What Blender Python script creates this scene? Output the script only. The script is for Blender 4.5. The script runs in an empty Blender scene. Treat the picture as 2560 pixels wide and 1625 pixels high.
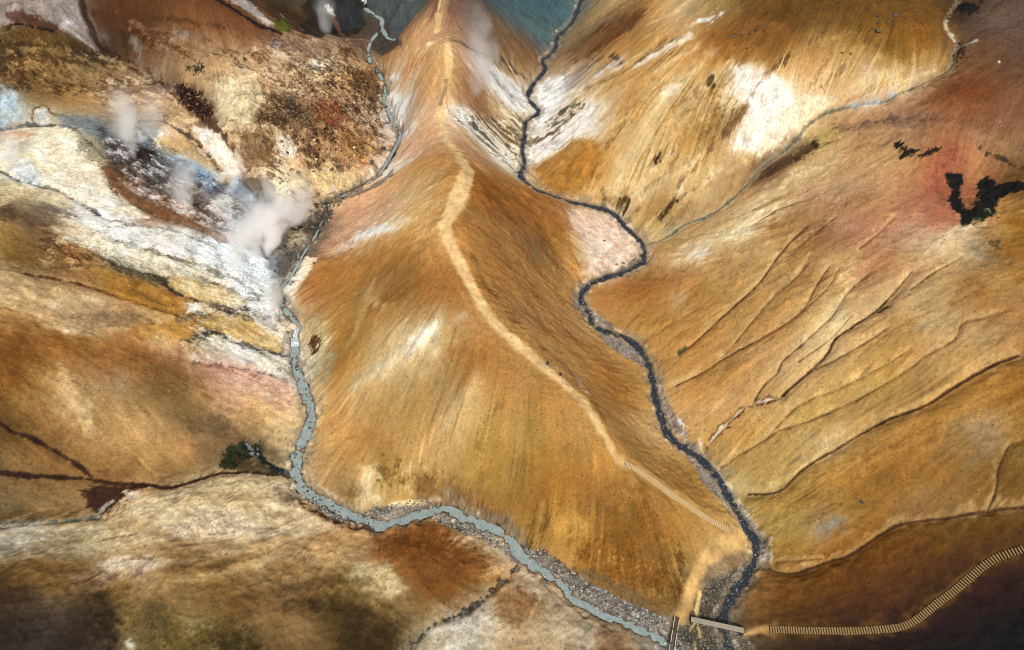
import bpy, bmesh, math, random
import numpy as np
from mathutils import Vector, Matrix, Euler

random.seed(7)
rng = np.random.default_rng(11)
scene = bpy.context.scene

# ------------------------------------------------------------------ camera
CAM_H, PITCH, FPX, IW, IH = 125.0, math.radians(52.0), 1730.0, 2560.0, 1625.0
cam_data = bpy.data.cameras.new("camera")
cam = bpy.data.objects.new("camera", cam_data)
scene.collection.objects.link(cam)
cam.location = (0, 0, CAM_H)
cam.rotation_euler = (math.pi / 2 - PITCH, 0, 0)
cam_data.sensor_width = 36.0
cam_data.lens = 36.0 * FPX / IW
cam_data.clip_start = 1.0
cam_data.clip_end = 5000.0
scene.camera = cam
scene.render.resolution_x, scene.render.resolution_y = 1024, 650

# ------------------------------------------------------------------ sky and sun (thin overcast)
SUN_EL, SUN_AZ = math.radians(56), math.radians(-179)      # azimuth from +y, negative = left
world = bpy.data.worlds.new("World"); scene.world = world
world.use_nodes = True
wn = world.node_tree.nodes; wl = world.node_tree.links
for n in list(wn): wn.remove(n)
wout = wn.new("ShaderNodeOutputWorld"); wbg = wn.new("ShaderNodeBackground")
sky = wn.new("ShaderNodeTexSky"); sky.sky_type = 'NISHITA'; sky.sun_disc = False
sky.sun_elevation = SUN_EL; sky.sun_rotation = SUN_AZ
sky.dust_density = 4.0; sky.air_density = 0.8; sky.ozone_density = 1.0
hsv = wn.new("ShaderNodeHueSaturation"); hsv.inputs['Saturation'].default_value = 0.35
wl.new(sky.outputs[0], hsv.inputs['Color']); wl.new(hsv.outputs[0], wbg.inputs[0])
wbg.inputs[1].default_value = 0.095
wl.new(wbg.outputs[0], wout.inputs[0])
sd = bpy.data.lights.new("sun", 'SUN'); sun = bpy.data.objects.new("sun", sd)
scene.collection.objects.link(sun)
sd.energy = 3.0; sd.angle = math.radians(5); sd.color = (1.0, 0.95, 0.87)
_d = Vector((math.sin(SUN_AZ) * math.cos(SUN_EL), math.cos(SUN_AZ) * math.cos(SUN_EL), math.sin(SUN_EL)))
sun.rotation_euler = _d.to_track_quat('Z', 'Y').to_euler()
sun.location = (-150, 100, 250)
scene.view_settings.view_transform = 'Standard'
scene.view_settings.look = 'None'
scene.view_settings.exposure = 0.05
scene.view_settings.gamma = 1.0
scene.view_settings.use_curve_mapping = False
scene.cycles.use_denoising = True
scene.cycles.filter_width = 0.95
scene.cycles.volume_bounces = 16
scene.cycles.max_bounces = 16
# ------------------------------------------------------------------ ground tracing: a sight line through a
# point of the photograph meets the ground at a known height -> a point of the place
CP, SP = math.cos(PITCH), math.sin(PITCH)
def unproj(px, py, z):
    a = (px - IW / 2) / FPX; t = (IH / 2 - py) / FPX
    d = (CAM_H - z) / (SP - t * CP)
    return a * d, d * (CP + t * SP), z

# stream and gully courses: px, py, height
RIGHT_STREAM = [(1462,-60,24.5),(1454,0,22),(1445,21,21.3),(1436,46,20.6),(1421,68,20),(1393,93,19.2),(1389,118,18.6),(1375,139,18),(1357,150,17.6),
 (1362,171,17.2),(1346,196,16.5),(1327,221,15.9),(1321,246,15.3),(1345,279,14.6),(1329,296,14.2),(1312,311,13.8),(1311,339,13.2),
 (1305,375,12.5),(1311,411,11.8),(1300,439,11.3),(1325,464,10.8),(1343,477,10.6),(1404,500,10.1),(1457,512,9.7),(1511,523,9.3),(1539,539,9),
 (1546,547,8.9),(1579,583,8.4),(1604,608,8),(1612,633,7.7),(1604,658,7.4),(1564,679,7.1),(1518,694,6.8),(1479,711,6.5),(1454,733,6.2),
 (1454,754,6),(1471,779,5.7),(1486,815,5.3),(1529,833,5),(1579,854,4.7),(1607,886,4.4),(1625,926,4.1),(1636,976,3.7),(1650,1033,3.2),
 (1664,1076,2.9),(1700,1116,2.6),(1743,1143,2.3),(1775,1169,2.1),(1804,1212,1.8),(1825,1251,1.5),(1850,1294,1.2),(1875,1330,1),
 (1889,1366,.8),(1882,1409,.55),(1861,1448,.35),(1832,1487,.15),(1811,1530,0),(1807,1562,-.1),(1814,1598,-.2),(1825,1625,-.3),(1840,1680,-.5),(1850,1760,-.7)]
LEFT_STREAM = [(926,155,17),(946,182,16.5),(958,206,16),(964,225,15.8),(960,255,15.3),(970,275,15),(982,304,14.6),(1000,339,14.1),
 (985,375,13.5),(956,424,12.7),(922,456,12.2),(878,480,11.8),(845,496,11.5),(822,522,11.2),(807,549,10.9),(789,589,10.5),(767,622,10.2),
 (745,660,9.8),(725,695,9.4),(700,728,9),(708,765,8.6),(728,795,8.3),(742,819,8.1),(738,840,7.6),(739,868,6.5),(737,906,6.2),(744,940,5.9),
 (757,968,5.6),(768,998,5.4),(778,1020,5.2),(779,1050,5),(769,1080,4.8),(756,1105,4.6),(746,1129,4.4),(738,1166,4.1),(744,1193,3.9),
 (759,1222,3.7),(791,1243,3.5),(839,1270,3.3),(887,1294,3),(927,1305,2.8),(945,1316,2.7),(985,1307,2.6),(1039,1291,2.45),(1078,1278,2.35),
 (1113,1273,2.2),(1158,1294,2),(1211,1315,1.8),(1253,1335,1.6),(1279,1360,1.4),(1305,1393,1.25),(1331,1414,1.15),(1361,1430,1.05),
 (1391,1451,.95),(1411,1473,.85),(1421,1492,.75),(1445,1507,.7),(1469,1516,.6),(1495,1533,.5),(1525,1546,.4),(1560,1557,.3),
 (1594,1572,.2),(1629,1585,.1),(1661,1607,0),(1683,1624,-.1),(1740,1665,-.3),(1800,1720,-.5)]
BRAID_A = [(905,-50,25),(911,2,21.5),(911,18,19.6),(930,33,19.2),(952,47,18.7),(954,65,18.4),(942,84,18.1),(928,104,17.8),(920,126,17.5),(926,155,17)]
BRAID_B = [(953,58,18.5),(962,84,18.1),(973,96,17.9),(993,102,17.7),(1012,116,17.4),(1040,118,17)]
RAVINE_L = [(240,112,30),(263,125,29),(319,154,27.5),(372,191,26),(415,213,25),(465,247,23.5),(518,300,21.5),(545,324,20.5),(585,385,18.6),
 (596,442,16.4),(651,496,13.6),(664,560,12),(668,628,10.6),(700,660,10)]
RAVINE_R = [(2400,-40,59),(2400,0,57),(2375,29,56),(2364,54,55.3),(2371,75,54.6),(2396,104,53.4),(2386,132,51.8),(2379,168,49.8),(2321,200,47),
 (2257,229,44),(2200,252,41.5),(2118,268,37.8),(2064,282,35),(2021,311,32),(1996,339,30),(1957,379,27),(1914,411,24),(1879,450,21.2),
 (1843,486,18.6),(1800,518,16),(1757,543,13.6),(1710,561,11.6),(1664,595,9.8),(1614,611,8.2)]
GULLY_W = [(0,1176,15),(71,1187,13.2),(143,1191,11.6),(229,1198,9.8),(286,1209,8.8),(357,1209,8),(421,1216,7.2),(482,1201,6.5),(536,1187,6),
 (607,1180,5.4),(679,1184,4.8),(738,1186,4.05)]
GULLY_W2 = [(-40,1040,21),(0,1058,19),(36,1080,17.4),(82,1094,15.6),(143,1130,12.8),(189,1159,11),(229,1191,9.9)]
GULLY_S = [(1296,1400,1.4),(1275,1441,2),(1236,1473,2.6),(1200,1505,3.1),(1154,1537,3.6),(1082,1562,4.2),(1050,1594,4.6),(1029,1625,4.9),(1000,1680,5.4)]
RIDGE = [(1120,-90,45),(1106,0,38.5),(1100,30,36.5),(1095,55,34.2),(1092,80,32.3)]
CREST = [(930,160,18),(960,142,22),(1007,119,27),(1060,105,32.5),(1118,106,35.5),(1122,150,33.6),(1117,200,31),(1105,250,27.8),(1100,275,26.6),(1110,330,27.5),
 (1130,360,29),(1145,385,31),(1168,420,33),(1150,470,33.2),(1125,540,33),(1118,570,32.5),(1135,620,31),(1160,680,29.5),(1190,740,28),
 (1230,800,26.5),(1290,855,25),(1350,905,23.7),(1400,945,22.4),(1440,985,21),(1470,1020,19.6),(1500,1070,17.4),(1525,1120,15.2),
 (1545,1150,14),(1620,1196,10.9),(1690,1240,8.2),(1760,1285,5.4),(1824,1325,2.9)]
SPUR = [(1168,420,33),(1240,447,26.5),(1340,482,17.8),(1450,515,11)]
FARCREST = [(520,-40,38),(560,5,36),(640,52,33),(690,78,30.5),(760,90,27.5),(850,95,24)]
SCATTER = """1250,50,30;1200,150,29;1250,200,21.5;1280,330,14.6;1300,100,24.5;1200,20,35;1230,290,19;1230,400,16.5;1350,60,23;1010,60,27;985,30,24
800,30,20;750,55,17;860,70,17.5;820,-60,30;1000,-120,34;960,110,17.6;890,110,19.5;1000,200,22;1000,270,19;1050,220,28;1050,300,23;1030,400,22;950,520,17;880,600,15
900,700,17;850,800,14.5;900,900,16.5;1000,800,24.5;1100,800,27;1050,1000,17.5;1200,950,22.5;1300,1000,21.5;900,1050,10;1000,1150,9;1150,1150,13;1300,1150,14.5;1420,1120,15
1100,1230,4.8;1200,1260,5.5;1300,1300,5.8;1400,1300,7.5;1500,1250,9.5;1450,1400,2.8;1550,1400,4;1620,1330,6;1600,1460,1.5;1660,1400,2.5;1680,1300,5.6;800,700,12;780,1000,6.6;790,1150,5.4;850,1220,4.8;960,1265,3.1
1250,600,26;1350,580,18;1400,620,13.5;1450,600,10.5;1520,600,8.9;1560,640,8.1;1300,700,21;1400,720,11;1380,800,15;1450,850,9;1500,900,8.5;1560,950,6;1480,960,14;1560,1060,8.5;1620,1120,5.4;1700,1200,4.4;1780,1260,3
1800,1370,2;1760,1400,1.9;1735,1440,1.6;1712,1520,1.2;1820,1420,1.3;1770,1480,.8;1740,1580,.5;1700,1560,.9
600,600,14.5;450,480,20;300,420,24;130,400,26.2;60,360,27.5;0,330,27.5;-60,420,28;200,250,27;100,200,29.5;0,130,34;100,60,36.5;200,60,35;0,0,40;150,10,39;225,90,32;330,40,34;420,60,34;500,110,31;330,110,30;600,100,30;700,110,27.5;800,110,24
640,170,27;700,200,25.5;600,240,25.5;800,250,23.5;860,330,19.5;880,200,21.5;920,300,17.5;750,400,16.5;700,480,14.5;640,350,21;780,470,14;740,560,12;700,600,11;560,300,23.5;500,180,28.5;420,150,29;900,420,15
400,320,24.5;330,360,23;450,390,20.5;520,450,18;600,520,14.6;250,470,24;400,540,18.5;250,330,27;130,300,27.2;0,260,29;60,230,29.5
560,660,13.2;640,700,10.5;400,620,18.5;300,560,21.5;150,560,24;0,560,29;0,640,27.5;0,700,27.5;200,700,21.5;400,760,16;600,850,10.5;690,900,7.4;500,740,14;630,780,10.4
0,850,26;0,950,23;200,950,16.8;400,1000,12;600,1050,7.6;690,1100,5.4;690,1000,6.4;100,1120,14.2;300,1120,10.4;500,1140,7.8;300,870,16;150,840,20.5;600,960,8.4
0,1240,13.6;120,1250,11.6;264,1291,8.9;143,1307,10.9;0,1325,13;350,1250,9.4;420,1240,9.6;480,1222,9.4;560,1205,8.6;640,1195,7;690,1203,5.6;480,1300,11.4;620,1280,9.4;740,1270,4.8;800,1310,4.4
700,1340,7;850,1345,5;600,1420,9.6;300,1440,13.6;100,1420,16.4;0,1460,18.6;900,1400,7;1000,1380,7.6;1050,1400,7.8;1130,1350,5;1150,1400,6;1190,1440,4.4;1100,1500,5.6;950,1340,4.4;850,1480,9;1000,1540,6.6
700,1560,10.6;400,1500,15;420,1580,13;300,1600,12;280,1530,13.4;100,1550,16;100,1625,16;560,1625,11;850,1600,8;1230,1400,2.2;1200,1370,2.6
1350,1500,4.8;1320,1450,2.6;1250,1560,5;1150,1600,4.8;1450,1580,3.4;1400,1540,3.6;1560,1610,1.8;1300,1620,5;1500,1640,2.4
1280,1750,5.5;500,1750,12;100,1750,16;1700,1740,0;2000,1720,2;2200,1750,6;2560,1750,13
1700,700,12.5;1650,640,10.4;1800,600,17;1900,600,21;2100,550,29;2300,520,35;2560,450,42;2560,200,53;2400,250,49;2200,310,40;2050,340,31.5;1950,430,26;2560,0,60;2450,100,55
1750,800,11.4;1560,740,7.6;1650,850,7;1700,950,6.4;2000,850,18.6;2300,850,27.6;2560,800,34;2000,700,22;2300,680,31.5;2560,620,38.5;1800,1100,6;1760,1020,6.6;2000,980,14;2100,1050,15.4;2400,1100,23.6;2560,1150,25.8;2250,960,21
1850,1200,3.6;1950,1350,4.4;1920,1260,4.4;2200,1250,12.6;2100,1180,11.4;2300,1200,17;2450,1220,20.5;2050,1440,5;1930,1480,2.8;2150,1440,7.4;1925,1565,2.4;2100,1572,4.9;2270,1565,7.9;2400,1480,12.3;2560,1375,18;2350,1400,12.8
2560,1550,14.5;2400,1600,9.8;2200,1640,6.6;1960,1620,1.8;1880,1500,1.4;2400,465,35.5;2330,440,37.5;2480,440,38.5;2440,520,36;2350,380,41
1500,50,31;1450,150,22.5;1420,250,18.6;1420,350,15.8;1450,430,13.6;1520,480,11.6;1380,420,12.8;1650,100,39;1600,250,28.5;1600,400,19.5;1700,480,16.2;1600,500,12;1850,50,48;1800,200,37.5;1800,350,27;1700,300,29;2000,50,53;2000,180,43.5;1950,300,33.5;1850,420,23.2;2250,50,57;2200,150,50.5;2200,225,44.5;2100,100,51;1560,20,37
500,-150,42;200,-150,45;1300,-120,34;1380,-100,30;1500,-100,36;2000,-150,64;2560,-150,68;-300,0,44;-300,500,38;-300,900,30;-300,1400,24;2860,0,66;2860,400,50;2860,800,41;2860,1400,25;-300,1750,20;2860,1750,18"""
def soften(z): return z if z < 26 else 26 + (z - 26) * .72       # the high ground to the right
RAVINE_R = [(a, b, soften(z)) for a, b, z in RAVINE_R]
CTRL = []
def add_line(pts, sub=2):
    for (a, b) in zip(pts[:-1], pts[1:]):
        for k in range(sub):
            t = k / sub
            CTRL.append(tuple(a[i] + (b[i] - a[i]) * t for i in range(3)))
    CTRL.append(pts[-1])
for ln in (RIGHT_STREAM, LEFT_STREAM, RAVINE_R, GULLY_W, GULLY_W2, GULLY_S, RAVINE_L, BRAID_A, BRAID_B): add_line(ln, 1)
for ln in (RIDGE, CREST, SPUR, FARCREST): add_line(ln, 2)
for tok in SCATTER.replace("\n", ";").split(";"):
    a_, b_, z_ = (float(v) for v in tok.split(","))
    CTRL.append((a_, b_, soften(z_) if a_ > 1450 else z_))
C3 = np.array([unproj(*c) for c in CTRL])
# thin coincident control points
keep = []
for i, p in enumerate(C3):
    if all((p[0]-C3[j][0])**2 + (p[1]-C3[j][1])**2 > 0.6 for j in keep): keep.append(i)
C3 = C3[keep]

def rbf_fit(xy, vals, smooth=0.0):
    n = len(xy)
    r = np.sqrt(((xy[:, None, :] - xy[None, :, :]) ** 2).sum(-1))
    A = np.zeros((n + 3, n + 3)); A[:n, :n] = r - smooth * np.eye(n)
    A[:n, n] = 1; A[:n, n+1:] = xy; A[n:, :n] = A[:n, n:].T
    B = np.zeros((n + 3, vals.shape[1])); B[:n] = vals
    return np.linalg.solve(A, B)
def rbf_eval(xy, W, q):
    out = np.empty((len(q), W.shape[1])); n = len(xy)
    for s in range(0, len(q), 20000):
        qq = q[s:s+20000]
        r = np.sqrt((qq[:, None, 0]-xy[None, :, 0])**2 + (qq[:, None, 1]-xy[None, :, 1])**2)
        out[s:s+20000] = r @ W[:n] + W[n] + qq @ W[n+1:]
    return out

# fine grid of the place (metres)
DX = 0.22
X0, X1, Y0, Y1 = -124.0, 124.0, 17.0, 232.0
NX, NY = int((X1 - X0) / DX) + 1, int((Y1 - Y0) / DX) + 1
gx = X0 + DX * np.arange(NX); gy = Y0 + DX * np.arange(NY)
GX, GY = np.meshgrid(gx, gy)                       # arrays [row=y, col=x]
# coarse solve
CD = 1.0
cx = np.arange(X0 - 2, X1 + 3, CD); cy = np.arange(Y0 - 2, Y1 + 3, CD)
CX, CY = np.meshgrid(cx, cy)
Wz = rbf_fit(C3[:, :2], C3[:, 2:3], 0.6)
CZ = rbf_eval(C3[:, :2], Wz, np.stack([CX.ravel(), CY.ravel()], 1))[:, 0].reshape(CX.shape)

def gauss(a, sig):                                  # separable blur, sigma in cells
    k = int(3 * sig + 1); w = np.exp(-0.5 * (np.arange(-k, k + 1) / sig) ** 2); w /= w.sum()
    p = np.pad(a, ((k, k), (0, 0)), 'edge')
    o = sum(w[i] * p[i:i + a.shape[0]] for i in range(2 * k + 1))
    p = np.pad(o, ((0, 0), (k, k)), 'edge')
    return sum(w[i] * p[:, i:i + a.shape[1]] for i in range(2 * k + 1))
CZ = gauss(CZ, 1.1)

def bil(a, fx, fy):                                 # bilinear lookup at fractional cells
    fx = np.clip(fx, 0, a.shape[1] - 1.001); fy = np.clip(fy, 0, a.shape[0] - 1.001)
    ix = fx.astype(np.int32); iy = fy.astype(np.int32)
    tx = (fx - ix); ty = (fy - iy)
    if a.ndim == 3: tx = tx[..., None]; ty = ty[..., None]
    return (a[iy, ix] * (1 - tx) + a[iy, ix + 1] * tx) * (1 - ty) + (a[iy + 1, ix] * (1 - tx) + a[iy + 1, ix + 1] * tx) * ty
def coarse_h(x, y): return bil(CZ, (np.asarray(x) - cx[0]) / CD, (np.asarray(y) - cy[0]) / CD)
def at(px, py):
    """first meeting of a sight line with the bare ground"""
    d = np.arange(70, 330, 0.5)
    a = (px - IW / 2) / FPX; t = (IH / 2 - py) / FPX
    x = a * d; y = d * (CP + t * SP); z = CAM_H - d * (SP - t * CP)
    hit = np.nonzero(z < coarse_h(x, y))[0]
    i = hit[0] if len(hit) else len(d) - 1
    d0, d1 = d[max(i - 1, 0)], d[i]
    for _ in range(12):
        m = (d0 + d1) / 2
        if CAM_H - m * (SP - t * CP) < coarse_h(a * m, m * (CP + t * SP)): d1 = m
        else: d0 = m
    return a * d1, d1 * (CP + t * SP), d1
def ground_pts(pts): return np.array([at(p[0], p[1])[:2] for p in pts])
def px_m(px, py): return at(px, py)[2] / FPX          # metres for one photograph pixel at that spot

Z = bil(CZ, (GX - cx[0]) / CD, (GY - cy[0]) / CD)
Z = gauss(Z, 2.5)

# ------------------------------------------------------------------ noise fields
_fy = np.fft.fftfreq(NY)[:, None]; _fx = np.fft.rfftfreq(NX)[None, :]
_fr = np.sqrt(_fx ** 2 + _fy ** 2) + 1e-9
def spec(beta, lo_m, hi_m, seed):
    """power-law noise between two wavelengths (metres), unit variance"""
    r = np.random.default_rng(seed).standard_normal((NY, NX))
    F = np.fft.rfft2(r); lam = DX / _fr
    F *= _fr ** (-beta) * np.exp(-(lam / hi_m) ** 2) * np.exp(-(lo_m / lam) ** 2)
    o = np.fft.irfft2(F, s=(NY, NX)); return ((o - o.mean()) / o.std()).astype(np.float32)
N_BIG = spec(1.6, 2, 40, 1); N_MID = spec(1.2, 0.8, 9, 2); N_FINE = spec(0.6, 0.3, 2.0, 3)
N_MID2 = spec(1.2, 0.8, 9, 4); N_BIG2 = spec(1.6, 2, 40, 5); N_FINE2 = spec(0.5, 0.3, 1.6, 6)

def aniso(theta, ratio, beta, lo_m, hi_m, seed):
    r = np.random.default_rng(seed).standard_normal((NY, NX)); c, s = math.cos(theta), math.sin(theta)
    fr = np.sqrt(((_fx * c + _fy * s) * ratio) ** 2 + (-_fx * s + _fy * c) ** 2) + 1e-9
    F = np.fft.rfft2(r); lam = DX / fr
    F *= fr ** (-beta) * np.exp(-(lam / hi_m) ** 2) * np.exp(-(lo_m / lam) ** 2)
    o = np.fft.irfft2(F, s=(NY, NX)); return ((o - o.mean()) / o.std()).astype(np.float32)
_p, _q = at(400, 300), at(760, 520); BED = math.atan2(_q[1] - _p[1], _q[0] - _p[0])     # the run of the beds on the left slopes
D_BED = aniso(BED, 3.5, 1.0, .3, 6, 31); D_BED2 = aniso(BED + .15, 3.0, 1.1, .3, 7, 32)
N_CH = spec(1.3, 0.3, 13, 8); N_CH2 = spec(1.3, 0.3, 13, 9)
# downslope streaks: noise smeared along the fall line
_Zs = gauss(Z, 9)
_gy, _gx = np.gradient(_Zs, DX)
SLOPE = np.sqrt(_gx ** 2 + _gy ** 2) + 1e-6
DIRX = (-_gx / SLOPE).astype(np.float32); DIRY = (-_gy / SLOPE).astype(np.float32)
def smear(fields, length, step):
    """average fields along the fall line, +-length metres"""
    acc = [f.copy() for f in fields]; n = int(length / step)
    for sgn in (1, -1):
        fx = np.broadcast_to(np.arange(NX, dtype=np.float32)[None, :], (NY, NX)).copy()
        fy = np.broadcast_to(np.arange(NY, dtype=np.float32)[:, None], (NY, NX)).copy()
        ix = fx.astype(np.int32); iy = fy.astype(np.int32)
        for k in range(n):
            fx += sgn * step / DX * DIRX[iy, ix]; fy += sgn * step / DX * DIRY[iy, ix]
            ix = np.clip(fx + .5, 0, NX - 1).astype(np.int32); iy = np.clip(fy + .5, 0, NY - 1).astype(np.int32)
            w = 0.5 + 0.5 * math.cos(math.pi * (k + 1) / (n + 1))
            for a, f in zip(acc, fields): a += w * f[iy, ix]
    return [((a - gauss(a, 45)) / a.std()).astype(np.float32) for a in acc]
S_FINE, S_MID, S_BIG = smear([spec(0.2, 0.25, 1.0, 21), spec(0.5, 0.6, 3.0, 22), spec(0.8, 1.5, 8.0, 23)], 9.0, 0.3)

def sstep(e0, e1, x):
    t = np.clip((x - e0) / (e1 - e0), 0, 1); return t * t * (3 - 2 * t)

# ------------------------------------------------------------------ distance helpers on the grid
def box_of(pts, m):
    x0 = int(max(0, (pts[:, 0].min() - m - X0) / DX)); x1 = int(min(NX, (pts[:, 0].max() + m - X0) / DX + 2))
    y0 = int(max(0, (pts[:, 1].min() - m - Y0) / DX)); y1 = int(min(NY, (pts[:, 1].max() + m - Y0) / DX + 2))
    return (slice(y0, max(y1, y0 + 1)), slice(x0, max(x1, x0 + 1)))
def seg_dist(pts, sl, vals=None, closed=False):
    x = GX[sl]; y = GY[sl]; best = np.full(x.shape, 1e9); bv = None if vals is None else np.zeros(x.shape)
    n = len(pts)
    for i in range(n if closed else n - 1):
        ax, ay = pts[i]; bx, by = pts[(i + 1) % n]; dx, dy = bx - ax, by - ay; L2 = dx * dx + dy * dy + 1e-9
        t = np.clip(((x - ax) * dx + (y - ay) * dy) / L2, 0, 1)
        d = (x - ax - t * dx) ** 2 + (y - ay - t * dy) ** 2
        if vals is not None:
            m = d < best; bv[m] = (vals[i] + (vals[i + 1] - vals[i]) * t)[m]
        np.minimum(best, d, out=best)
    return (np.sqrt(best), bv) if vals is not None else np.sqrt(best)
def inside(pts, sl):
    x = GX[sl]; y = GY[sl]; c = np.zeros(x.shape, bool); n = len(pts)
    for i in range(n):
        ax, ay = pts[i]; bx, by = pts[(i + 1) % n]
        if ay == by: continue
        c ^= ((ay > y) != (by > y)) & (x < (bx - ax) * (y - ay) / (by - ay) + ax)
    return c
def smooth_line(pts, n=4):
    """Catmull-Rom through (k, dims) points"""
    P = np.asarray(pts, float); P = np.vstack([2 * P[0] - P[1], P, 2 * P[-1] - P[-2]]); o = []
    for i in range(1, len(P) - 2):
        for k in range(n):
            t = k / n
            o.append(0.5 * (2*P[i] + (P[i+1]-P[i-1])*t + (2*P[i-1]-5*P[i]+4*P[i+1]-P[i+2])*t*t + (3*P[i]-P[i-1]-3*P[i+1]+P[i+2])*t**3))
    o.append(P[-2]); return np.array(o)
# ------------------------------------------------------------------ stream beds
def world_line(tr, n=4): return smooth_line([unproj(*p) for p in tr], n)
WATER = {}
def carve_stream(name, tr, wpx, bank=2.2, depth=0.2, bump=0.25):
    P = world_line(tr)
    f = np.linspace(0, 1, len(P))
    dep = np.sqrt(P[:, 0]**2 + P[:, 1]**2 + (CAM_H - P[:, 2])**2) * 0.94
    hw = np.interp(f, np.linspace(0, 1, len(wpx)), wpx) * dep / FPX / 2
    WATER[name] = (P, hw)
    sl = box_of(P[:, :2], 7)
    d, zs = seg_dist(P[:, :2], sl, P[:, 2]); _, h = seg_dist(P[:, :2], sl, hw)
    d = np.maximum(d + bump * N_MID[sl] * 0.35 + 0.04 * N_FINE[sl], 0)
    zb = np.where(d < h, zs - depth + (depth + .06) * (d / h) ** 2, zs + .06 + (d - h) * 0.16)
    w = sstep(h * 0.9, h + bank, d)
    Zs = np.maximum(Z[sl], np.where(d < h + 5, zs + 0.05, -99))
    Z[sl] = zb * (1 - w) + Zs * w
    return sl, d, h
BANKS = [carve_stream("right", RIGHT_STREAM, [8, 9, 10, 11, 11, 12, 12, 14, 16, 17, 19, 20, 21], 1.6, bump=.55),
         carve_stream("left", LEFT_STREAM, [8, 8, 7, 6, 6, 5, 11, 19, 22, 25, 27, 24, 25, 22, 24, 25, 20, 15, 15, 22, 25], 1.6, bump=.7),
         carve_stream("braid_a", BRAID_A, [14, 9, 12, 9, 8, 8], 1.2), carve_stream("braid_b", BRAID_B, [9, 10, 9], 1.2)]

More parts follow.
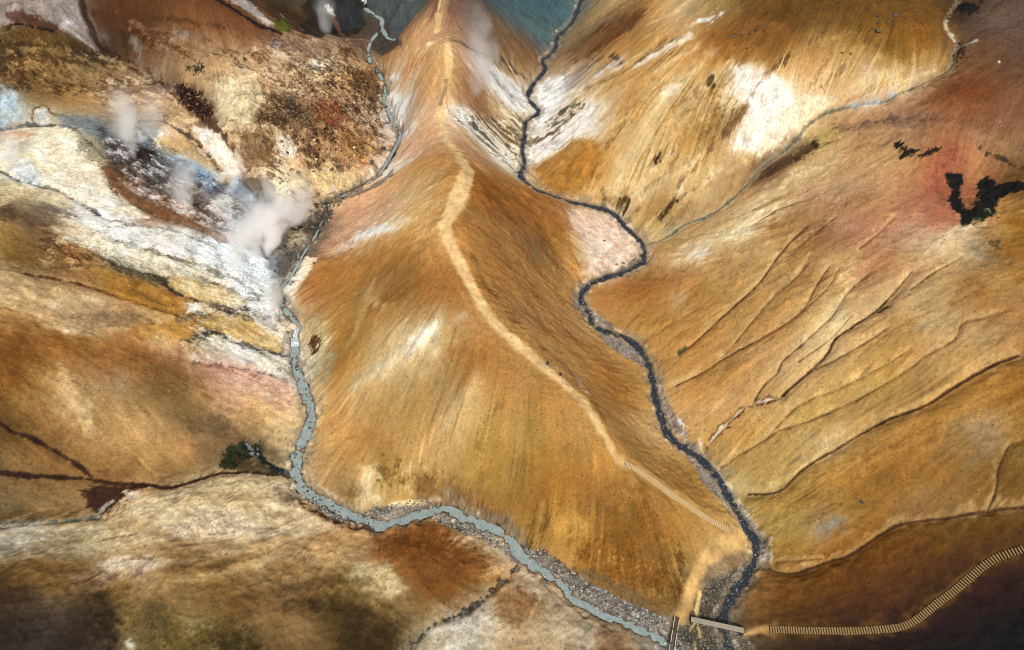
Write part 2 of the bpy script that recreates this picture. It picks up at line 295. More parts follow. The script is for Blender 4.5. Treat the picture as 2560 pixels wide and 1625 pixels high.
# ------------------------------------------------------------------ ground colours read at points, their light and shade left in
def lin(hexs):
    v = np.array([int(hexs[i:i + 2], 16) for i in (0, 2, 4)]) / 255.0
    return np.where(v <= 0.04045, v / 12.92, ((v + 0.055) / 1.055) ** 2.4)
BASE = """
20,10,9c8f86 100,10,94867e 180,20,8f827a 240,40,4a3020 60,45,5b3d2e 130,60,5a4035 200,70,8d8078 232,96,8c7f75 10,60,8b8580 60,90,6a4c22 150,100,6b5028 0,110,4f3d22 100,130,7d5f35 200,120,3a3026 250,125,33291f
50,170,5f4526 130,190,83623a 200,180,97774a 260,170,7c6242 30,210,6b5030 0,180,5d4a30 20,250,a9b6b6 30,280,a9b5a8 10,300,8e9da0 80,240,8a6c40 140,240,7b5935 200,240,a07848 105,285,c9bfa8 160,260,a2824e
250,230,b08a5c 220,290,b79b70 300,250,9d7f60 330,280,b99a72 300,30,5a381f 400,30,6b4426 500,30,7a4d2c 600,40,6a472b 350,70,5b3a22 450,80,7a5638 550,80,7d5433 650,100,80573a 320,110,4c3423 380,130,6b4a30 460,120,8a6442 540,130,a5805a 600,130,b08a63
400,180,8e7a62 480,170,b39163 560,170,b8976a 640,160,b98f66 470,200,b89a6c 550,200,cdb184 620,200,cfae85 700,130,a98562 760,170,d8bf9a 800,170,d9c8a8 430,230,4a2f24 480,260,4d3326 520,300,523528
400,250,c9a578 440,300,d6b487 560,260,d8c596 600,290,dcc79b 540,330,d9c29a 560,370,c9a97a 640,250,a68560 680,280,8f704e 700,320,8a6a45 740,230,c9a184 790,260,9c5f3c 800,300,8d4a2c 830,280,93552f
620,330,a8835a 660,380,a9845a 710,360,d9cbb0 640,410,a5805a 700,430,d8c19a 760,400,a97d50 820,380,a9804f 800,430,c29a6b 840,470,cfb27e 40,330,c98f60 20,360,d8bfa0 100,340,e8d8b8 180,340,dccfae 80,400,eaddc0 150,400,e6d6b2 240,360,8f8468 250,400,7d6d50 200,420,b59d74
60,430,d5d5cc 90,450,c9d0cc 20,440,c5c5b5 40,480,e2cfa0 10,500,d9bf90 140,480,d5c7ae 200,490,e8ded0 280,510,eae6e0 130,520,7d7060 20,530,5d4d35 180,310,84898a 230,310,7d848a 270,330,5c5f62 320,330,7e7a72 270,370,6f6a66 330,370,6d6868 350,390,4a3a38 300,420,6b5040 270,440,7c5535 290,470,8a6038 340,460,9b7a60 380,490,a88c78
370,340,e2e2e0 400,340,ccd0d0 380,365,5d6e78 420,350,ddb67e 470,370,cf9f60 520,400,dcc39a 450,400,6e90ac 480,410,7f9ab0 520,440,a9bccb 560,430,c9d0d5 440,420,8a8880 420,450,8d8a84 480,470,b8a890 540,480,5d4f58 560,510,e5e0d5 600,480,9fb2c2 640,500,a9bfd0 620,530,b9ccd8
530,350,ecdfcc 570,400,ecddc8 590,430,e8dcd0 640,450,ae9068 620,470,a58863 700,470,e5dcd0 750,470,d9c8a8 720,520,d9d0c4 780,500,b0a080
870,20,4a4a3a 960,20,5d625c 1010,30,4b4f4a 900,60,3a352a 870,70,4b3f2c 930,75,5b4a42 955,115,4f4742 985,85,54524a 890,110,86684f 905,130,9a7d62
1040,40,8d6a4a 1060,60,b58a60 1090,70,c49a70 1030,90,b08a66 1100,20,7d5a45 1140,30,7a5340 1180,20,6d5a50 1150,80,9a7352 1200,60,6b6560 1250,30,5e6868 1300,20,4f686c 1350,40,4b6870 1400,40,4d6468 1420,20,52676a 1300,80,6b6460 1350,100,5d666a 1380,100,6a6f72
1220,110,8a7050 1280,110,856343 1320,130,80603f 1350,140,7b5c40 1240,150,8c6c48 1180,120,a88872 1100,115,d0a878 1060,120,c99c68 1000,140,c0905a 960,160,bd8c56 1050,150,dcb280 1020,170,cfa06a 1150,130,cfa57c 1140,160,b58a52 1100,180,d5a868
985,195,e4dccd 1010,190,cf9f70 1050,200,c49058 1000,225,d8a878 990,250,e5ddca 1010,260,e0d8c4 1050,240,cf9a60 1090,230,c8935a 940,230,a07850 1170,170,b8917a 1180,200,a87a58 1190,240,9a6b48 1200,280,9c7048 1160,220,c09068 1150,260,c8a070 1210,170,ded8d0 1240,190,dcdcd6 1260,220,d8d6d0 1290,200,d8b890 1310,180,a98456 1290,165,8f7048 1240,170,ccb492
1230,230,dcd4bc 1280,260,ccc4b0 1310,280,d0c8b4 1240,260,c09660 1260,290,c4a878 1290,320,c8b898 1130,270,e6ddcc 1160,290,ddd5c5 1190,310,d8d0bc 1220,330,d5cbb2 1270,360,b5a07a 1230,370,ddd4bd 1270,400,ddd5c0 1290,425,cfc0a0
1180,340,cba67c 1120,320,dcb48a 1060,320,d8a878 1010,315,c9c4bc 1030,310,dcc9b4 1000,360,cf9560 1050,350,d0986a 1000,385,dcb090 980,400,ecdfcf 1020,375,e4cdb5 1100,370,c9925e 1080,400,c48a4a 1200,400,c09064 1160,380,c89a68
970,430,e8d8c4 1000,430,d5a870 1050,430,cf9c5c 950,460,dcb48a 1000,470,d8a870 900,490,dcaa80 960,510,d5a070 1060,480,dab072 1120,460,c9954f 880,520,d8a47c 1180,440,a56c2e 1220,470,9c6026 1260,490,a0642a 1300,500,a86c30 1200,520,a86e34 1350,510,b07838 1400,530,b88a60
1420,100,8a7a5a 1450,60,8d7a55 1480,30,a38a5a 1520,20,c9a870 1430,150,a08055 1470,120,7d5838 1520,80,7a4f28 1560,60,6d4424 1580,30,8a5e30 1600,60,a97842 1640,20,c4985c 1680,40,cfa56a
1420,190,c4b8a8 1390,220,d5d5d2 1360,260,dedede 1400,250,dcdad5 1440,200,bfa890 1480,190,ceb48a 1500,150,b08a55 1550,120,b9874a 1600,110,b8843f 1650,120,c89a58 1700,100,c89a60 1450,240,d0b890 1520,220,caa36a 1480,270,dfd3bd 1430,290,c8b89a 1400,320,d8d0c0 1380,290,cfcac0 1440,340,e0d8cc 1480,320,e5dccc 1520,300,d8b888 1560,270,c4934e 1600,240,c89a58 1650,210,d5b47c 1700,220,d8bc88
1350,320,d4ccba 1350,370,e0d5c0 1400,370,d8c4a0 1450,380,b8873f 1420,420,a8742e 1360,410,c09a68 1480,400,b07c38 1440,450,a8752f 1390,460,ae7c38 1500,440,bc8c48 1530,380,c9a060 1560,340,cba76a 1600,330,d8bc84 1650,320,d4b67c 1480,475,d0b078 1550,480,d8bb86 1600,450,d5b67c 1650,430,cfae72 1560,400,d0ac70 1600,520,cba870 1650,530,8f6c38 1540,500,8a7040 1500,500,b28a4a
1720,30,b89a6a 1790,20,a07e48 1850,30,8a6430 1950,30,6d4a20 2050,30,6b4a20 2150,30,735022 2250,20,7a5524 2340,30,7c5522 2330,80,80561f 1720,100,c49a5a 1780,90,94602a 1850,80,7a5226 1900,100,7d5526 1960,80,6f4b22 2050,100,94703a 2150,80,8a6228 2230,100,8a5f24 2300,110,8a5c24
1740,150,c49050 1800,140,a87030 1870,130,a4732f 1930,130,94692e 2000,140,b08a50 2100,130,a8844a 2200,150,a88248 2280,150,9c7436 2350,150,a67e40 1740,190,cda765 1800,190,d0a868 1860,190,e0cfae 1900,200,d8b884 1960,190,cda060 2050,170,c2935a 2100,190,cba56a 2180,170,c9ab80 2250,180,c49c58 2320,180,b8935a 2360,160,a88550
1780,220,b88a4a 1840,220,e2d8c0 1900,230,ecebea 1950,230,eae4d8 2000,210,dcb888 2050,220,dcbf90 2100,240,d5b078 2180,220,dcc090 2250,210,dcc498 2300,190,cdb894 1740,260,b08448 1790,260,c9a060 1830,270,d8bc88 1870,260,e8e0d0 1920,270,eeece8 1980,260,e8dac0 2040,260,dcb47c 2100,260,d8b074 2160,250,cfc0a4
1720,310,b88a45 1780,310,a67c42 1830,300,8a6435 1860,310,d8c49c 1900,300,f0e8d8 1960,300,ecdcc0 2010,290,e8d0a4 1840,350,e2cba4 1900,340,ecd8b4 1960,340,e2c49a 1720,360,c0924c 1770,350,98743c 1800,370,b08c58 1850,380,d8bc88 1890,390,b89a68 1740,400,d8b878 1790,420,ccaa70 1840,420,b89560 1720,440,d8bb80 1780,470,caa870 1730,500,c49c60 1800,470,b8945c
2420,20,4a3a2c 2400,40,3a2e22 2460,40,6b5444 2520,50,6d5848 2440,90,6a5240 2500,120,6b4f3c 2540,150,6b4c38 2430,140,6f4c34 2480,180,75502f 2420,200,7c4e30 2380,200,7a5030 2330,230,8a5a34 2400,240,7a4626 2460,220,7c4c2c 2540,230,7b5236
2260,260,a87e58 2200,280,b8885a 2330,270,9c6a44 2400,290,8a5836 2480,280,865638 2540,300,8a5f40 2140,290,c49468 2080,310,c4986a 2120,310,ba9064 2260,310,8d6a50 2200,330,b0865a 2330,330,a07048 2400,330,a0704a 2480,330,8a6448 2540,340,8a6545
2060,340,c4a258 2040,330,c8a868 2010,340,b08a5c 1990,370,7d6a42 2020,380,8d7540 2100,360,caa66a 2150,350,c09464 1960,400,5b4028 1920,420,62452c 1890,440,6d4e34 1990,400,c4a070 2050,380,d4b078 2100,400,c89a60 2250,390,b08a58 2200,400,c49a68 2270,420,bb8a58 2320,400,b87c4c 2390,370,a86840 2370,380,985a42 2450,380,b47c50 2520,370,9a7248 2545,400,8a6640
2160,440,c4986a 2220,450,bc8e60 2290,460,b07a4c 2330,450,a8644a 2350,430,a6604a 2440,430,b07a4c 2500,420,8a5c3a 2540,430,6b4c2c 2000,470,c49c6c 1950,470,c4a06a 1900,480,caa470 1850,500,c8a26a 2080,490,bc9066 2150,500,b08458 2240,500,b47f54 2310,490,aa684c 2340,480,ac664a 2390,490,a06040 2430,480,a86444 2520,510,b88848 2545,490,7a5528 1880,530,e2c898 1930,530,dcc090 1820,520,c8a068 1760,540,aa9068 2000,530,a87f50 2080,530,b08656 2200,540,b07c50 2280,530,b87a54 2360,530,b07050
20,560,b89058 60,560,7d654a 100,560,6d5a44 20,600,a07434 60,620,86612e 100,600,8d6c40 130,580,7a5c3c 140,560,9a8058 180,560,e4d6b4 220,580,dcd6c4 160,600,dcc8a0 200,615,b08450 150,640,94683a 230,630,a8783e 180,650,8a6236 30,650,80602e 90,660,7d5c32 120,650,8d6c44
280,570,dfe2de 330,570,e5e4da 380,580,e4e2d2 430,590,e2e0d0 480,600,dfdcc8 500,630,9c8c60 300,600,e0d8c0 360,620,cdb898 420,640,e6e2d2 280,630,e8dcc0 330,660,d8ccb0 380,670,c4b080 450,680,b09050 500,680,8a7448 290,670,7d6a48 350,690,6a5c40 400,700,55503e 540,690,786848
370,550,8d6a50 420,560,9a7a64 480,560,8a7060 540,570,a8988c 560,600,d8e0e2 600,620,d5e0e4 640,650,cfdcdf 560,650,e0e8e8 620,680,c8d6d8 580,700,dfe2da 640,720,c4d2d4 600,740,dcdccc 660,700,b8c8cc 640,770,c8c8c0 690,730,b0bcc0 680,690,8a9090
670,560,e0e4ea 640,590,d8e0e8 700,570,8a7c68 720,600,cbb68c 740,580,d0be94 700,630,6d625a 730,640,5e5750 750,610,8a7c6a 720,680,5d564e 760,650,5a5550 770,600,8a7c68 790,570,4d463e 740,660,605850
0,690,e0cf9f 40,710,d0b078 90,720,bc9868 150,720,b08a60 200,730,bc9a70 30,760,d8bc84 80,770,b89668 140,750,d8bc88 200,760,b08c60 260,780,9a7a58 320,790,8a6c48 200,800,94744e 250,820,a8855a 120,800,cba878 60,790,c8a468
300,700,a06f30 350,720,a0702e 260,680,b4823a 420,740,9a6a30 330,740,94682f 400,760,a87838 470,770,b08040 440,720,c09a58 500,720,d0a864 550,730,c9a668 460,700,d0b47c 380,810,b8863f 430,820,bb893e 360,830,b07d3c 480,830,b58a4c
510,790,b08c50 560,800,c49c54 620,810,c9a460 600,830,caa868 660,830,dcd0b0 690,840,c8c8b8 500,850,8d7a58 580,860,e0ddd5 560,880,d8cdb0 640,870,d0b070 700,880,d8d8cc 620,890,dcdfd8 660,900,d0c4a0 690,920,d8dcd4 400,850,c89c5c 450,870,dcb888 500,890,dfcda0 400,835,dcc8a0 620,780,b0a898
100,850,94602c 30,840,8a5c28 180,860,a4702f 250,850,b07d40 320,860,a06a34 380,890,945f30 60,900,8a5a26 20,950,80531f 120,920,a0743a 170,940,b8925c 200,900,a07038 260,920,98683a 320,900,8f5e34 340,940,9a7040 300,960,b09060 420,930,8d6438 450,900,94603a
520,900,b07a60 560,920,c09078 600,920,cfa088 650,940,d0a890 700,960,d4b49a 520,940,b88a6a 580,960,cfa080 640,980,d8ae88 690,1000,d8b488 600,1000,d8ac80 550,1000,c89a70 480,960,94703f 440,980,8d6c40 500,1010,8a6a3a 400,970,7d5c30 640,1040,cfa66c 600,1050,b08a58 700,1050,d8bb88 560,1060,7a6244 500,1050,8d7048
40,1000,9a6f34 100,1000,a87c44 180,1010,d0b07a 200,1050,c09860 140,1050,a87c44 60,1050,7c5a2c 20,1080,5d4424 260,1000,a88250 300,1040,b8925c 360,1050,c49a62 330,1000,9a7440 420,1050,8a6c40 240,1070,8a6434
790,660,b8814a 830,650,a8763a 730,700,e8d8bc 715,740,e0c9a4 760,720,9a6630 790,760,a87440 820,720,a06a34 850,700,b07a3a 780,800,b09868 770,830,b8a070 800,790,a88850 840,800,b0803c 790,870,b0a078 810,850,c0a46c 790,910,a89c7c 830,900,9a6a30 850,860,a8742f 800,970,c8a870 830,960,b8843f 850,1000,c09050 800,1030,c8a468 830,1050,c08c48 780,940,c0b490
870,560,d8a880 920,570,ecdcc4 900,590,e4d0b4 960,560,e0c090 1000,570,d8b078 1040,560,d8aa66 1060,590,dcae6e 880,610,c8945c 950,620,b88444 1020,620,b07c38 900,650,a8763a 960,680,a27038 1020,680,9a6a32 1080,680,a06e34 1100,640,b48044 870,700,a87636 930,740,b88c50 1000,740,98662e 1070,730,986630 1120,740,a06e38 900,780,b8883f 880,820,a6742f 960,790,ad7e40 1040,800,b08a50 1100,790,b08c58 1150,780,b08048
940,840,c0a068 1000,840,cdb480 1060,830,ddd0b0 1080,850,d8c8a0 1130,830,b8965c 1170,850,a87640 1200,830,b48248 900,900,b88c4a 960,900,c8a870 1020,890,d0b88c 1080,900,b89a68 1130,890,a47840 1180,900,98642c 1230,880,ac783a 1280,900,b07f40 880,950,c49c5c 940,950,d0ae78 1000,950,b89a60 1050,950,ac8c54 1110,950,a4804a 1160,970,b08a50 1180,980,c49c60 1240,960,b47e3c 1300,960,b88646 1350,970,b07a38
880,1010,cba468 940,1010,b08c50 1000,1020,b48e50 1060,1020,b08848 1130,1020,c09860 1170,1020,ccaa70 1220,1020,b8904c 1290,1030,b08644 1360,1030,b4833e 1420,1040,b58442 900,1070,b88a48 960,1070,b48a4c 1060,1070,ba9050 1130,1080,caa466 1200,1080,bc944c 1280,1080,b08a44 1360,1080,b08440 1440,1080,b48848
1150,550,a87438 1200,560,ae7a40 1250,550,a8763c 1300,560,a06c38 1340,560,94602a 1380,560,a8743a 1400,580,b8823e 1430,600,cb9e60 1180,610,b8843f 1230,620,a8763e 1290,620,a87a44 1340,620,7d6040 1380,620,98672c 1420,640,bc8a44 1440,660,c89a58 1200,680,b08040 1250,690,a8763c 1310,680,b0844a 1360,670,a27840 1400,690,ac8048 1240,740,ad7c40 1300,740,ac7c44 1350,740,a87844 1400,740,b4864a 1280,800,b48248 1340,800,b4824a 1400,810,b88a50 1450,810,c0935a 1330,860,bc8c4c 1400,870,b88848 1460,860,bb8c4e 1500,870,b88648 1540,900,b88444 1440,920,be9050 1500,940,b88240 1560,960,b07a38 1500,1000,b88848 1560,1010,a87434 1610,1000,b88a48 1540,1060,b88c50 1600,1060,c09a60 1620,1030,c09658
1440,540,d8b498 1480,570,dcc0a8 1520,560,dcb89c 1560,600,d8c4b0 1580,630,d8c4a8 1500,630,dcc8b0 1480,660,d8c4a4 1530,660,d8c0a0
1600,560,b08a48 1640,580,d8c080 1680,575,9c9478 1700,600,b08850 1640,620,b48a50 1620,680,a8783c 1560,710,a87038 1600,720,a0682f 1500,740,a87034 1660,660,c49458 1680,720,b07a3e 1690,750,c8a470 1560,770,b88444 1520,790,b88448 1620,800,b08038 1660,780,a8763a 1600,840,c09850 1660,860,bc8c48 1640,880,b88a4a 1700,830,b88642 1650,920,b08444 1690,900,b4884a 1680,960,c09a60 1670,1010,b8925a 1700,1050,b8905a
1740,570,c4985c 1790,570,d8b070 1830,560,d8bc88 1870,570,e8d8b0 1820,590,e0c898 1760,600,e0c490 1740,635,eadec4 1720,640,e4d0ac 1800,640,b8945c 1720,680,b48850 1780,690,b08a54 1840,640,b08a54 1880,600,d4b078 1930,570,a87840 1980,560,a07848 2050,570,a87a50 2100,560,b4805a 2160,560,b88060 2220,560,b87c5a 2290,570,c09470 2350,550,b06848 2390,560,a86c50
1940,620,c09c60 1990,620,a87a40 2040,610,94683c 2100,600,a06c48 2160,610,b07c54 2220,610,b88860 2290,620,c4a074 2350,600,c8a880 2400,580,d0b890 2450,570,b49468 2500,560,b08040 2540,560,98661f 1740,730,a87434 1800,740,b08444 1860,700,b08c54 1900,740,b88a48 1960,670,bc9458 2010,690,a87440 2060,660,c89c60 2110,650,caa468 2160,670,b07c54 2230,670,b08050 2290,680,b89468 2350,660,c4a06c 2410,640,c4a878 2460,620,7d6c50 2460,650,8d7458 2540,620,9a6420
1740,800,b48040 1800,830,b88648 1850,800,b88c4c 1900,800,c09050 1960,770,bc8c4c 2020,740,c49a5a 2080,730,c0985a 2150,740,bc945c 2200,720,c49a68 2260,740,c8a470 2320,730,b89868 2380,720,bc9a60 2440,700,ac7c40 2440,740,a0703a 2500,700,b08848 2540,720,b88a50 1720,880,b88844 1780,880,b88848 1840,930,b48444 1900,880,c09460 1960,850,c4985c 2020,820,c8a064 2080,800,d8bc84 2110,790,e0c890 2160,810,c89a5c 2220,780,bc9058 2280,800,c49c60 2330,820,c8ac7c 2400,790,b08a54 2460,800,b08450 2530,800,a87c48
1720,980,bc8a48 1790,970,b88848 1850,980,c09660 1900,940,c49c60 1960,950,c4a068 2020,900,caa468 2080,920,c8a068 2150,860,c4985c 2200,870,c49850 2260,850,b88c4c 2320,870,b08850 2400,860,b89058 2460,880,b08e5c 2530,850,ac8450 1740,1050,c4985c 1800,1020,bc9058 1860,1040,b88c4c 1940,1020,c09a5c 2000,990,c49c5c 2060,980,bf9658 2120,940,c49c58 2200,930,c0964c 2260,930,b88c44 2320,950,b88e50 2380,930,b89458 2450,950,b47c34 2530,920,a87028
1860,1080,b48844 1940,1060,c09a58 2000,1040,c09a50 2060,1020,c09848 2140,1010,b8904c 2200,1000,b8904c 2270,1000,b08a4c 2340,1030,b88438 2410,1010,b88238 2480,1020,b08040 2540,1000,a06c28 2200,1060,bc9050 2290,1070,b48038 2420,1070,b09060 2480,1060,b09060 2540,1070,a87c3c
60,1120,8a6434 120,1140,8a6438 60,1150,947040 150,1110,7c5a30 200,1120,a07c48 260,1100,b89058 330,1120,c0975c 400,1100,c0935a 460,1120,bb8c54 260,1150,a07844 330,1160,8d6838 400,1160,a8824c 460,1160,94703c 520,1100,8a7050 520,1150,7a5f3a 280,1190,7d5830 420,1195,7c5a34 700,1100,c0a878 720,1120,b8a074 680,1150,6d6044 660,1110,7a6a50 620,1165,5a4a34
30,1210,8d6a3c 100,1220,7c5c34 160,1210,8a6638 60,1250,9a7c50 130,1255,a88a5c 190,1240,9c7a4c 50,1285,7a5c30 150,1285,8a6a3c 20,1300,6d6a58 280,1270,8a6a48 320,1240,d0bfa0 300,1280,d4b884 340,1270,d0ac74 380,1240,d8b880 330,1225,b08854 420,1240,dcc48c 480,1220,dcc490 550,1205,e4cc98 620,1195,e4d0a0 660,1210,dcc494 450,1270,d8bc88 520,1240,d0aa64 580,1230,ccac64 470,1250,c89c50 640,1250,c8a868 630,1280,c09c50 690,1270,d4b888 720,1260,d8bc90 560,1280,d4b88c 500,1290,ccb08c 430,1300,d0b48a 380,1290,d8b880 680,1300,a87c3c 710,1290,9c7038 640,1300,c0a074
20,1330,c0bcb0 80,1330,c8c0b0 30,1360,c4bcaa 120,1340,bfac88 180,1320,b89868 60,1380,b8a078 20,1400,b09870 250,1310,ccb07c 320,1320,c8a878 200,1350,a88850 260,1350,a8844c 150,1370,a48450 320,1350,b8945c 400,1350,b4905c 480,1330,c4a484 550,1320,bca084 600,1330,c8a87c 680,1340,c09c64 760,1320,c89c64 820,1330,bc8c54 500,1370,c4a47c 580,1370,bc9860 650,1380,c4a068 750,1370,b88c50 830,1360,c0945c
150,1400,9a7848 220,1390,a88650 270,1410,d0b898 320,1400,d8c4a4 380,1410,ccb090 340,1430,c8a87c 440,1410,94703c 520,1400,9a7440 470,1390,8d6838 560,1420,a48048 620,1400,c09a60 240,1440,7a5c44 200,1430,94703f 260,1430,b09878 420,1440,b08c58 480,1450,bc9c64 380,1460,ac8850 560,1450,a07a44 640,1440,ac8450 720,1420,a87c44 800,1400,bc9458
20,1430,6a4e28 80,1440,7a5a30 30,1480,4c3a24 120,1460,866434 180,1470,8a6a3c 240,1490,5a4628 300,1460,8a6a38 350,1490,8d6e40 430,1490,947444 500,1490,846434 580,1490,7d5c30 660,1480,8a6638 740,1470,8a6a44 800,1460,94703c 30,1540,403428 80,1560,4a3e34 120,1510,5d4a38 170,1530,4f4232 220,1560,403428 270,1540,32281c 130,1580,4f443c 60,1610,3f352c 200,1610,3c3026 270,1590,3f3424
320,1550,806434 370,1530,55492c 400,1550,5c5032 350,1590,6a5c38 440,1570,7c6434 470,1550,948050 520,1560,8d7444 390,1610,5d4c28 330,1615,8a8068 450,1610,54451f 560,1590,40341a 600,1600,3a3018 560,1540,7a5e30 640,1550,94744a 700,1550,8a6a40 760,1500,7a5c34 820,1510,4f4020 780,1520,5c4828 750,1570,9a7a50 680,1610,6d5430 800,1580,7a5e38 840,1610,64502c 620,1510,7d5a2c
870,1100,c08e4c 920,1110,b07e3c 960,1120,a87a40 880,1150,bc8c4a 900,1190,c8a468 920,1200,dcc898 870,1230,8a6c3c 920,1240,dcc494 960,1180,94702f 970,1220,b08c48 1010,1150,b89050 1060,1120,c09a5c 1010,1220,c8a460 1060,1210,9a7440 1100,1170,bc9458 1150,1120,bc9450 1050,1240,94703c 1140,1230,94703c 1180,1180,b0863c 1220,1130,b48a40 1280,1130,b08640 1340,1130,a87c34 1400,1130,a87a34 1460,1120,b48844
1200,1250,94682e 1240,1220,a87c34 1290,1200,a87c38 1350,1190,a4742e 1400,1200,9c6c2c 1450,1190,a07030 1500,1180,a87834 1240,1280,8d6430 1280,1270,a07434 1330,1260,94682c 1400,1260,a4762f 1460,1260,98682c 1520,1250,94642c 1560,1220,b0803c 1600,1240,a87c38 1300,1330,9a7238 1350,1320,98702f 1400,1310,b4883c 1440,1300,b88c40 1480,1310,a87830 1540,1310,8d5f24 1590,1290,8a5c24 1640,1290,a07434 1680,1300,a87c3c
1340,1360,a87c3c 1400,1370,b08038 1450,1380,a4762f 1500,1370,98682a 1550,1380,8a5c20 1600,1370,94662a 1640,1360,8a602c 1680,1380,b08038 1450,1410,a07030 1500,1430,946628 1560,1440,98682c 1620,1440,8d6028 1500,1470,94662c 1560,1490,8a6434 1620,1500,7c5a30 1670,1460,94682c 1660,1510,86622f 1640,1400,86602c 1690,1430,9c7840
880,1340,c8a068 940,1340,b88448 1000,1330,a87038 1060,1320,a0682f 1100,1330,98622c 1000,1370,94622c 1060,1370,8a5828 1120,1370,8a5a28 1180,1380,8d602c 950,1390,a87440 1020,1420,8a5c28 1090,1420,7c5024 1150,1420,7c5024 1210,1420,94642c 1240,1420,caa068 880,1390,c49c64 910,1430,d0b880 950,1440,c0a470 980,1470,ccb884 920,1470,a88c58 1050,1470,7d5226 1110,1470,6d4820 1160,1470,7d5628 1200,1460,8d6430 860,1480,6d5428 900,1520,5c4826 960,1510,7c6434 1010,1510,8d744a 1060,1520,94703c 1110,1510,8a6230 870,1570,4d3c20 930,1570,4c3c20 990,1570,5c4a2c 1030,1550,7d6a40 900,1610,40321c 960,1610,46361e 1010,1600,6a5a3c
1180,1330,b8a488 1220,1370,b8a888 1260,1390,b0a084 1160,1350,c0a070 1200,1400,b0885a 1310,1440,c0a078 1340,1450,b8a890 1280,1460,c09868 1370,1480,c0a078 1240,1500,bca88c 1290,1490,946438 1320,1500,9c6a3c 1280,1530,8a5c30 1330,1530,a87c50 1400,1510,c0a47c 1440,1540,c4a880 1400,1560,c4ac84 1350,1570,c0a478 1220,1540,c8bca8 1160,1560,d0cabc 1100,1590,cfcdc4 1140,1580,d4d2c8 1080,1610,b8b4a0 1200,1590,c0b498 1260,1580,b89868 1150,1615,b8bab0 1230,1615,b89c70 1300,1610,b08c5c 1380,1600,c0a474 1440,1590,bca888 1480,1580,b4aa98 1460,1610,a89c84 1510,1590,7a5230 1540,1600,7d5430 1560,1620,8a6444 1590,1610,9c8468 1620,1615,7c6a54
1720,1180,b08440 1760,1230,a87c40 1710,1220,b08440 1790,1280,b8904c 1830,1300,c09850 1750,1310,a88040 1720,1340,a87a38 1700,1360,a87634 1780,1380,c09854 1820,1400,a88a5c 1860,1390,b0905c 1780,1440,947c5c 1830,1440,8a7860 1750,1460,8a704c 1770,1500,5c5240 1800,1480,5d5444 1740,1500,7a6444 1730,1440,a88448
1780,1100,b8904c 1840,1110,b08648 1810,1190,a8905c 1860,1170,b08c4c 1840,1220,c0a468 1880,1260,b08a48 1900,1150,b48c4c 1960,1130,b8944c 2000,1150,c4a058 1940,1190,c09c58 2000,1120,b8945c 2060,1110,c4a874 1990,1200,b48c44 2050,1180,b88c44 2120,1150,b88438 2180,1120,b48440 2250,1120,a87434 2320,1120,a87838 2400,1110,9c7844 2460,1120,8a7050 2540,1130,8d6830
1920,1260,b08a40 1980,1260,b48c40 2040,1250,a87c38 2110,1220,ac7c34 2180,1200,94682c 2250,1190,98682c 2320,1190,9c702f 2400,1190,8d642c 2460,1200,846028 2540,1200,7c5824 1960,1310,a88c4c 2030,1310,a48850 2080,1300,a08058 2060,1330,988468 2110,1290,a88440 2170,1270,946a30 2230,1260,a07438 2300,1250,98744a 2370,1250,94703f 2440,1240,8a683c 2540,1240,806030
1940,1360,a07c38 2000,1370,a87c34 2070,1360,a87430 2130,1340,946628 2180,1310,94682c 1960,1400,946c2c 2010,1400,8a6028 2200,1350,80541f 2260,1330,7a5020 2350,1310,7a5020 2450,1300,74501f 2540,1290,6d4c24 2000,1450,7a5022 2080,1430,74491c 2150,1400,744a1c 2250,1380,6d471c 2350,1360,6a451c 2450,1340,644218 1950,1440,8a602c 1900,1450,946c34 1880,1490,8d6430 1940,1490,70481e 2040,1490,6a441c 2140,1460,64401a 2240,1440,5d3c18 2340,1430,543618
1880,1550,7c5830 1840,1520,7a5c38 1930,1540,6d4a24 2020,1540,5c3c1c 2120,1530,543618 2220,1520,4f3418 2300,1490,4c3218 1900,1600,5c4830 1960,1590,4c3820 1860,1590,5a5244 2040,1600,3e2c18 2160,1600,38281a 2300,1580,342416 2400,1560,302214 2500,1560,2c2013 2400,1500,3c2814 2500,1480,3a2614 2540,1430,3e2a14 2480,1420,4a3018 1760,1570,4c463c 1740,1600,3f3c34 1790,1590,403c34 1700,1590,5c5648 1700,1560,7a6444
"""  # lower corners: brown soil, darkened further by vignette painted into its colour
E_REF = 1.32        # light falling on level ground at this sun, sky and exposure
_b = []
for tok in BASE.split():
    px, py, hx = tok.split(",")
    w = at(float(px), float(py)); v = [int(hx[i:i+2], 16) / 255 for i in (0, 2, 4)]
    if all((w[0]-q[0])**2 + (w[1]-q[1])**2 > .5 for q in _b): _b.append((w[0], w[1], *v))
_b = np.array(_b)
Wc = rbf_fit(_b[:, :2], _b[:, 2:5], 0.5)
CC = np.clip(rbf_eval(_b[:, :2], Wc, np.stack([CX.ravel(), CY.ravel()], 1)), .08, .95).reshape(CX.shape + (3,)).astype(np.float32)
# read the colour field a little off along the fall line, so that tints end in rills
slw = sstep(.05, .45, SLOPE).astype(np.float32)
off = (0.25 * S_MID + .4 * S_BIG + .12 * S_FINE) * slw
WXo = GX + DIRX * off + 0.45 * N_MID2 + .15 * N_FINE; WYo = GY + DIRY * off + 0.45 * N_MID + .15 * N_FINE2
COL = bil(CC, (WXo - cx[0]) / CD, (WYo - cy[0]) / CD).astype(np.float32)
ROUGH = np.zeros((NY, NX), np.float32)          # broken ground
SPECK = np.full((NY, NX), .35, np.float32)      # how stony the surface reads close up

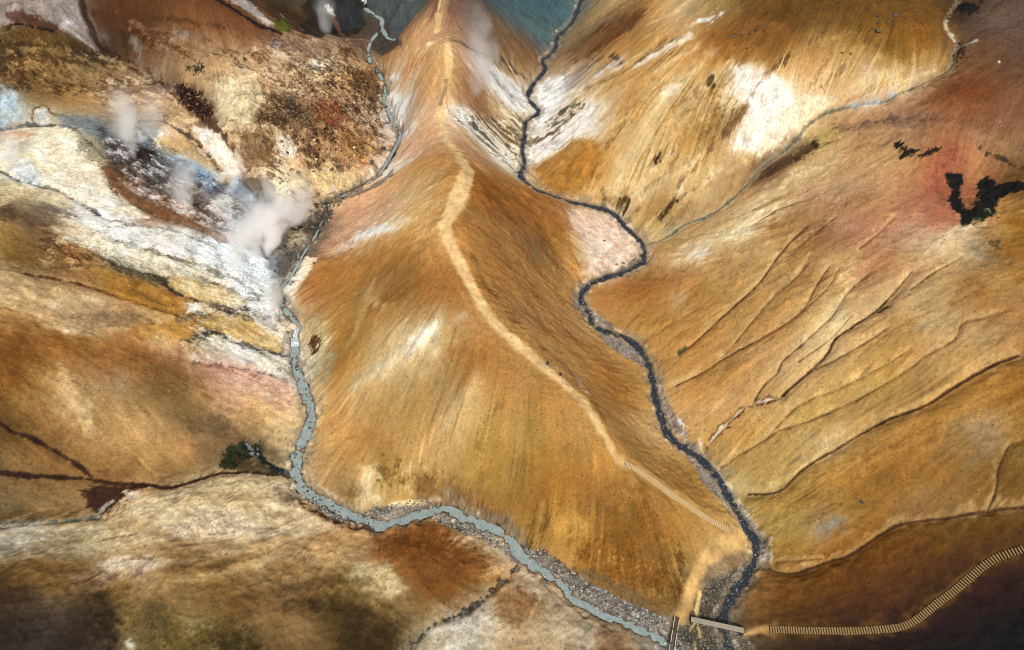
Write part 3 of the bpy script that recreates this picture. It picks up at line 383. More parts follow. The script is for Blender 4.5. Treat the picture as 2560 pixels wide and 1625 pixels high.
def field_noise(warp, streak, sl):
    return warp * (0.65 * N_MID2[sl] + 0.3 * N_FINE[sl]) + streak * (0.4 * S_MID[sl] + 0.3 * S_FINE[sl])
def poly_mask(pts, soft=1.0, warp=.8, streak=.8):
    P = ground_pts(pts); sl = box_of(P, soft + 3)
    d = seg_dist(P, sl, closed=True); d = np.where(inside(P, sl), -d, d)
    return sl, sstep(soft, -soft, d + field_noise(warp, streak, sl))
def line_mask(pts, wpx, soft=.25, warp=.15, streak=0.0, smooth=3):
    P = smooth_line(ground_pts(pts), smooth) if len(pts) > 2 else ground_pts(pts)
    mid = pts[len(pts) // 2]; s = px_m(*mid[:2])
    if np.isscalar(wpx): h = np.full(len(P), wpx * s / 2)
    else: h = np.interp(np.linspace(0, 1, len(P)), np.linspace(0, 1, len(wpx)), wpx) * s / 2
    sl = box_of(P, h.max() + soft + 2)
    d, hh = seg_dist(P, sl, h)
    return sl, sstep(hh + soft, hh - soft * .5, d + field_noise(warp, streak, sl)), d
def blend(sl, m, hx, grain=.12):
    v = np.array([int(hx[i:i+2], 16) / 255 for i in (0, 2, 4)], np.float32)
    m = m[..., None].astype(np.float32)
    c = v * (1 + grain * (0.3 * N_FINE2[sl] + 0.2 * S_FINE[sl] + .4 * N_MID[sl]))[..., None]
    COL[sl] = COL[sl] * (1 - m) + c * m
def pts_of(s): return [tuple(float(v) for v in t.split(",")) for t in s.split()]
def patch(s, hx, op=1.0, soft=.45, warp=.6, streak=.6, rough=0, speck=None, brk=0):
    sl, m = poly_mask(pts_of(s), soft * .7, warp * .7, streak * .7); m = m * op
    if brk: m = m * sstep(-brk, brk * .4, N_FINE[sl] + .6 * N_MID[sl])
    blend(sl, m, hx)
    if rough: ROUGH[sl] = np.maximum(ROUGH[sl], m * rough)
    if speck is not None: SPECK[sl] = SPECK[sl] * (1 - m) + speck * m
def stroke(s, hx, w, op=1.0, soft=.3, warp=.2, streak=0.0, depth=0, dw=None):
    p = pts_of(s); sl, m, d = line_mask(p, w, soft, warp, streak)
    blend(sl, m * op, hx)
    if depth:
        wd = (dw or (np.max(w) * 3)) * px_m(*p[len(p)//2][:2]) / 2
        Z[sl] -= depth * np.exp(-(d / wd) ** 2)
def broken(s, dark, light, op=.8, soft=1.2, veins=.0, lo=.35, hi=.55, streak=0.0):
    """chunky ground: pale lumps, dark hollows, thin cracks"""
    sl, m = poly_mask(pts_of(s), soft, 1.0, .6); m = m * op
    left = GX[sl].mean() < -10; D1, D2 = (D_BED, D_BED2) if left else (S_MID, S_MID)
    n = .75 * N_CH[sl] + .2 * N_FINE2[sl] + (.4 + .5 * streak) * D1[sl]
    if light: blend(sl, m * sstep(hi, hi + .35, n), light)
    if dark: blend(sl, m * sstep(-lo, -lo - .4, n), dark)
    if veins:
        v = np.abs(.8 * N_CH2[sl] + .12 * N_FINE[sl] + (.35 + .5 * streak) * D2[sl])
        blend(sl, m * sstep(.13, .03, v) * sstep(-.4, .5, N_MID[sl] + .6 * N_BIG[sl]) * veins, dark)
# ================================================================== left side: hot-spring slopes
patch("0,-20 190,-20 205,40 230,75 245,115 235,125 205,105 180,80 150,65 100,55 60,35 0,35", "968a82", .8, .8, .3, .3, speck=.2)
patch("140,50 180,48 188,62 165,60", "b5b3b0", .9, .5)
patch("10,32 55,30 110,50 150,62 165,80 120,72 60,58 20,50", "55392d", .85, .6, .4, .6)
patch("0,45 28,58 18,80 0,84", "908a86", .8, .5)
stroke("18,70 30,62 50,58 90,68 130,72", "1c130c", 4, .9, .2, depth=.5)
stroke("150,62 190,85 230,118 250,130", "cbbfb2", 6, .6, .5)
patch("120,100 200,105 265,128 255,140 200,130 140,118", "211c17", .85, .7, 1.0, .5, rough=.7, brk=1)
stroke("0,25 40,10 100,40", "4a3a30", 3, .5)
stroke("205,0 212,40 228,70 240,105 262,122", "2e1d12", 10, .75, .6)
stroke("520,-15 560,2 600,30 650,58 700,76", "1f1611", 7, .85, .3, depth=.6)
patch("565,-10 610,-10 650,30 690,60 670,60 620,30", "cfc8c2", .75, .8, .8, .8)
patch("660,0 760,0 790,40 760,85 720,82 690,62 670,30", "4e3a26", .8, 1, 1, .6)
patch("685,48 710,50 730,72 715,80 692,68", "56601c", .8, .6, .6)
patch("760,0 905,0 912,72 880,88 800,92 750,80", "2f2c24", .85, 1, .8, .6)
patch("845,5 900,10 905,60 860,80 840,50", "3a3f47", .7, 1, 1)
patch("812,15 828,18 838,42 822,40", "dcd6d2", .95, .5, .5)
stroke("832,45 845,70 855,88", "8a5a48", 9, .8, .6)
stroke("700,32 712,45", "b09878", 6, .8)
patch("925,0 1060,0 1030,40 1005,80 985,70 955,30", "50575a", .75, 1, .8, 1)
patch("938,85 962,70 985,98 1005,112 975,128 945,138 928,120", "4a4440", .85, .6, .5, .3, speck=.8)
for a in ("850,96 890,98 925,104", "868,106 900,110 922,118", "880,115 905,128 915,138"):
    stroke(a, "b09078", 2.5, .8, .2)
patch("870,95 925,95 915,130 880,120", "7d5f4e", .5, .8)
# rough altered lava slope
patch("640,165 700,160 780,140 850,150 930,180 955,230 955,300 940,380 900,420 850,430 770,420 700,380 640,330 600,300 590,230", "a07a4e", .35, 2, 2, 1, rough=.75, speck=.9)
patch("850,160 930,175 952,215 945,262 900,240 850,215", "6a4a28", .8, 1, 1.2, .8, rough=1, brk=1.2, speck=1)
patch("880,140 960,150 955,170 900,165", "a87c48", .7, 1)
patch("770,240 840,250 880,300 870,330 820,320 780,300", "8a4526", .75, 1.4, 1.4, .6, brk=1.5)
patch("660,240 740,230 780,280 800,330 740,340 680,320", "5d4a38", .7, 1, 1.6, .6, rough=1, brk=1.2, speck=1)
patch("430,205 470,215 510,240 528,270 530,300 500,300 470,280 445,250", "3c271d", .95, .6, .7, .4, rough=1, speck=1)
patch("500,295 540,300 560,330 590,390 575,395 545,350 515,320", "4a3226", .8, .6, .6, .3, rough=.6)
stroke("263,128 320,156 372,192 420,214", "3a271d", 14, .85, .6, .5, depth=.5)
stroke("300,150 340,165 380,196", "c4a47c", 5, .5, .5)
patch("465,165 495,155 520,165 515,185 480,185", "2c261e", .9, .5, .8, rough=.9, brk=.8)
patch("575,155 610,150 620,165 595,175", "2c261e", .7, .5, .8, brk=.8)
patch("560,50 700,85 780,100 800,120 700,125 600,90", "6e4528", .5, 1, 1, 1)
patch("690,82 720,85 715,105 690,115 670,108 668,98", "9a93a0", .7, .4, .8, brk=.6)
patch("740,95 820,95 845,125 800,150 760,160 730,130", "94755a", .7, 1, .8)
stroke("640,120 700,130 760,165 800,190", "e0cfae", 8, .6, .7, .6)
patch("780,150 830,160 835,180 790,172", "e6e4dc", .8, .6)
patch("690,345 720,335 745,370 730,400 705,390", "ddd4bf", .85, .7, .8)
patch("640,400 700,395 760,430 770,480 730,520 690,500 660,450", "e2d2b0", .6, 1, 1, .4)
patch("640,330 690,350 680,420 640,420 615,380", "7f5c38", .6, 1, 1.2)
patch("770,420 850,410 920,430 890,465 810,500 780,470", "d8bd86", .55, 1, 1)
patch("850,390 920,385 940,410 900,440 860,430", "b8845c", .7, .8, .8)
for a, c in (("800,140 850,190 930,260", "3d2a18"), ("700,240 760,290 860,350", "463020"), ("740,170 800,220 880,270", "5a4028"), ("640,260 700,330 780,390", "5a4028"), ("660,180 740,230 800,270", "d8c2a0"), ("880,190 910,250 950,300", "3d2a18"), ("820,330 870,360 940,370", "4c3825")):
    stroke(a, c, 14, .55, .9, 1.6, .8)
# blue-white hot ground
patch("0,215 40,225 55,270 50,305 0,312", "b7c3c4", .9, .7, .8, .3)
patch("0,240 30,235 50,260 30,275 0,270", "a5bccb", .7, .6, 1)
stroke("0,318 40,312 80,308 130,312", "3f4a50", 9, .75, .5, .4, depth=.4)
patch("88,275 118,270 125,300 100,312 88,300", "cfd0c8", .9, .5, .5)
stroke("80,300 85,275 115,266 130,285 160,288", "5d3c1c", 3, .7, .25)
patch("140,290 220,285 260,305 285,330 260,350 200,325 150,315", "7e868a", .75, .9, 1, .6)
patch("240,315 280,325 275,350 250,345", "474c52", .8, .5, .8)
patch("245,300 300,310 325,345 310,355 270,325", "8b877a", .8, .5, .4)
patch("340,325 380,318 415,335 400,355 395,375 370,365 350,350", "e6e8e8", .95, .6, .6)
patch("360,350 385,352 380,380 362,370", "566a78", .8, .5, .6)
patch("260,350 320,355 400,380 420,400 440,440 480,500 400,480 330,440 290,410 265,390", "5c5654", .55, 1.2, 1.2, 1, rough=.6)
patch("330,380 380,370 385,400 350,410", "3c2d30", .85, .6, .7)
patch("255,410 280,420 300,460 350,500 420,530 460,545 380,535 300,500 265,450", "7c5030", .8, .9, .6, .6)
patch("410,385 450,385 520,430 560,470 640,540 620,555 560,520 500,460 440,420", "8ea7bd", .85, .9, .9, 1)
patch("420,390 450,395 500,440 480,450 440,425", "5a7fa0", .7, .6, .8, 1)
patch("540,430 600,440 650,500 660,560 640,600 600,560 570,500", "aec2d0", .7, 1, .8, .6)
patch("525,500 580,490 605,520 600,545 560,540 530,520", "efeae0", .9, .7, .6)
patch("525,470 560,465 575,490 545,500", "4c3f4c", .85, .6, .8)
patch("500,550 560,560 640,610 650,640 560,600 480,580", "8a7a70", .5, 1, 1, 1)
patch("480,315 520,318 560,350 600,430 590,440 550,410 510,360", "eedfca", .9, .5, .4)
stroke("470,330 500,360 530,400 550,420", "4c3a34", 6, .8, .4, .3, depth=.4)
stroke("405,350 440,372 500,395 545,420 560,450", "dcae62", 22, .55, .9, .8, .8)
# pale domes left
patch("0,325 60,318 150,315 190,325 230,360 270,400 265,420 200,430 130,440 60,420 0,395", "e9dcbe", .8, 1, .6, 1)
patch("200,340 260,370 270,400 250,420 215,395 190,360", "8c8062", .75, .8, .6, 1.6)
patch("0,330 60,325 85,338 50,350 0,355", "c98d60", .75, .7, .8)
patch("20,390 70,395 100,440 95,470 60,465 30,430", "cdd6d8", .9, .7, .7)
patch("40,430 80,440 90,460 60,470", "8ea0a8", .5, .5, 1, 1)
stroke("0,425 40,445 90,460 140,470 200,500 270,545", "4a453c", 4, .75, .3, .3, depth=.3)
patch("200,460 240,455 300,510 360,545 300,545 240,510", "f0ece6", .9, .7, .5, .6)
patch("105,490 150,495 190,540 150,548 120,530", "6d6152", .7, .8, 1, .8, brk=1)
patch("0,480 20,490 40,540 20,560 0,550", "5a482f", .75, .8)
patch("250,565 320,560 430,578 520,600 545,640 500,640 420,640 340,620 270,600", "e5e4dc", .85, .9, .6, .8)
patch("265,575 300,570 320,590 280,590", "a9c0cf", .6, .6)
stroke("300,578 380,590 440,600 500,622", "6d6a58", 4, .6, .3, .4)
patch("495,605 540,600 545,640 520,650 500,635", "7d744c", .75, .6, .7, rough=.5)
patch("380,560 560,600 600,650 570,660 500,650", "e2e6e4", .5, 1, 1, 1)
patch("540,615 600,605 650,640 680,690 690,760 660,800 620,760 560,690 530,650", "d2dee2", .8, .9, .9, .6, speck=.8)
patch("240,620 290,640 380,670 420,700 430,715 380,710 320,690 270,660", "574e3c", .75, .7, 1, .9, rough=.5)
patch("440,668 500,680 560,710 540,715 480,700", "5a4c34", .8, .5, .8, 1)
stroke("395,700 430,725 470,745 530,752 580,765", "2c2a28", 6, .85, .4, .4, depth=.4)
patch("150,600 230,605 260,640 180,655 130,650 110,620", "8a6236", .6, .8, 1.2, .4, rough=.6, speck=.9)
stroke("60,680 140,695 220,715 300,740 380,765 440,785", "4a3018", 4, .8, .3, .3, depth=.4)
stroke("130,668 200,662 260,668", "6a4a2c", 5, .6, .4)
patch("445,752 500,760 510,775 470,780", "eae6de", .9, .5, .5)
patch("510,760 570,762 560,785 530,785", "e4e4e0", .6, .5, .8, brk=.6)
stroke("450,800 500,790 560,785 610,770 650,790", "46413c", 10, .8, .5, .7)
stroke("470,850 500,835 540,825 580,850 620,862 680,875 730,888", "3c3a38", 10, .85, .4, .5, depth=.3)
stroke("540,765 570,778 640,790 700,800", "4d463e", 8, .6, .5, .8)
patch("560,850 610,858 640,880 680,890 725,895 725,925 640,900 580,885", "dfe4e2", .85, .7, .7, .9)
patch("460,890 560,895 640,915 725,930 720,945 600,920 500,905", "dde0d8", .7, .8, .8, 1)
patch("385,825 420,822 410,850 390,845", "e4dcc4", .9, .4, .5)
patch("160,820 205,820 200,832 170,838", "f2ece4", .95, .4, .6)
patch("110,755 150,752 155,772 115,775", "efe4c8", .9, .4, .6)
stroke("160,742 210,745 250,750", "e8d8b4", 4, .8, .4, .4, .6)
stroke("65,735 85,745", "e8dcc0", 7, .8, .3)
patch("270,690 420,735 470,760 430,775 330,755 260,720", "9a6a2e", .5, 1, .6, .8)
patch("440,785 510,800 480,842 400,832 340,815", "b98538", .5, .8, .5, .6)
patch("500,895 620,905 720,950 730,990 720,1040 660,1000 580,960 520,920", "cfa089", .55, 1.2, .6, 1.4)
stroke("500,905 560,925 640,945", "a86c54", 8, .5, .6, .5, 1)
stroke("560,935 640,975 680,1000", "e6d2b8", 5, .5, .5, .5, 1)
patch("0,770 80,790 180,830 260,845 360,890 420,930 400,960 300,920 200,890 80,860 0,850", "92602c", .4, 1.2, .6, 1)
patch("370,905 440,905 470,960 450,1000 400,985 375,950", "75582f", .6, 1, 1.4, .4, brk=1.2)
stroke("165,925 185,990 215,1045 240,1075", "d9bd88", 16, .65, 1, .8, 1)
stroke("130,870 180,930 260,1010", "a97c48", 12, .4, 1, .5, 1)
patch("440,1040 560,1040 590,1070 560,1090 480,1085", "6d5538", .5, 1, .8)
# western gullies
for ln, w, dep in ((GULLY_W, 8, 1.0), (GULLY_W2, 9, .9)):
    stroke(" ".join(f"{p[0]},{p[1]+1}" for p in ln), "3a261c", w, .92, .3, .15, depth=dep * .25, dw=26)
patch("205,1228 250,1216 340,1206 372,1212 320,1240 285,1272 255,1292 232,1276 218,1252", "40291e", .9, .6, .4, .6)
stroke("268,1283 300,1262 335,1240", "5a3a26", 12, .7, .5, .8, 1)
patch("310,1230 350,1228 345,1245 318,1248", "d4cbb8", .9, .4, .4)
stroke("240,1292 262,1270 280,1255", "b4b4a8", 7, .8, .4, .5)
stroke("0,1310 80,1304 160,1302 240,1290", "55605c", 5, .75, .35, .4)
stroke("0,1322 60,1314 150,1306 260,1292", "3f4340", 3, .7, .25, depth=.3)
patch("0,1325 60,1316 120,1310 130,1345 60,1380 0,1390", "cbc8c0", .8, .9, .5, .8)
patch("0,1280 80,1278 200,1280 190,1292 80,1300 0,1300", "6d5028", .7, .6, .5, .8)
# moss by the left stream
patch("550,1138 575,1112 610,1108 640,1115 650,1135 620,1150 590,1175 570,1180 555,1160", "2b3320", .92, .5, 1.0, .4, rough=.4)
patch("590,1150 660,1150 700,1180 640,1185 590,1180", "4a3b26", .7, .6, .7)
stroke("620,1118 650,1140 680,1165 715,1182", "1f2a2c", 14, .95, .4, .4)
stroke("618,1112 628,1122 645,1138", "c8ccd0", 3, .7, .2, .4)
patch("680,1205 700,1208 720,1222 705,1232 680,1222", "b7b3ae", .9, .5, .3)
# bank of the bulge: dark fringe
for i in range(26):
    t = i / 25; x = 690 + 170 * t; y = 1228 + 88 * t + 6 * math.sin(i * 2.1)
    L = 18 + 26 * abs(math.sin(i * 1.7)) * (1 - .5 * t)
    stroke(f"{x:.0f},{y:.0f} {x-L*.5:.0f},{y-3:.0f} {x-L:.0f},{y-4:.0f}", "4a2a18", [7, 5, 1], .85, .3, .25)
stroke("690,1225 740,1258 800,1288 850,1308 930,1322", "3f2416", 14, .85, .5, .4)
stroke("580,1312 640,1316 700,1308 730,1295 745,1285", "5a3c24", 3, .7, .25, .3, depth=.2)
for a in ("420,1350 480,1345 560,1340 620,1320", "440,1362 520,1355 590,1340", "460,1335 540,1328 600,1318", "740,1345 770,1320 790,1300", "770,1330 800,1308"):
    stroke(a, "8a6a4c", 2.5, .5, .2, .3, depth=.15)
patch("480,1280 580,1275 640,1300 600,1325 500,1340 430,1340", "c9b098", .5, 1, .6, .6, speck=1)
patch("540,1215 620,1210 660,1240 640,1290 690,1300 700,1315 640,1300 610,1270 560,1245 500,1255", "c69a48", .5, .8, .6, .6)
patch("250,1405 300,1392 360,1400 400,1415 340,1425 280,1430", "e0d2bc", .8, .9, .5, 1.4)
stroke("178,1452 210,1446 240,1436", "4a3428", 6, .7, .4, .3, .6)
stroke("285,1440 330,1432 350,1425", "6d4c44", 7, .55, .5, .3, .8)
patch("410,1380 500,1375 580,1400 560,1425 440,1425 390,1405", "8d6838", .5, .9, .6, 1)
patch("240,1480 262,1490 270,1520 295,1540 300,1580 310,1625 280,1625 268,1560 245,1530", "3a2e20", .7, 1.4, .6, .3, rough=.4)
patch("300,1530 360,1520 420,1515 470,1545 540,1545 600,1555 640,1600 620,1640 300,1640", "766032", .45, 1.4, .6, .3, rough=.2, speck=.5)
patch("345,1520 420,1515 430,1580 400,1600 360,1570", "5a5036", .5, 1.2, .6, .4)
patch("540,1590 630,1590 640,1630 560,1630", "3f351c", .55, 1.5, .6)
patch("450,1548 540,1548 530,1575 470,1580", "a08a54", .6, .7, .8)
stroke("320,1605 335,1625", "b8b8ac", 10, .8, .5)
patch("740,1505 820,1500 850,1530 800,1530", "463822", .7, .8, .7, .8)
# brown bulge and pale clay lobe
patch("940,1345 1010,1318 1080,1318 1140,1350 1220,1400 1200,1440 1150,1480 1080,1490 1020,1470 980,1430 940,1390", "824f22", .55, 1.4, .8, 1)
patch("850,1500 930,1530 1000,1560 1000,1640 850,1640", "45361e", .6, 1.2, .7, 1)
patch("890,1415 960,1420 1010,1470 1000,1490 930,1470 880,1440", "d2bf8e", .6, .9, .6, 1.2)
stroke(" ".join(f"{p[0]},{p[1]}" for p in GULLY_S), "34302a", [5, 6, 7, 8, 8], .92, .35, .5, depth=.6, dw=16)
stroke(" ".join(f"{p[0]+4},{p[1]+5}" for p in GULLY_S), "8f8a7c", [3, 4, 5, 5, 5], .6, .3, .6)
patch("1090,1570 1160,1545 1230,1530 1260,1550 1200,1580 1130,1600 1080,1600", "cfcabc", .7, .8, .5, .3)
for a in ("1062,1580 1090,1568 1110,1575 1085,1590", "1128,1568 1155,1566 1150,1580 1130,1580", "1120,1608 1145,1605 1150,1625 1120,1625"):
    patch(a, "eceef0", .95, .4, .5, .3)
patch("1240,1475 1300,1470 1350,1490 1340,1530 1290,1560 1240,1540", "94602f", .6, 1.4, .8, .6)
patch("1490,1580 1540,1578 1580,1600 1560,1640 1500,1630", "6f4421", .75, 1.2, .6, .6)
patch("1440,1560 1490,1565 1480,1625 1440,1625", "b4b0a8", .6, .9, .5)
stroke("1492,1550 1465,1580 1440,1620", "7a6e58", 2.5, .6, .2, .6)
# chunky, cracked ground of the hot slopes
broken("600,140 700,110 790,100 900,150 960,200 960,330 930,400 850,480 780,560 720,600 680,560 650,480 600,420 560,340 560,260 540,200", "4a3220", "e2cfa8", .55, 4, .7, .7, .6, .6)
broken("850,160 945,180 955,250 940,370 880,420 800,400 720,340 660,300 690,240 780,240", "3a271a", "c49a5c", .7, 3, .8, .45, .9, .4)
broken("0,60 150,90 260,130 320,170 330,220 230,250 100,230 0,220", "3a2b18", "b08c58", .65, 1.5, .6, .5, .6)
broken("230,210 330,180 420,215 480,280 530,330 500,340 420,300 350,270 260,270", "6a4a2c", "ecd2a0", .6, 1.2, .6, .6, .4, .5)
broken("260,340 330,350 420,380 500,430 580,480 650,540 660,600 560,580 460,560 380,520 300,460 265,400", "33302e", "d9dce0", .6, 1, .7, .5, .7, .6)
broken("250,560 430,570 540,600 660,640 700,760 720,830 640,800 560,760 480,720 400,690 320,660 250,620", "57523f", "f3f2ec", .6, 1, .6, 1.0, .35, .8)
broken("440,750 560,750 660,800 730,890 730,940 640,910 540,890 470,860", "4c463a", "eef0ee", .55, 1, .6, 1.0, .5, .8)
broken("100,580 240,600 280,640 200,670 100,650", "5a3e22", "d8b880", .6, 1, .5, .6, .5)
broken("300,60 460,70 560,110 640,130 560,170 440,150 340,110", "3a2616", "b8926a", .5, 1.5, .6, .6, .9, .6)
broken("300,1520 450,1520 640,1590 640,1640 290,1640", "4a3c22", "a8925c", .3, 3, .4, .7, .7)
broken("200,1480 290,1500 300,1630 200,1640", "2a2218", "6a5638", .4, 2, .4, .6, .9)
broken("950,1150 1040,1160 1130,1200 1090,1240 980,1230 930,1210", "4c3818", "d8bd84", .5, 1, .3, .5, .7)
broken("1240,300 1310,280 1320,430 1240,380 1140,290 1130,265", "4c463a", "f2eee2", .6, .8, .6, .5, .4, .8)
broken("1200,150 1320,230 1320,290 1240,240", "6a6c6a", "f2f2f0", .5, .8, .4, .7, .4, .8)
broken("1320,350 1440,280 1490,260 1480,300 1330,410", "5a4c3c", "f2ede4", .55, .8, .5, .6, .4, .9)
broken("1700,200 1790,180 1870,250 1820,340 1700,330 1650,280", "5a4020", "dcc088", .45, 1.2, .3, .8, .8, .6)
broken("1420,1330 1540,1350 1680,1420 1690,1500 1560,1470 1440,1400", "6a4416", "c89a48", .6, 1.2, .3, .35, .8)
broken("690,560 800,500 850,500 770,640 710,730 680,720", "2c241d", "a89a86", .7, .8, .6, .5, .7)
stroke(" ".join(f"{p[0]},{p[1]}" for p in LEFT_STREAM[:22]), "5a5048", [14, 14, 18, 20, 22, 26, 22], .7, .4, .6)
# smooth crusted lobes of the hot slopes and the dark seams between them
for a, c, o_ in (("0,322 50,322 100,318 140,312 175,322 200,345 235,375 262,400 255,420 275,452 310,490 375,548 300,540 250,520 190,500 140,470 90,458 40,442 0,424", "e9dcbf", .8),
  ("0,440 60,458 140,480 190,510 160,520 100,500 40,500 0,520", "dfcb9e", .75), ("255,408 275,415 292,442 330,476 390,510 460,540 540,575 600,612 540,600 470,566 400,545 340,515 288,480 262,442", "7b5436", .85),
  ("265,570 300,562 370,567 440,580 500,600 541,630 520,655 440,640 360,615 290,595", "ebeae2", .8), ("160,592 200,580 262,592 330,620 420,650 520,680 560,705 520,706 440,692 360,682 300,662 240,632", "e2d8be", .7),
  ("530,622 560,604 600,608 640,640 666,680 672,722 640,722 600,700 560,670", "e0e8ea", .8), ("420,690 480,690 560,720 622,752 600,766 520,756 440,726", "d9c48e", .6), ("250,682 330,690 420,735 480,766 440,790 360,770 270,732", "a7762f", .65),
  ("0,682 100,705 250,735 440,790 400,822 300,832 180,842 60,792 0,745", "c4a274", .55), ("150,785 250,775 350,790 330,815 230,820 170,808", "8f7152", .6), ("320,816 400,810 470,826 482,846 420,852 350,840", "bc8b3c", .65),
  ("480,792 540,786 620,800 682,830 722,862 700,882 640,862 580,842 520,812", "c9a25a", .65), ("500,852 560,850 640,885 722,896 722,932 640,906 560,886", "e4dcc6", .7), ("640,770 690,800 730,850 725,885 690,850 640,810", "dbd6c6", .6),
  ("700,735 716,700 736,670 766,640 792,648 772,688 748,716 735,740 730,762", "ecdcc2", .7), ("380,250 440,255 500,300 470,310 420,290", "dcb98a", .6), ("540,200 640,190 660,250 620,310 580,300 545,250", "dfd0a6", .55), ("480,318 520,318 562,350 602,432 590,442 550,412 508,358", "efe1cc", .8),
  ("690,348 722,336 746,372 730,402 704,392", "ded6c4", .7), ("0,66 60,62 120,80 200,98 250,130 180,125 90,110 0,95", "6b4f26", .5)):
    patch(a, c, o_, .5, .3, .35)
patch("195,342 240,372 268,400 255,418 220,398 190,362", "938768", .75, .6, .5, 1.6)
patch("0,326 60,324 86,336 50,348 0,354", "cb946a", .7, .7, .5, .5)
patch("20,392 70,396 100,440 95,470 60,464 30,430", "d3dadb", .85, .5, .5, .8)
for a, w in (("0,424 40,444 90,460 140,472 195,502 262,542 330,560", 3), ("255,410 262,442 290,481 345,517 410,548 480,572", 3), ("300,598 360,618 440,645 520,662 560,690", 3), ("250,575 300,563 372,566 440,578 500,598", 2.5), ("545,632 560,672 600,704 640,728", 2.5), ("240,634 300,665 370,686 420,700", 4), ("0,318 60,314 130,308 180,318 220,350 262,392", 3.5),
   ("640,600 655,620 668,642", 5), ("600,445 640,490 660,540 664,600", 6), ("500,690 560,712 600,735", 3), ("560,840 620,862 690,880 728,888", 4), ("480,905 560,915 640,925 728,948", 2.5), ("330,300 400,300 460,330 520,380 545,418", 3), ("410,300 470,345 500,385", 2.5), ("300,285 360,330 400,375 460,400", 3)):
    stroke(a, "4a4236", np.asarray(w) * .8, .5, .25, .3, depth=.3, dw=12)
for i_ in range(9):
    stroke(f"{440+i_*18},{695+i_*6} {455+i_*18},{712+i_*6} {462+i_*18},{730+i_*5}", "ece0b8", 3, .6, .25)
# crisp bands of the pale slope
for a, c, o_ in (("1850,-5 2335,-5 2340,60 2200,72 2050,62 1950,92 1880,62", "6c4a21", .45), ("1770,70 1860,48 1960,60 2000,110 1930,150 1850,162 1790,150", "8f5f29", .5), ("2150,60 2330,60 2335,120 2250,150 2150,130", "86591f", .4),
   ("1840,165 1880,160 1915,190 1960,195 1985,235 1960,300 1920,350 1880,386 1838,372 1852,330 1872,290 1862,240 1835,210", "ece2cc", .55), ("1985,235 2060,238 2112,235 2062,275 2012,305 1982,330 1930,370 1890,392 1925,350 1962,300", "ecdab4", .7), ("1868,252 1880,258 1868,285 1846,312 1815,345 1795,352 1808,322 1838,290", "7a5935", .85),
   ("1340,420 1372,400 1430,350 1480,352 1508,385 1490,432 1458,470 1402,480 1352,452", "ab742c", .5), ("1335,340 1345,262 1345,216 1372,196 1402,190 1416,204 1404,236 1386,272 1366,304", "e3e3e1", .6)):
    patch(a, c, o_, .5, .35, .7)
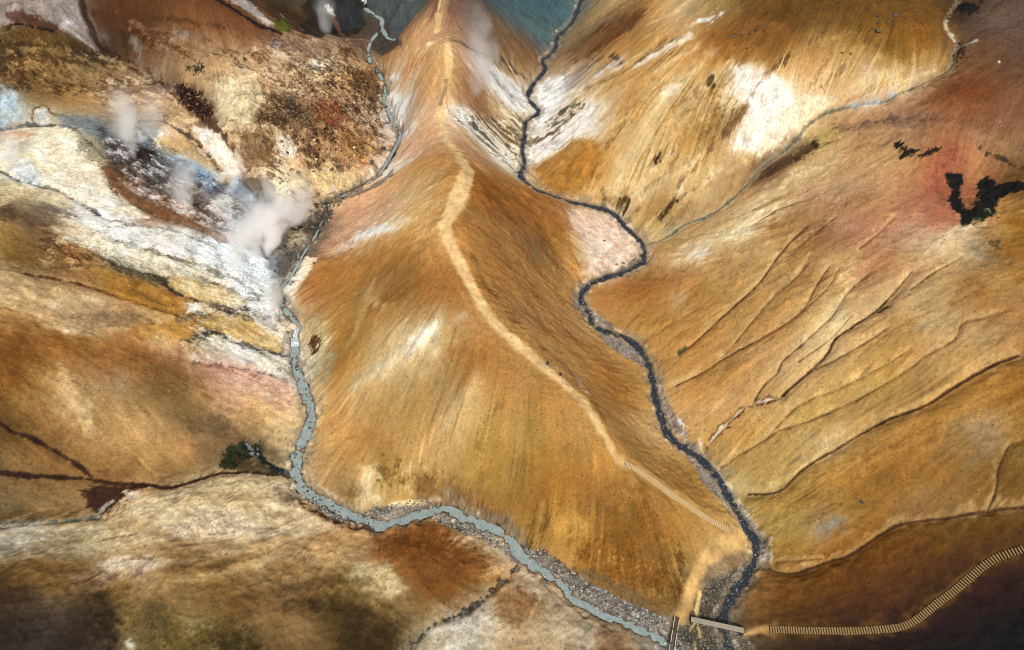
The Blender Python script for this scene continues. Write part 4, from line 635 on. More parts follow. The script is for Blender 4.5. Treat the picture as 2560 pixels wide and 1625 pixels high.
for a, w, c, o_ in (("1592,160 1640,131 1690,106 1722,90", 22, "e7dbc2", .8), ("1590,152 1640,124 1700,92", 2.5, "6a4c28", .7), ("1640,180 1690,150 1740,120", 8, "d9be8c", .6), ("1440,232 1500,196 1560,160 1620,120", 6, "d9c49a", .6), ("1460,262 1540,215 1620,170 1680,130", 5, "a9793a", .6), ("1500,300 1580,235 1650,190 1720,140", 7, "c08c42", .55), ("1530,318 1600,262 1660,222", 8, "ddc08a", .6),
   ("1530,140 1545,150 1552,158", 9, "3f2f1e", .8), ("1490,190 1520,172 1548,155", 6, "dfe0dc", .8), ("1400,205 1430,185 1470,165 1500,150", 5, "5f4a3a", .6), ("1410,170 1470,130 1540,90 1600,55", 5, "a98a5a", .6), ("1420,130 1480,90 1560,40", 6, "6b4f30", .6), ("1470,70 1530,40 1570,10", 7, "b89866", .6), ("1540,100 1590,70 1640,30", 8, "b98a4c", .6), ("1620,60 1680,30 1720,0", 8, "dcbf8c", .55), ("1700,80 1750,50 1800,25", 4, "e2cfa4", .6),
   ("1560,530 1600,480 1660,400 1722,332", 7, "e8d3a2", .6), ("1590,525 1650,452 1702,382", 4, "8e6838", .6), ("1540,482 1556,432 1578,380", 14, "e3c993", .6), ("1565,470 1590,420 1620,370", 7, "a67c3e", .55), ("1615,562 1680,512 1742,470 1802,420", 9, "e6d2a2", .6), ("1640,545 1700,500 1760,452", 4, "7d5a30", .6), ("1600,440 1640,390 1690,330 1730,280", 8, "dcc085", .55), ("1650,470 1700,420 1750,372 1790,340", 7, "b58a48", .55), ("1690,520 1750,480 1820,430 1880,395", 7, "c9a264", .6), ("1730,545 1790,500 1850,455", 6, "ad8450", .6), ("1480,470 1500,440 1505,400", 5, "8e6228", .5), ("1640,330 1680,280 1720,240", 6, "8d6730", .5), ("1700,360 1740,320 1790,290", 9, "9a7438", .5), ("1620,300 1660,250 1700,215", 7, "e2cb98", .55),
   ("1750,200 1790,170 1830,150", 6, "dcb878", .6), ("1780,240 1820,200 1850,170", 5, "a57a3c", .5), ("2010,215 2060,185 2110,160", 9, "d9bd8a", .5), ("2080,245 2140,215 2200,190 2260,170", 8, "dcc496", .5), ("2120,255 2180,225 2240,205", 4, "b48a4c", .5), ("2230,215 2290,190 2340,172", 8, "d8c49c", .5), ("1950,150 2030,110 2100,90", 8, "b98f50", .5), ("2000,190 2080,150 2160,120", 7, "c49a58", .45), ("2200,140 2210,190 2195,225", 5, "caa158", .5), ("2260,140 2265,185 2250,215", 5, "b88c42", .5), ("2310,130 2312,170", 5, "c49a50", .5),
   ("1780,585 1840,556 1900,530 1965,500", 6, "ecd8aa", .75), ("1755,612 1825,582 1885,560", 7, "efe0ba", .75), ("1840,600 1900,575 1950,545", 5, "dcbc80", .65), ("1880,520 1940,490 2010,455", 7, "e6cf9c", .65), ("1930,500 2000,462 2080,425", 5, "d9b880", .6), ("1850,545 1920,510 1990,478", 4, "a27c4a", .6), ("1990,480 2060,440 2140,400", 6, "d0a670", .5), ("2020,520 2090,470 2170,425", 8, "b88a5c", .5), ("2050,560 2120,505 2190,460", 6, "9c7046", .5), ("2120,560 2180,510 2240,470", 6, "c4946a", .5), ("2190,570 2240,520 2290,480", 7, "a8704c", .5), ("2250,580 2300,530 2350,490", 7, "c48a68", .45), ("1720,680 1790,650 1860,640", 7, "c8a468", .5), ("1740,770 1800,740 1850,700", 8, "ad7c3c", .45), ("1930,660 1960,630 2000,590", 5, "d9b87c", .55),
   ("2110,345 2180,330 2260,325", 8, "c49a6c", .5), ("2130,370 2210,360 2300,350", 7, "a57a52", .5), ("2300,300 2400,300 2500,320", 9, "7c5138", .45), ("2330,250 2420,262 2520,262", 9, "925a38", .45), ("2420,330 2480,350 2540,380", 7, "a87c54", .5), ("2420,70 2480,90 2550,100", 7, "5c4636", .5), ("2440,150 2500,165 2556,180", 7, "7d5a42", .5)):
    stroke(a, c, w, o_, .35, .35, .5)
patch("430,565 540,575 600,600 660,640 690,720 700,790 640,770 570,720 500,660 430,620", "e3e8e8", .35, 1.6, .8, .8)
patch("0,1328 90,1318 220,1312 330,1322 420,1350 300,1380 180,1400 60,1400 0,1400", "d8c8a2", .55, 1.2, .4, .3)
patch("560,1330 700,1335 860,1350 900,1390 800,1420 700,1400 620,1380", "d2ae78", .5, 1.2, .4, .3)
patch("880,1405 960,1415 1015,1470 1000,1500 930,1490 870,1450", "d3c190", .5, 1.0, .5, .6)
# bands of the near left hill
for a, w, c, o_ in (("100,1405 260,1385 420,1368 560,1342", 20, "a9864e", .5), ("180,1442 330,1418 480,1402 620,1370", 14, "d6c098", .5), ("420,1428 540,1402 640,1384", 18, "8c6636", .55), ("360,1474 480,1452 600,1422 700,1388", 12, "cdb480", .5),
   ("290,1486 450,1468 600,1452 760,1402", 16, "876739", .5), ("640,1482 760,1442 860,1402", 12, "c29c64", .45), ("540,1510 700,1474 840,1442", 18, "7b5b33", .5), ("690,1352 800,1332 910,1342", 10, "d6b078", .5), ("0,1420 120,1415 240,1440", 22, "6e5128", .5), ("40,1395 160,1382 260,1372", 12, "c8b080", .5),
   ("800,1470 900,1452 960,1470", 12, "5a4524", .5), ("720,1520 800,1500 900,1530", 16, "4f3e22", .5), ("420,1252 500,1236 600,1222", 8, "cda65a", .5), ("360,1300 460,1282 560,1262", 10, "e8d4aa", .5), ("300,1330 420,1322 500,1302", 8, "dcc294", .5), ("860,1350 960,1330", 10, "c9a46c", .5), ("100,1330 220,1318 330,1310", 10, "d9c79c", .5), ("60,1362 180,1352 280,1340", 9, "b49460", .45)):
    stroke(a, c, w, o_, .8, .5, .0)
for a in ("420,1345 500,1338 580,1325", "450,1360 540,1350 620,1332", "260,1345 340,1335", "640,1330 700,1310 735,1290", "560,1300 620,1312 690,1312", "180,1455 240,1440", "500,1420 560,1405", "620,1460 720,1430", "300,1400 380,1392", "380,1258 440,1240 500,1228", "300,1282 340,1258 380,1240", "770,1345 820,1325"):
    stroke(a, "7a5c3c", 2.4, .55, .2, .2, depth=.15, dw=8)
# upper left: beds and hollows
for a, w, c, o_ in (("0,150 80,135 170,150 240,160", 10, "4a3820", .55), ("60,120 140,128 220,150 300,190", 7, "a98a58", .5), ("0,200 90,190 180,205 260,222", 9, "8a6a40", .45), ("120,205 200,215 280,240", 8, "5a4226", .5), ("180,165 190,200 200,240", 4, "b8986a", .5), ("160,150 172,190 180,220", 3, "4a3620", .5), ("255,140 290,150 310,165", 9, "c2a274", .6), ("270,165 310,172 340,190", 7, "b8976a", .55), ("230,235 300,245 360,270", 9, "d9b68a", .5), ("250,215 330,225 390,250", 7, "7a5638", .5),
   ("330,60 420,70 520,90 620,110", 8, "8e6a48", .5), ("360,40 470,55 580,75", 8, "4e3320", .5), ("430,100 520,110 600,128", 8, "a88462", .5), ("330,100 350,130 345,150", 12, "7d7a74", .6), ("440,85 480,90", 7, "8a8c88", .5), ("300,70 310,100 300,120", 16, "45301f", .5)):
    stroke(a, c, w, o_, .5, .5, .3)
# red, golden and dark knots on the lava slope
for a, c, o_ in (("850,335 930,330 945,375 900,410 850,400", "b07c40", .5), ("600,335 660,330 680,390 640,425 605,400", "80603c", .6), ("660,245 720,235 790,280 800,330 740,335 690,300", "54402e", .5), ("870,165 935,178 952,235 930,255 880,225", "5e4226", .6), ("780,255 840,258 870,300 850,325 800,315", "8e4a2c", .55), ("745,440 830,415 910,428 880,460 810,490 770,480", "d9bf8a", .6), ("730,110 800,108 830,135 790,150 745,145", "8f7258", .6), ("850,120 880,120 890,138 862,142", "4e3a26", .8)):
    patch(a, c, o_, 1.0, 1.2, .4, rough=.6)
patch("1300,1420 1380,1460 1422,1502 1500,1552 1600,1592 1640,1625 1040,1625 1090,1572 1170,1542 1240,1492 1285,1442", "c6b491", .45, .6, .4, .4)
patch("1240,1475 1300,1470 1350,1490 1340,1530 1290,1560 1240,1540", "94602f", .4, 1.6, .6, .6)
patch("400,1235 480,1215 560,1200 640,1192 700,1205 740,1255 800,1290 860,1322 760,1335 640,1345 480,1352 400,1325 330,1295 300,1290 330,1255", "e6d0a6", .65, .8, .4, .4)
patch("0,640 30,680 100,705 190,725 260,760 220,800 260,840 170,840 90,800 0,720", "cfae78", .4, .8, .5, .6)
patch("1770,1400 1850,1372 1876,1388 1862,1422 1820,1442 1765,1475 1748,1500 1738,1470", "917655", .8, .5, .3, 0)
patch("1800,1290 1840,1305 1872,1345 1880,1375 1850,1372 1800,1345", "c79f60", .7, .6, .3, 0)
# stones and gravel beside the left stream
GRAVEL = ["905,1285 940,1268 1000,1258 1060,1250 1095,1258 1100,1268 1070,1275 1030,1287 985,1300 945,1306 925,1298",
 "1080,1288 1115,1283 1160,1305 1210,1325 1250,1345 1285,1385 1288,1402 1250,1375 1200,1345 1150,1330 1090,1310",
 "1290,1352 1325,1365 1370,1380 1405,1410 1450,1440 1500,1470 1560,1500 1620,1525 1660,1545 1655,1590 1600,1568 1555,1550 1500,1530 1450,1500 1425,1480 1400,1448 1350,1420 1310,1395",
 "760,1228 800,1250 850,1276 900,1300 880,1312 830,1295 780,1262 755,1240",
 "690,655 720,630 760,625 770,640 750,680 715,720 690,740 680,715 700,690"]
GCOL = ["7d776c", "857f70", "706a60", "6d675c", "5f5850"]
for g, c in zip(GRAVEL, GCOL): patch(g, c, .92, .5, .5, 0, speck=1, rough=.25)
patch("1440,1420 1480,1420 1560,1460 1620,1500 1600,1515 1540,1490 1480,1455", "6a5a40", .6, .7, .7, 0)
patch("1600,1530 1670,1540 1690,1570 1650,1590 1600,1560", "858078", .7, 1, .5, 0)
patch("965,1262 1000,1252 1050,1252 1095,1258 1040,1263 985,1272", "e0c48c", .95, .3, .15, 0)
patch("1115,1262 1140,1258 1200,1290 1240,1318 1225,1320 1160,1290", "6d7c74", .7, .6, .8, .4)
patch("1150,1240 1200,1255 1240,1285 1275,1320 1260,1320 1200,1280", "5f3a1c", .6, .7, .9, .6, brk=1)
stroke("1280,1350 1330,1370 1380,1392 1410,1420 1440,1436", "5a3a1c", 4, .8, .25, .3, depth=.2)
stroke("1295,1415 1340,1435 1385,1458 1412,1485 1430,1505", "8a4a24", 4, .8, .25, .3)
stroke("1430,1490 1470,1512 1510,1528 1570,1552", "4c2c18", 5, .85, .25, .4, depth=.3)
# left-stream banks, ridge side
patch("765,835 800,800 825,820 815,880 790,940 770,930 760,880", "b3a67e", .6, .8, 1.2, .6, speck=1)
patch("785,840 800,838 798,865 780,875 768,862", "4e2c18", .85, .5, .8, .8)
patch("700,740 715,700 735,670 765,640 790,650 770,690 745,720 730,760", "ecdcc2", .8, .7, .4, .6)
patch("700,780 740,800 760,820 740,825 705,800", "6f6258", .6, .5, .8, rough=.6, brk=1)
patch("790,930 830,905 840,890 820,950 800,965", "9d8f6c", .6, .7, .8)
patch("880,590 930,560 1000,545 1040,550 980,585 920,600 870,620 800,640", "eedcc2", .55, .8, .6, 1.2)
patch("890,575 960,560 990,572 930,592 890,600", "f6f0e6", .85, .5, .6, .8)
patch("800,620 880,560 960,520 1020,500 980,540 900,580 830,630", "d8a078", .5, .9, .5, 1)
patch("955,440 1000,415 1040,385 1060,370 1030,400 990,430 960,455", "f2e6d8", .8, .6, .5, 1)
patch("965,400 1000,380 1040,350 1030,375 985,405", "c98e68", .5, .6, .5, 1)
patch("1000,330 1040,305 1060,300 1050,325 1020,345 1005,360", "c8ccd0", .7, .6, 1, .6, brk=1)
patch("960,230 990,225 1025,240 1010,275 985,300 972,280", "e9e4d8", .9, .6, .6, .6)
patch("960,190 1000,185 1010,195 975,205", "ece6da", .85, .5, .6, .6)
stroke("1000,192 1040,160 1070,140", "b87848", 10, .5, .7, .5, 1)
stroke("1040,130 1065,115 1080,112", "e8dcc8", 5, .6, .4)
patch("980,425 960,445 900,480 870,497 900,490 950,465 985,440", "6d645c", .7, .4, .5)
patch("700,600 770,590 800,560 830,520 850,500 820,500 790,540 760,590", "4a4038", .7, .6, .9, 0, rough=.8, brk=1.4, speck=1)
# ridge, left flank streaks
for a, w, c, o in (("1085,815 1050,845 1000,885 950,920 890,960", 26, "d9c9a2", .6), ("1075,825 1055,845 1030,870", 22, "e9e2d0", .8), ("1160,785 1100,830 1040,880", 8, "c9b084", .5),
    ("1180,945 1195,960 1150,1000 1110,1060", 22, "d0b078", .5), ("920,720 905,790 870,860", 22, "d4b070", .5), ("925,735 950,765 940,800", 14, "d0a868", .5), ("1250,1010 1215,1060 1200,1120", 8, "8d6428", .4),
    ("1345,1280 1330,1330 1322,1365", 5, "6d4c1c", .8), ("1368,1275 1345,1340 1335,1370", 4, "6d4c1c", .8), ("1385,1270 1365,1310", 4, "6d4c1c", .5), ("1355,1270 1338,1325", 4, "caa050", .5),
    ("1590,1180 1620,1260 1640,1330 1680,1430 1695,1500", 14, "7a5224", .5), ("1560,1170 1570,1230", 10, "8d6228", .4), ("1700,1360 1702,1420 1695,1500", 3, "5c3c18", .7)):
    stroke(a, c, w, o, .9, .5, .7)
patch("945,1150 985,1160 1010,1200 1000,1230 960,1200", "6a5020", .5, .7, 1, .6, brk=1.2)
patch("900,1165 925,1165 930,1230 960,1260 915,1260 905,1210", "dcc898", .65, .8, .8, .8)
patch("850,1225 910,1215 905,1250 860,1250", "6f5630", .6, .7, 1, brk=1)
patch("1040,1195 1130,1200 1180,1240 1120,1250 1050,1240", "84602f", .55, 1, .8, .4)
patch("1440,1330 1540,1360 1640,1400 1680,1440 1640,1480 1540,1450 1450,1390", "84551d", .5, 1, 1.6, .4, brk=1.2, speck=1)
patch("1380,1280 1450,1285 1480,1320 1440,1360 1390,1340", "c29244", .45, 1, .8, .4)
patch("1540,1230 1600,1250 1630,1330 1600,1390 1540,1370 1500,1310", "875a22", .5, 1.4, .6, 1)
# ridge, right flank
patch("1168,420 1240,447 1340,482 1430,520 1420,600 1380,620 1320,560 1250,550 1190,520 1155,480", "9d6328", .5, 1, .4, 1)
stroke("1165,430 1150,470 1135,530 1130,580 1140,640 1170,700 1210,765 1270,825", "7a5226", 10, .55, .5, .4)
stroke("1185,640 1210,700 1260,770 1340,850 1420,920 1470,985 1520,1060", "86602f", 6, .5, .6, .5)
for a, w, c in (("1260,560 1320,640 1400,740", 12, "8a5c30"), ("1220,590 1300,690 1380,790 1440,850", 6, "8a6234"), ("1300,540 1350,600 1400,680", 14, "7b5a3c"), ("1290,650 1340,730", 16, "8f6638"),
    ("1330,760 1350,800 1370,830", 12, "94622f"), ("1240,700 1290,790", 10, "966638"), ("1440,860 1500,900 1560,960", 12, "a87434"), ("1370,560 1400,620 1440,680", 12, "cc9040"), ("1395,540 1420,600 1450,680", 10, "b87a34")):
    stroke(a, c, w, .5, .8, .7, .8)
stroke("1185,705 1200,725 1205,760", "7d5630", 3, .6, .2)
patch("1410,520 1480,520 1540,545 1590,595 1605,630 1580,660 1510,685 1450,690 1470,650 1460,610 1430,560", "dcc2aa", .7, .7, .3, .6, speck=.05)
for a in ("1460,540 1490,580", "1500,545 1560,580", "1540,610 1500,660"): stroke(a, "c09078", 4, .5, .5, .5)
patch("1440,935 1450,945 1470,985 1455,970", "e0ccb0", .6, .4)
patch("1520,1140 1600,1170 1700,1240 1790,1280 1830,1310 1760,1280 1640,1215 1540,1165", "c49a58", .5, .7, .4, .6)
# white slopes either side of the upper right stream
patch("1130,265 1165,260 1200,310 1245,360 1290,410 1300,435 1270,430 1220,385 1170,330 1140,295", "e6dfd0", .85, .8, .7, 1, speck=.8)
patch("1200,150 1235,160 1275,195 1310,225 1318,250 1320,280 1290,280 1255,245 1225,200", "dfdfdc", .85, .8, .7, 1)
for a, w, c in (("1150,285 1185,315 1220,350", 9, "6f6a62"), ("1180,300 1215,345 1260,390", 5, "5c5244"), ("1235,300 1270,340 1300,370", 9, "6a5130"), ("1250,330 1290,365", 7, "7a5f38"), ("1255,265 1290,300 1308,312", 4, "b08a50"),
   ("1235,255 1270,290", 8, "e4dcc8"), ("1255,150 1275,165 1300,185", 6, "4a4634"), ("1200,345 1240,385 1280,420", 4, "7a7264"), ("1240,200 1280,240", 4, "98a0a4"), ("1225,315 1265,360 1295,395", 3, "50463a")):
    stroke(a, c, w, .75, .4, .8, .8)
patch("1130,240 1180,180 1215,230 1225,290 1190,290 1150,260", "9c6c48", .45, 1, .7, .8)
stroke("1128,100 1150,105 1180,120 1210,135", "4c4c38", 5, .7, .4, .4)
stroke("1118,112 1160,150 1200,190 1240,240", "dcc0ac", 4, .5, .5, .4)
patch("1325,285 1345,260 1345,215 1370,195 1400,190 1420,200 1410,230 1390,270 1370,300 1335,340", "e0e0de", .85, .8, .7, .9)
patch("1320,345 1370,330 1440,290 1470,245 1485,255 1480,290 1440,340 1380,385 1330,410 1312,400", "e9e2d6", .85, .9, .7, 1.2)
for a, w, c in (("1330,360 1380,330 1440,280", 8, "6a5138"), ("1370,320 1420,295 1445,275", 9, "54463c"), ("1380,300 1430,265", 4, "8a8068"), ("1405,280 1425,268 1445,262", 12, "5a5a4c")):
    stroke(a, c, w, .8, .4, .9, .9)
patch("1400,215 1440,180 1480,165 1460,190 1420,225", "8a7a70", .5, .6, .9, 1)
patch("1360,400 1430,345 1480,350 1510,380 1490,430 1460,470 1400,480 1350,450 1335,420", "ab752e", .6, 1, .5, 1)
patch("1240,0 1450,0 1430,55 1395,85 1385,120 1340,90 1290,45", "4d676d", .65, 1.4, .8, 1.4)
patch("1170,30 1240,40 1290,90 1350,150 1310,170 1250,120 1190,90", "81603f", .4, 1, .8, 1.2)
# pale streaked slope
for a, w, c, o in (("1480,130 1530,95 1580,60 1600,35", 22, "62401f", .75), ("1440,150 1500,110 1560,75", 14, "704a26", .6), ("1450,80 1520,50 1580,15", 16, "86704a", .5), ("1400,140 1460,95 1520,60", 8, "5c4830", .5),
   ("1490,185 1530,160 1560,140", 6, "d8dcd8", .7), ("1500,175 1540,145", 5, "6a5a48", .6), ("1420,240 1500,190 1570,160", 5, "e2d6c0", .5), ("1470,220 1540,190 1600,150 1660,100", 3, "8a6430", .6),
   ("1660,235 1685,215", 10, "e4e6e4", .8), ("1755,52 1780,40 1800,30", 7, "e8e4da", .85), ("1620,270 1700,210 1780,130", 14, "d8bd88", .5), ("1660,320 1720,260 1800,170", 10, "dcc290", .5), ("1560,280 1640,230 1720,150", 12, "b8843c", .5)):
    stroke(a, c, w, o, .6, .5, .9)
patch("1560,300 1600,260 1640,240 1600,300 1540,330 1520,320", "c0903f", .5, 1, .6, 1.4)
patch("1830,165 1870,165 1910,185 1950,200 1960,230 1980,250 1960,300 1920,350 1870,380 1830,370 1850,320 1870,270 1850,220", "eee6d6", .75, 1, .7, 1.8)
patch("1880,205 1910,200 1950,215 1945,250 1900,280 1880,300 1875,250", "f0eee8", .7, 1.2, .6, 2.0)
patch("1960,270 2020,260 2060,250 1990,320 1930,370 1880,385 1900,340", "eeddba", .6, 1, .6, 1.4)
patch("1830,295 1850,265 1870,252 1875,265 1855,300 1820,330 1800,345 1795,330", "7c5a34", .3, .5, .8, 1)
patch("1765,205 1780,190 1785,215 1770,215", "4a3a24", .8, .3, .7)
patch("1700,270 1740,230 1770,230 1740,300 1715,330 1700,320", "a8823f", .5, .8, 1.4, .8, brk=.8)
for a, w, c, o in (("1930,170 1965,145 1975,140", 3, "5d4424", .7), ("1870,245 1890,220 1925,180 1965,145 2040,95 2070,60", 2.5, "6d5530", .6), ("2060,215 2090,180 2110,165", 3, "8a6a3c", .6), ("2140,40 2165,75 2185,110", 3, "64461f", .5), ("2080,140 2050,175 2030,215", 4, "8a6a3c", .5),
   ("1630,410 1660,385 1700,350", 6, "9a7438", .5), ("1700,470 1720,430 1755,380", 6, "f0e2be", .6), ("1700,455 1740,420 1780,370", 3, "7a5a30", .6), ("1560,520 1620,470 1700,420 1780,350", 3, "7d5c30", .55), ("1600,500 1660,455 1720,410", 12, "e8d4a4", .5), ("1480,420 1520,360 1560,310", 4, "8d6430", .4),
   ("1505,480 1515,500 1510,525", 8, "5a4a2c", .7), ("1600,460 1630,430", 10, "e8d8ac", .5), ("1740,190 1700,250 1660,310 1640,370", 14, "b58a45", .5), ("1520,480 1540,450 1545,410", 18, "e4cc98", .5)):
    stroke(a, c, w, o, .5, .5, .7)
patch("1637,395 1650,375 1656,380 1648,400 1640,410", "3c2a1c", .9, .3, .3)
for a in ("1640,545 1660,520 1685,500 1695,505 1670,530 1650,555", "1535,515 1550,495 1560,500 1545,525", "1550,530 1570,500 1575,508 1560,535"):
    patch(a, "4a351c", .85, .4, .5, .8)
patch("1660,560 1700,520 1730,500 1700,545 1670,575", "8a6c40", .6, .6, .6, 1)
# ravine of the right slope
P_R = " ".join(f"{p[0]},{p[1]}" for p in RAVINE_R[1:])
stroke(P_R, "bfae8c", [5, 5, 6, 7, 8, 9, 11, 14, 14, 12, 10, 7], .5, .5, .3)
stroke(P_R, "78745c", [2, 2, 2.5, 3, 4, 6, 9, 10, 9, 6, 4, 3], .7, .25, .18, depth=.4, dw=24)
stroke(P_R, "4f4430", [1.5, 1.5, 1.5, 2, 2, 2, 2, 2, 2, 2, 2, 2], .45, .25, .05)
stroke("2240,232 2180,255 2120,265", "b4b8bc", 7, .8, .4, .5)
stroke("2375,40 2366,60 2390,100 2398,115", "cdbfa4", 4, .7, .3, .3)
stroke("2390,120 2415,112 2440,103", "aab49c", 5, .85, .3)
patch("2385,25 2420,5 2450,5 2440,25 2405,35", "1c1813", .9, .5, .7, rough=.5)
patch("2395,100 2410,100 2415,150 2390,165 2382,140", "24201a", .8, .5, .8, rough=.5, brk=1)
patch("1985,385 2040,340 2052,365 2045,372 2010,395 1960,420 1920,440 1890,450 1920,415", "58402a", .85, .6, .6, 1)
patch("2035,345 2052,365 2040,370 2030,355", "33301c", .85, .4, .6)
patch("2040,335 2100,320 2115,345 2060,365", "c2a45c", .6, .7, .6, .7)
stroke("1990,395 2050,365 2120,340", "5a4428", 3, .7, .25, .4, depth=.2)
for a in ("1910,470 1960,440 2050,400", "1960,455 2040,420 2100,390", "1850,530 1900,495 1960,470", "1870,560 1930,535 1990,500"):
    stroke(a, "e6d0a0", 8, .5, .5, .6, .8)
stroke("2090,320 2150,315 2240,295", "7a5c48", 6, .5, .5, .6)
stroke("2150,320 2220,300 2290,295 2330,300", "5f4a42", 12, .5, .8, .8)
stroke("2450,370 2500,390 2530,410 2560,418", "2f2a1e", 5, .7, .3, .5)
# red ground and black moss on the right
patch("2340,380 2400,365 2390,400 2365,430 2380,480 2400,520 2390,545 2330,540 2290,500 2310,450", "a65a40", .3, 1.6, .8, 1)
patch("2365,370 2395,370 2390,395 2370,400", "8f4632", .5, .7)
for a in ("2232,360 2250,355 2270,375 2298,375 2280,385 2265,398 2246,398 2255,382", "2290,392 2310,385 2330,370 2348,372 2345,382 2310,390"):
    patch(a, "24251c", .95, .3, .4, .6, rough=.4)
MOSS = ["2362,440 2375,432 2405,435 2408,460 2395,480 2390,500 2395,525 2385,515 2375,505 2360,508 2372,495 2380,475 2365,460",
 "2440,455 2470,440 2490,460 2540,455 2560,460 2560,475 2520,485 2495,500 2485,540 2440,560 2405,568 2400,530 2430,500 2450,480"]
patch("2335,395 2385,372 2400,395 2365,420 2358,470 2385,520 2360,530 2325,490 2318,440", "a05a44", .3, 1.6, .6, .8)
MOSS.append("2372,488 2400,478 2414,512 2440,515 2448,545 2410,566 2392,540 2378,515")
for a in MOSS: patch(a, "1f221a", .96, .3, .35, .2, rough=.3)
patch("2402,488 2434,483 2428,508 2408,510", "a06444", .9, .4, .3)
patch("2410,512 2440,495 2455,500 2425,522", "a66a48", .85, .4, .4)
patch("2440,520 2480,500 2490,540 2440,560 2410,565", "26301c", .6, .6, .8)
patch("2455,525 2480,520 2475,535 2458,535", "b8a888", .6, .3, .6, brk=.6)
patch("2475,605 2500,600 2500,618 2480,620", "33382c", .9, .4, .5)
patch("2380,575 2450,550 2460,565 2400,590 2350,620 2310,640 2330,600", "d8c49c", .6, .9, .7, .8)
stroke("2405,575 2450,562 2470,550", "e8dcc0", 4, .6, .3, .5)
patch("2400,190 2460,190 2480,240 2420,250 2370,230", "7c3e24", .4, 1.6, .6, .6)
# gullies of the right slope
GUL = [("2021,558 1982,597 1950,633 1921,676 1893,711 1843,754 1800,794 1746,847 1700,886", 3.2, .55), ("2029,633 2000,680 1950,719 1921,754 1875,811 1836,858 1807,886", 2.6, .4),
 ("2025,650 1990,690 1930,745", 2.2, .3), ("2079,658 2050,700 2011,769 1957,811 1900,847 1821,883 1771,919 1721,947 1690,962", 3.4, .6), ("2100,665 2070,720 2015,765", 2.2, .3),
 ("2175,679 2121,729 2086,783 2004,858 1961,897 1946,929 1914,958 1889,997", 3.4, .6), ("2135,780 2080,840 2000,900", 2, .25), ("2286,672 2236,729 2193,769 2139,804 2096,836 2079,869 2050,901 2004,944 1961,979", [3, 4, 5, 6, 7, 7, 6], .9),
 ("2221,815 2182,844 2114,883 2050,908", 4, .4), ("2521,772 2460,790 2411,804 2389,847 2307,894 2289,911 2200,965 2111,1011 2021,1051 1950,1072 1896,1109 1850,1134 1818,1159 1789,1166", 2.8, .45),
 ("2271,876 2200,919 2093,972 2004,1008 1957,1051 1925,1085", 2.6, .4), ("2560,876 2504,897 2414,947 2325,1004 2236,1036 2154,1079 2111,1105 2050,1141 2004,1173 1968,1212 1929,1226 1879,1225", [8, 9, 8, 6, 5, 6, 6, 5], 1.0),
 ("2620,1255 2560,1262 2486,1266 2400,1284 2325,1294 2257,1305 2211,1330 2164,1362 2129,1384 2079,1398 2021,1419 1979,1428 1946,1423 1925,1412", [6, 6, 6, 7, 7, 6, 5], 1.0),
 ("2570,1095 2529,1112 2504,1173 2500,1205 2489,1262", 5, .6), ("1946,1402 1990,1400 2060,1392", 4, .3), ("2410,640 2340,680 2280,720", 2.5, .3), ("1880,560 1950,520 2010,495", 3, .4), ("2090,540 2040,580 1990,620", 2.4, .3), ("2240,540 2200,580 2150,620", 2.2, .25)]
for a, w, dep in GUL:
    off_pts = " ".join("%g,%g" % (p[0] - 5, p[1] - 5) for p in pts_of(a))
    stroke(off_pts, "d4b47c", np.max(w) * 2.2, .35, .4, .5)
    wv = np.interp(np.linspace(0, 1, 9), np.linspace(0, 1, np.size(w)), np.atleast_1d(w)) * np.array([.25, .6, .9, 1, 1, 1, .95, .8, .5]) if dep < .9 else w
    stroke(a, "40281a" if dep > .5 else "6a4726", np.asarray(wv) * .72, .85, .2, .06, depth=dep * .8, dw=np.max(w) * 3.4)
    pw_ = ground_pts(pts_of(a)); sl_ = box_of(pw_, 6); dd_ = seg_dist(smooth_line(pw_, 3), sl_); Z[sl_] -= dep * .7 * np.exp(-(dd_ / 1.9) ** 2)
stroke("1961,979 1950,985 1929,995 1879,1008 1843,1033 1814,1061 1793,1083 1771,1112 1752,1134", "4f331a", 7, .8, .3, .5, depth=.5)
stroke("1945,990 1929,994 1879,1007 1843,1032 1814,1060 1793,1082 1771,1111", "e6cfae", 3, .9, .2, .25)
for a in ("1945,985 1950,992", "2222,760 2206,768", "1700,880 1712,870"): stroke(a, "3a4020", 7, .8, .3)
for a, w, c in (("2150,640 2100,700 2050,760", 6, "dcb878"), ("2130,660 2090,720", 5, "e4c48c"), ("2120,720 2080,780 2020,840", 14, "dcc088"), ("2000,660 1960,720 1900,780", 5, "caa468"), ("2240,590 2190,640 2140,690", 8, "c4926c"), ("2300,560 2240,620 2180,680", 6, "a87050"), ("2060,560 2000,610 1950,680", 7, "8f6438"), ("2380,600 2320,650 2250,700", 8, "d0b48a"), ("2010,1000 2100,960 2220,900", 6, "d0ac60"), ("2000,1145 2060,1100 2120,1075", 12, "cdb07a"), ("2060,1330 2100,1305", 14, "98907c"),
   ("2040,740 1980,800 1900,850", 5, "a87840"), ("2330,760 2240,830 2140,890", 5, "b08048"), ("2480,660 2420,710 2380,760", 8, "98683a"), ("2450,560 2500,640 2540,700", 10, "a06a28")):
    stroke(a, c, w, .5, .6, .6, .9)
patch("1740,630 1775,618 1765,638 1735,650", "efe6d2", .9, .4, .5, .6)
patch("1790,600 1830,580 1880,560 1900,580 1880,600 1820,605 1760,625", "e6d2a4", .55, .8, .8, 1)
patch("2160,915 2178,912 2180,930 2162,938", "a88850", .8, .3, .3)
for a in ("1940,1195 1980,1190 1965,1210 1935,1205", "1940,1180 2000,1180 1990,1195"): patch(a, "c8ac70", .6, .5, .9, brk=.8)
patch("2040,1320 2080,1300 2100,1295 2080,1325 2045,1335", "98907c", .6, .8, .6)
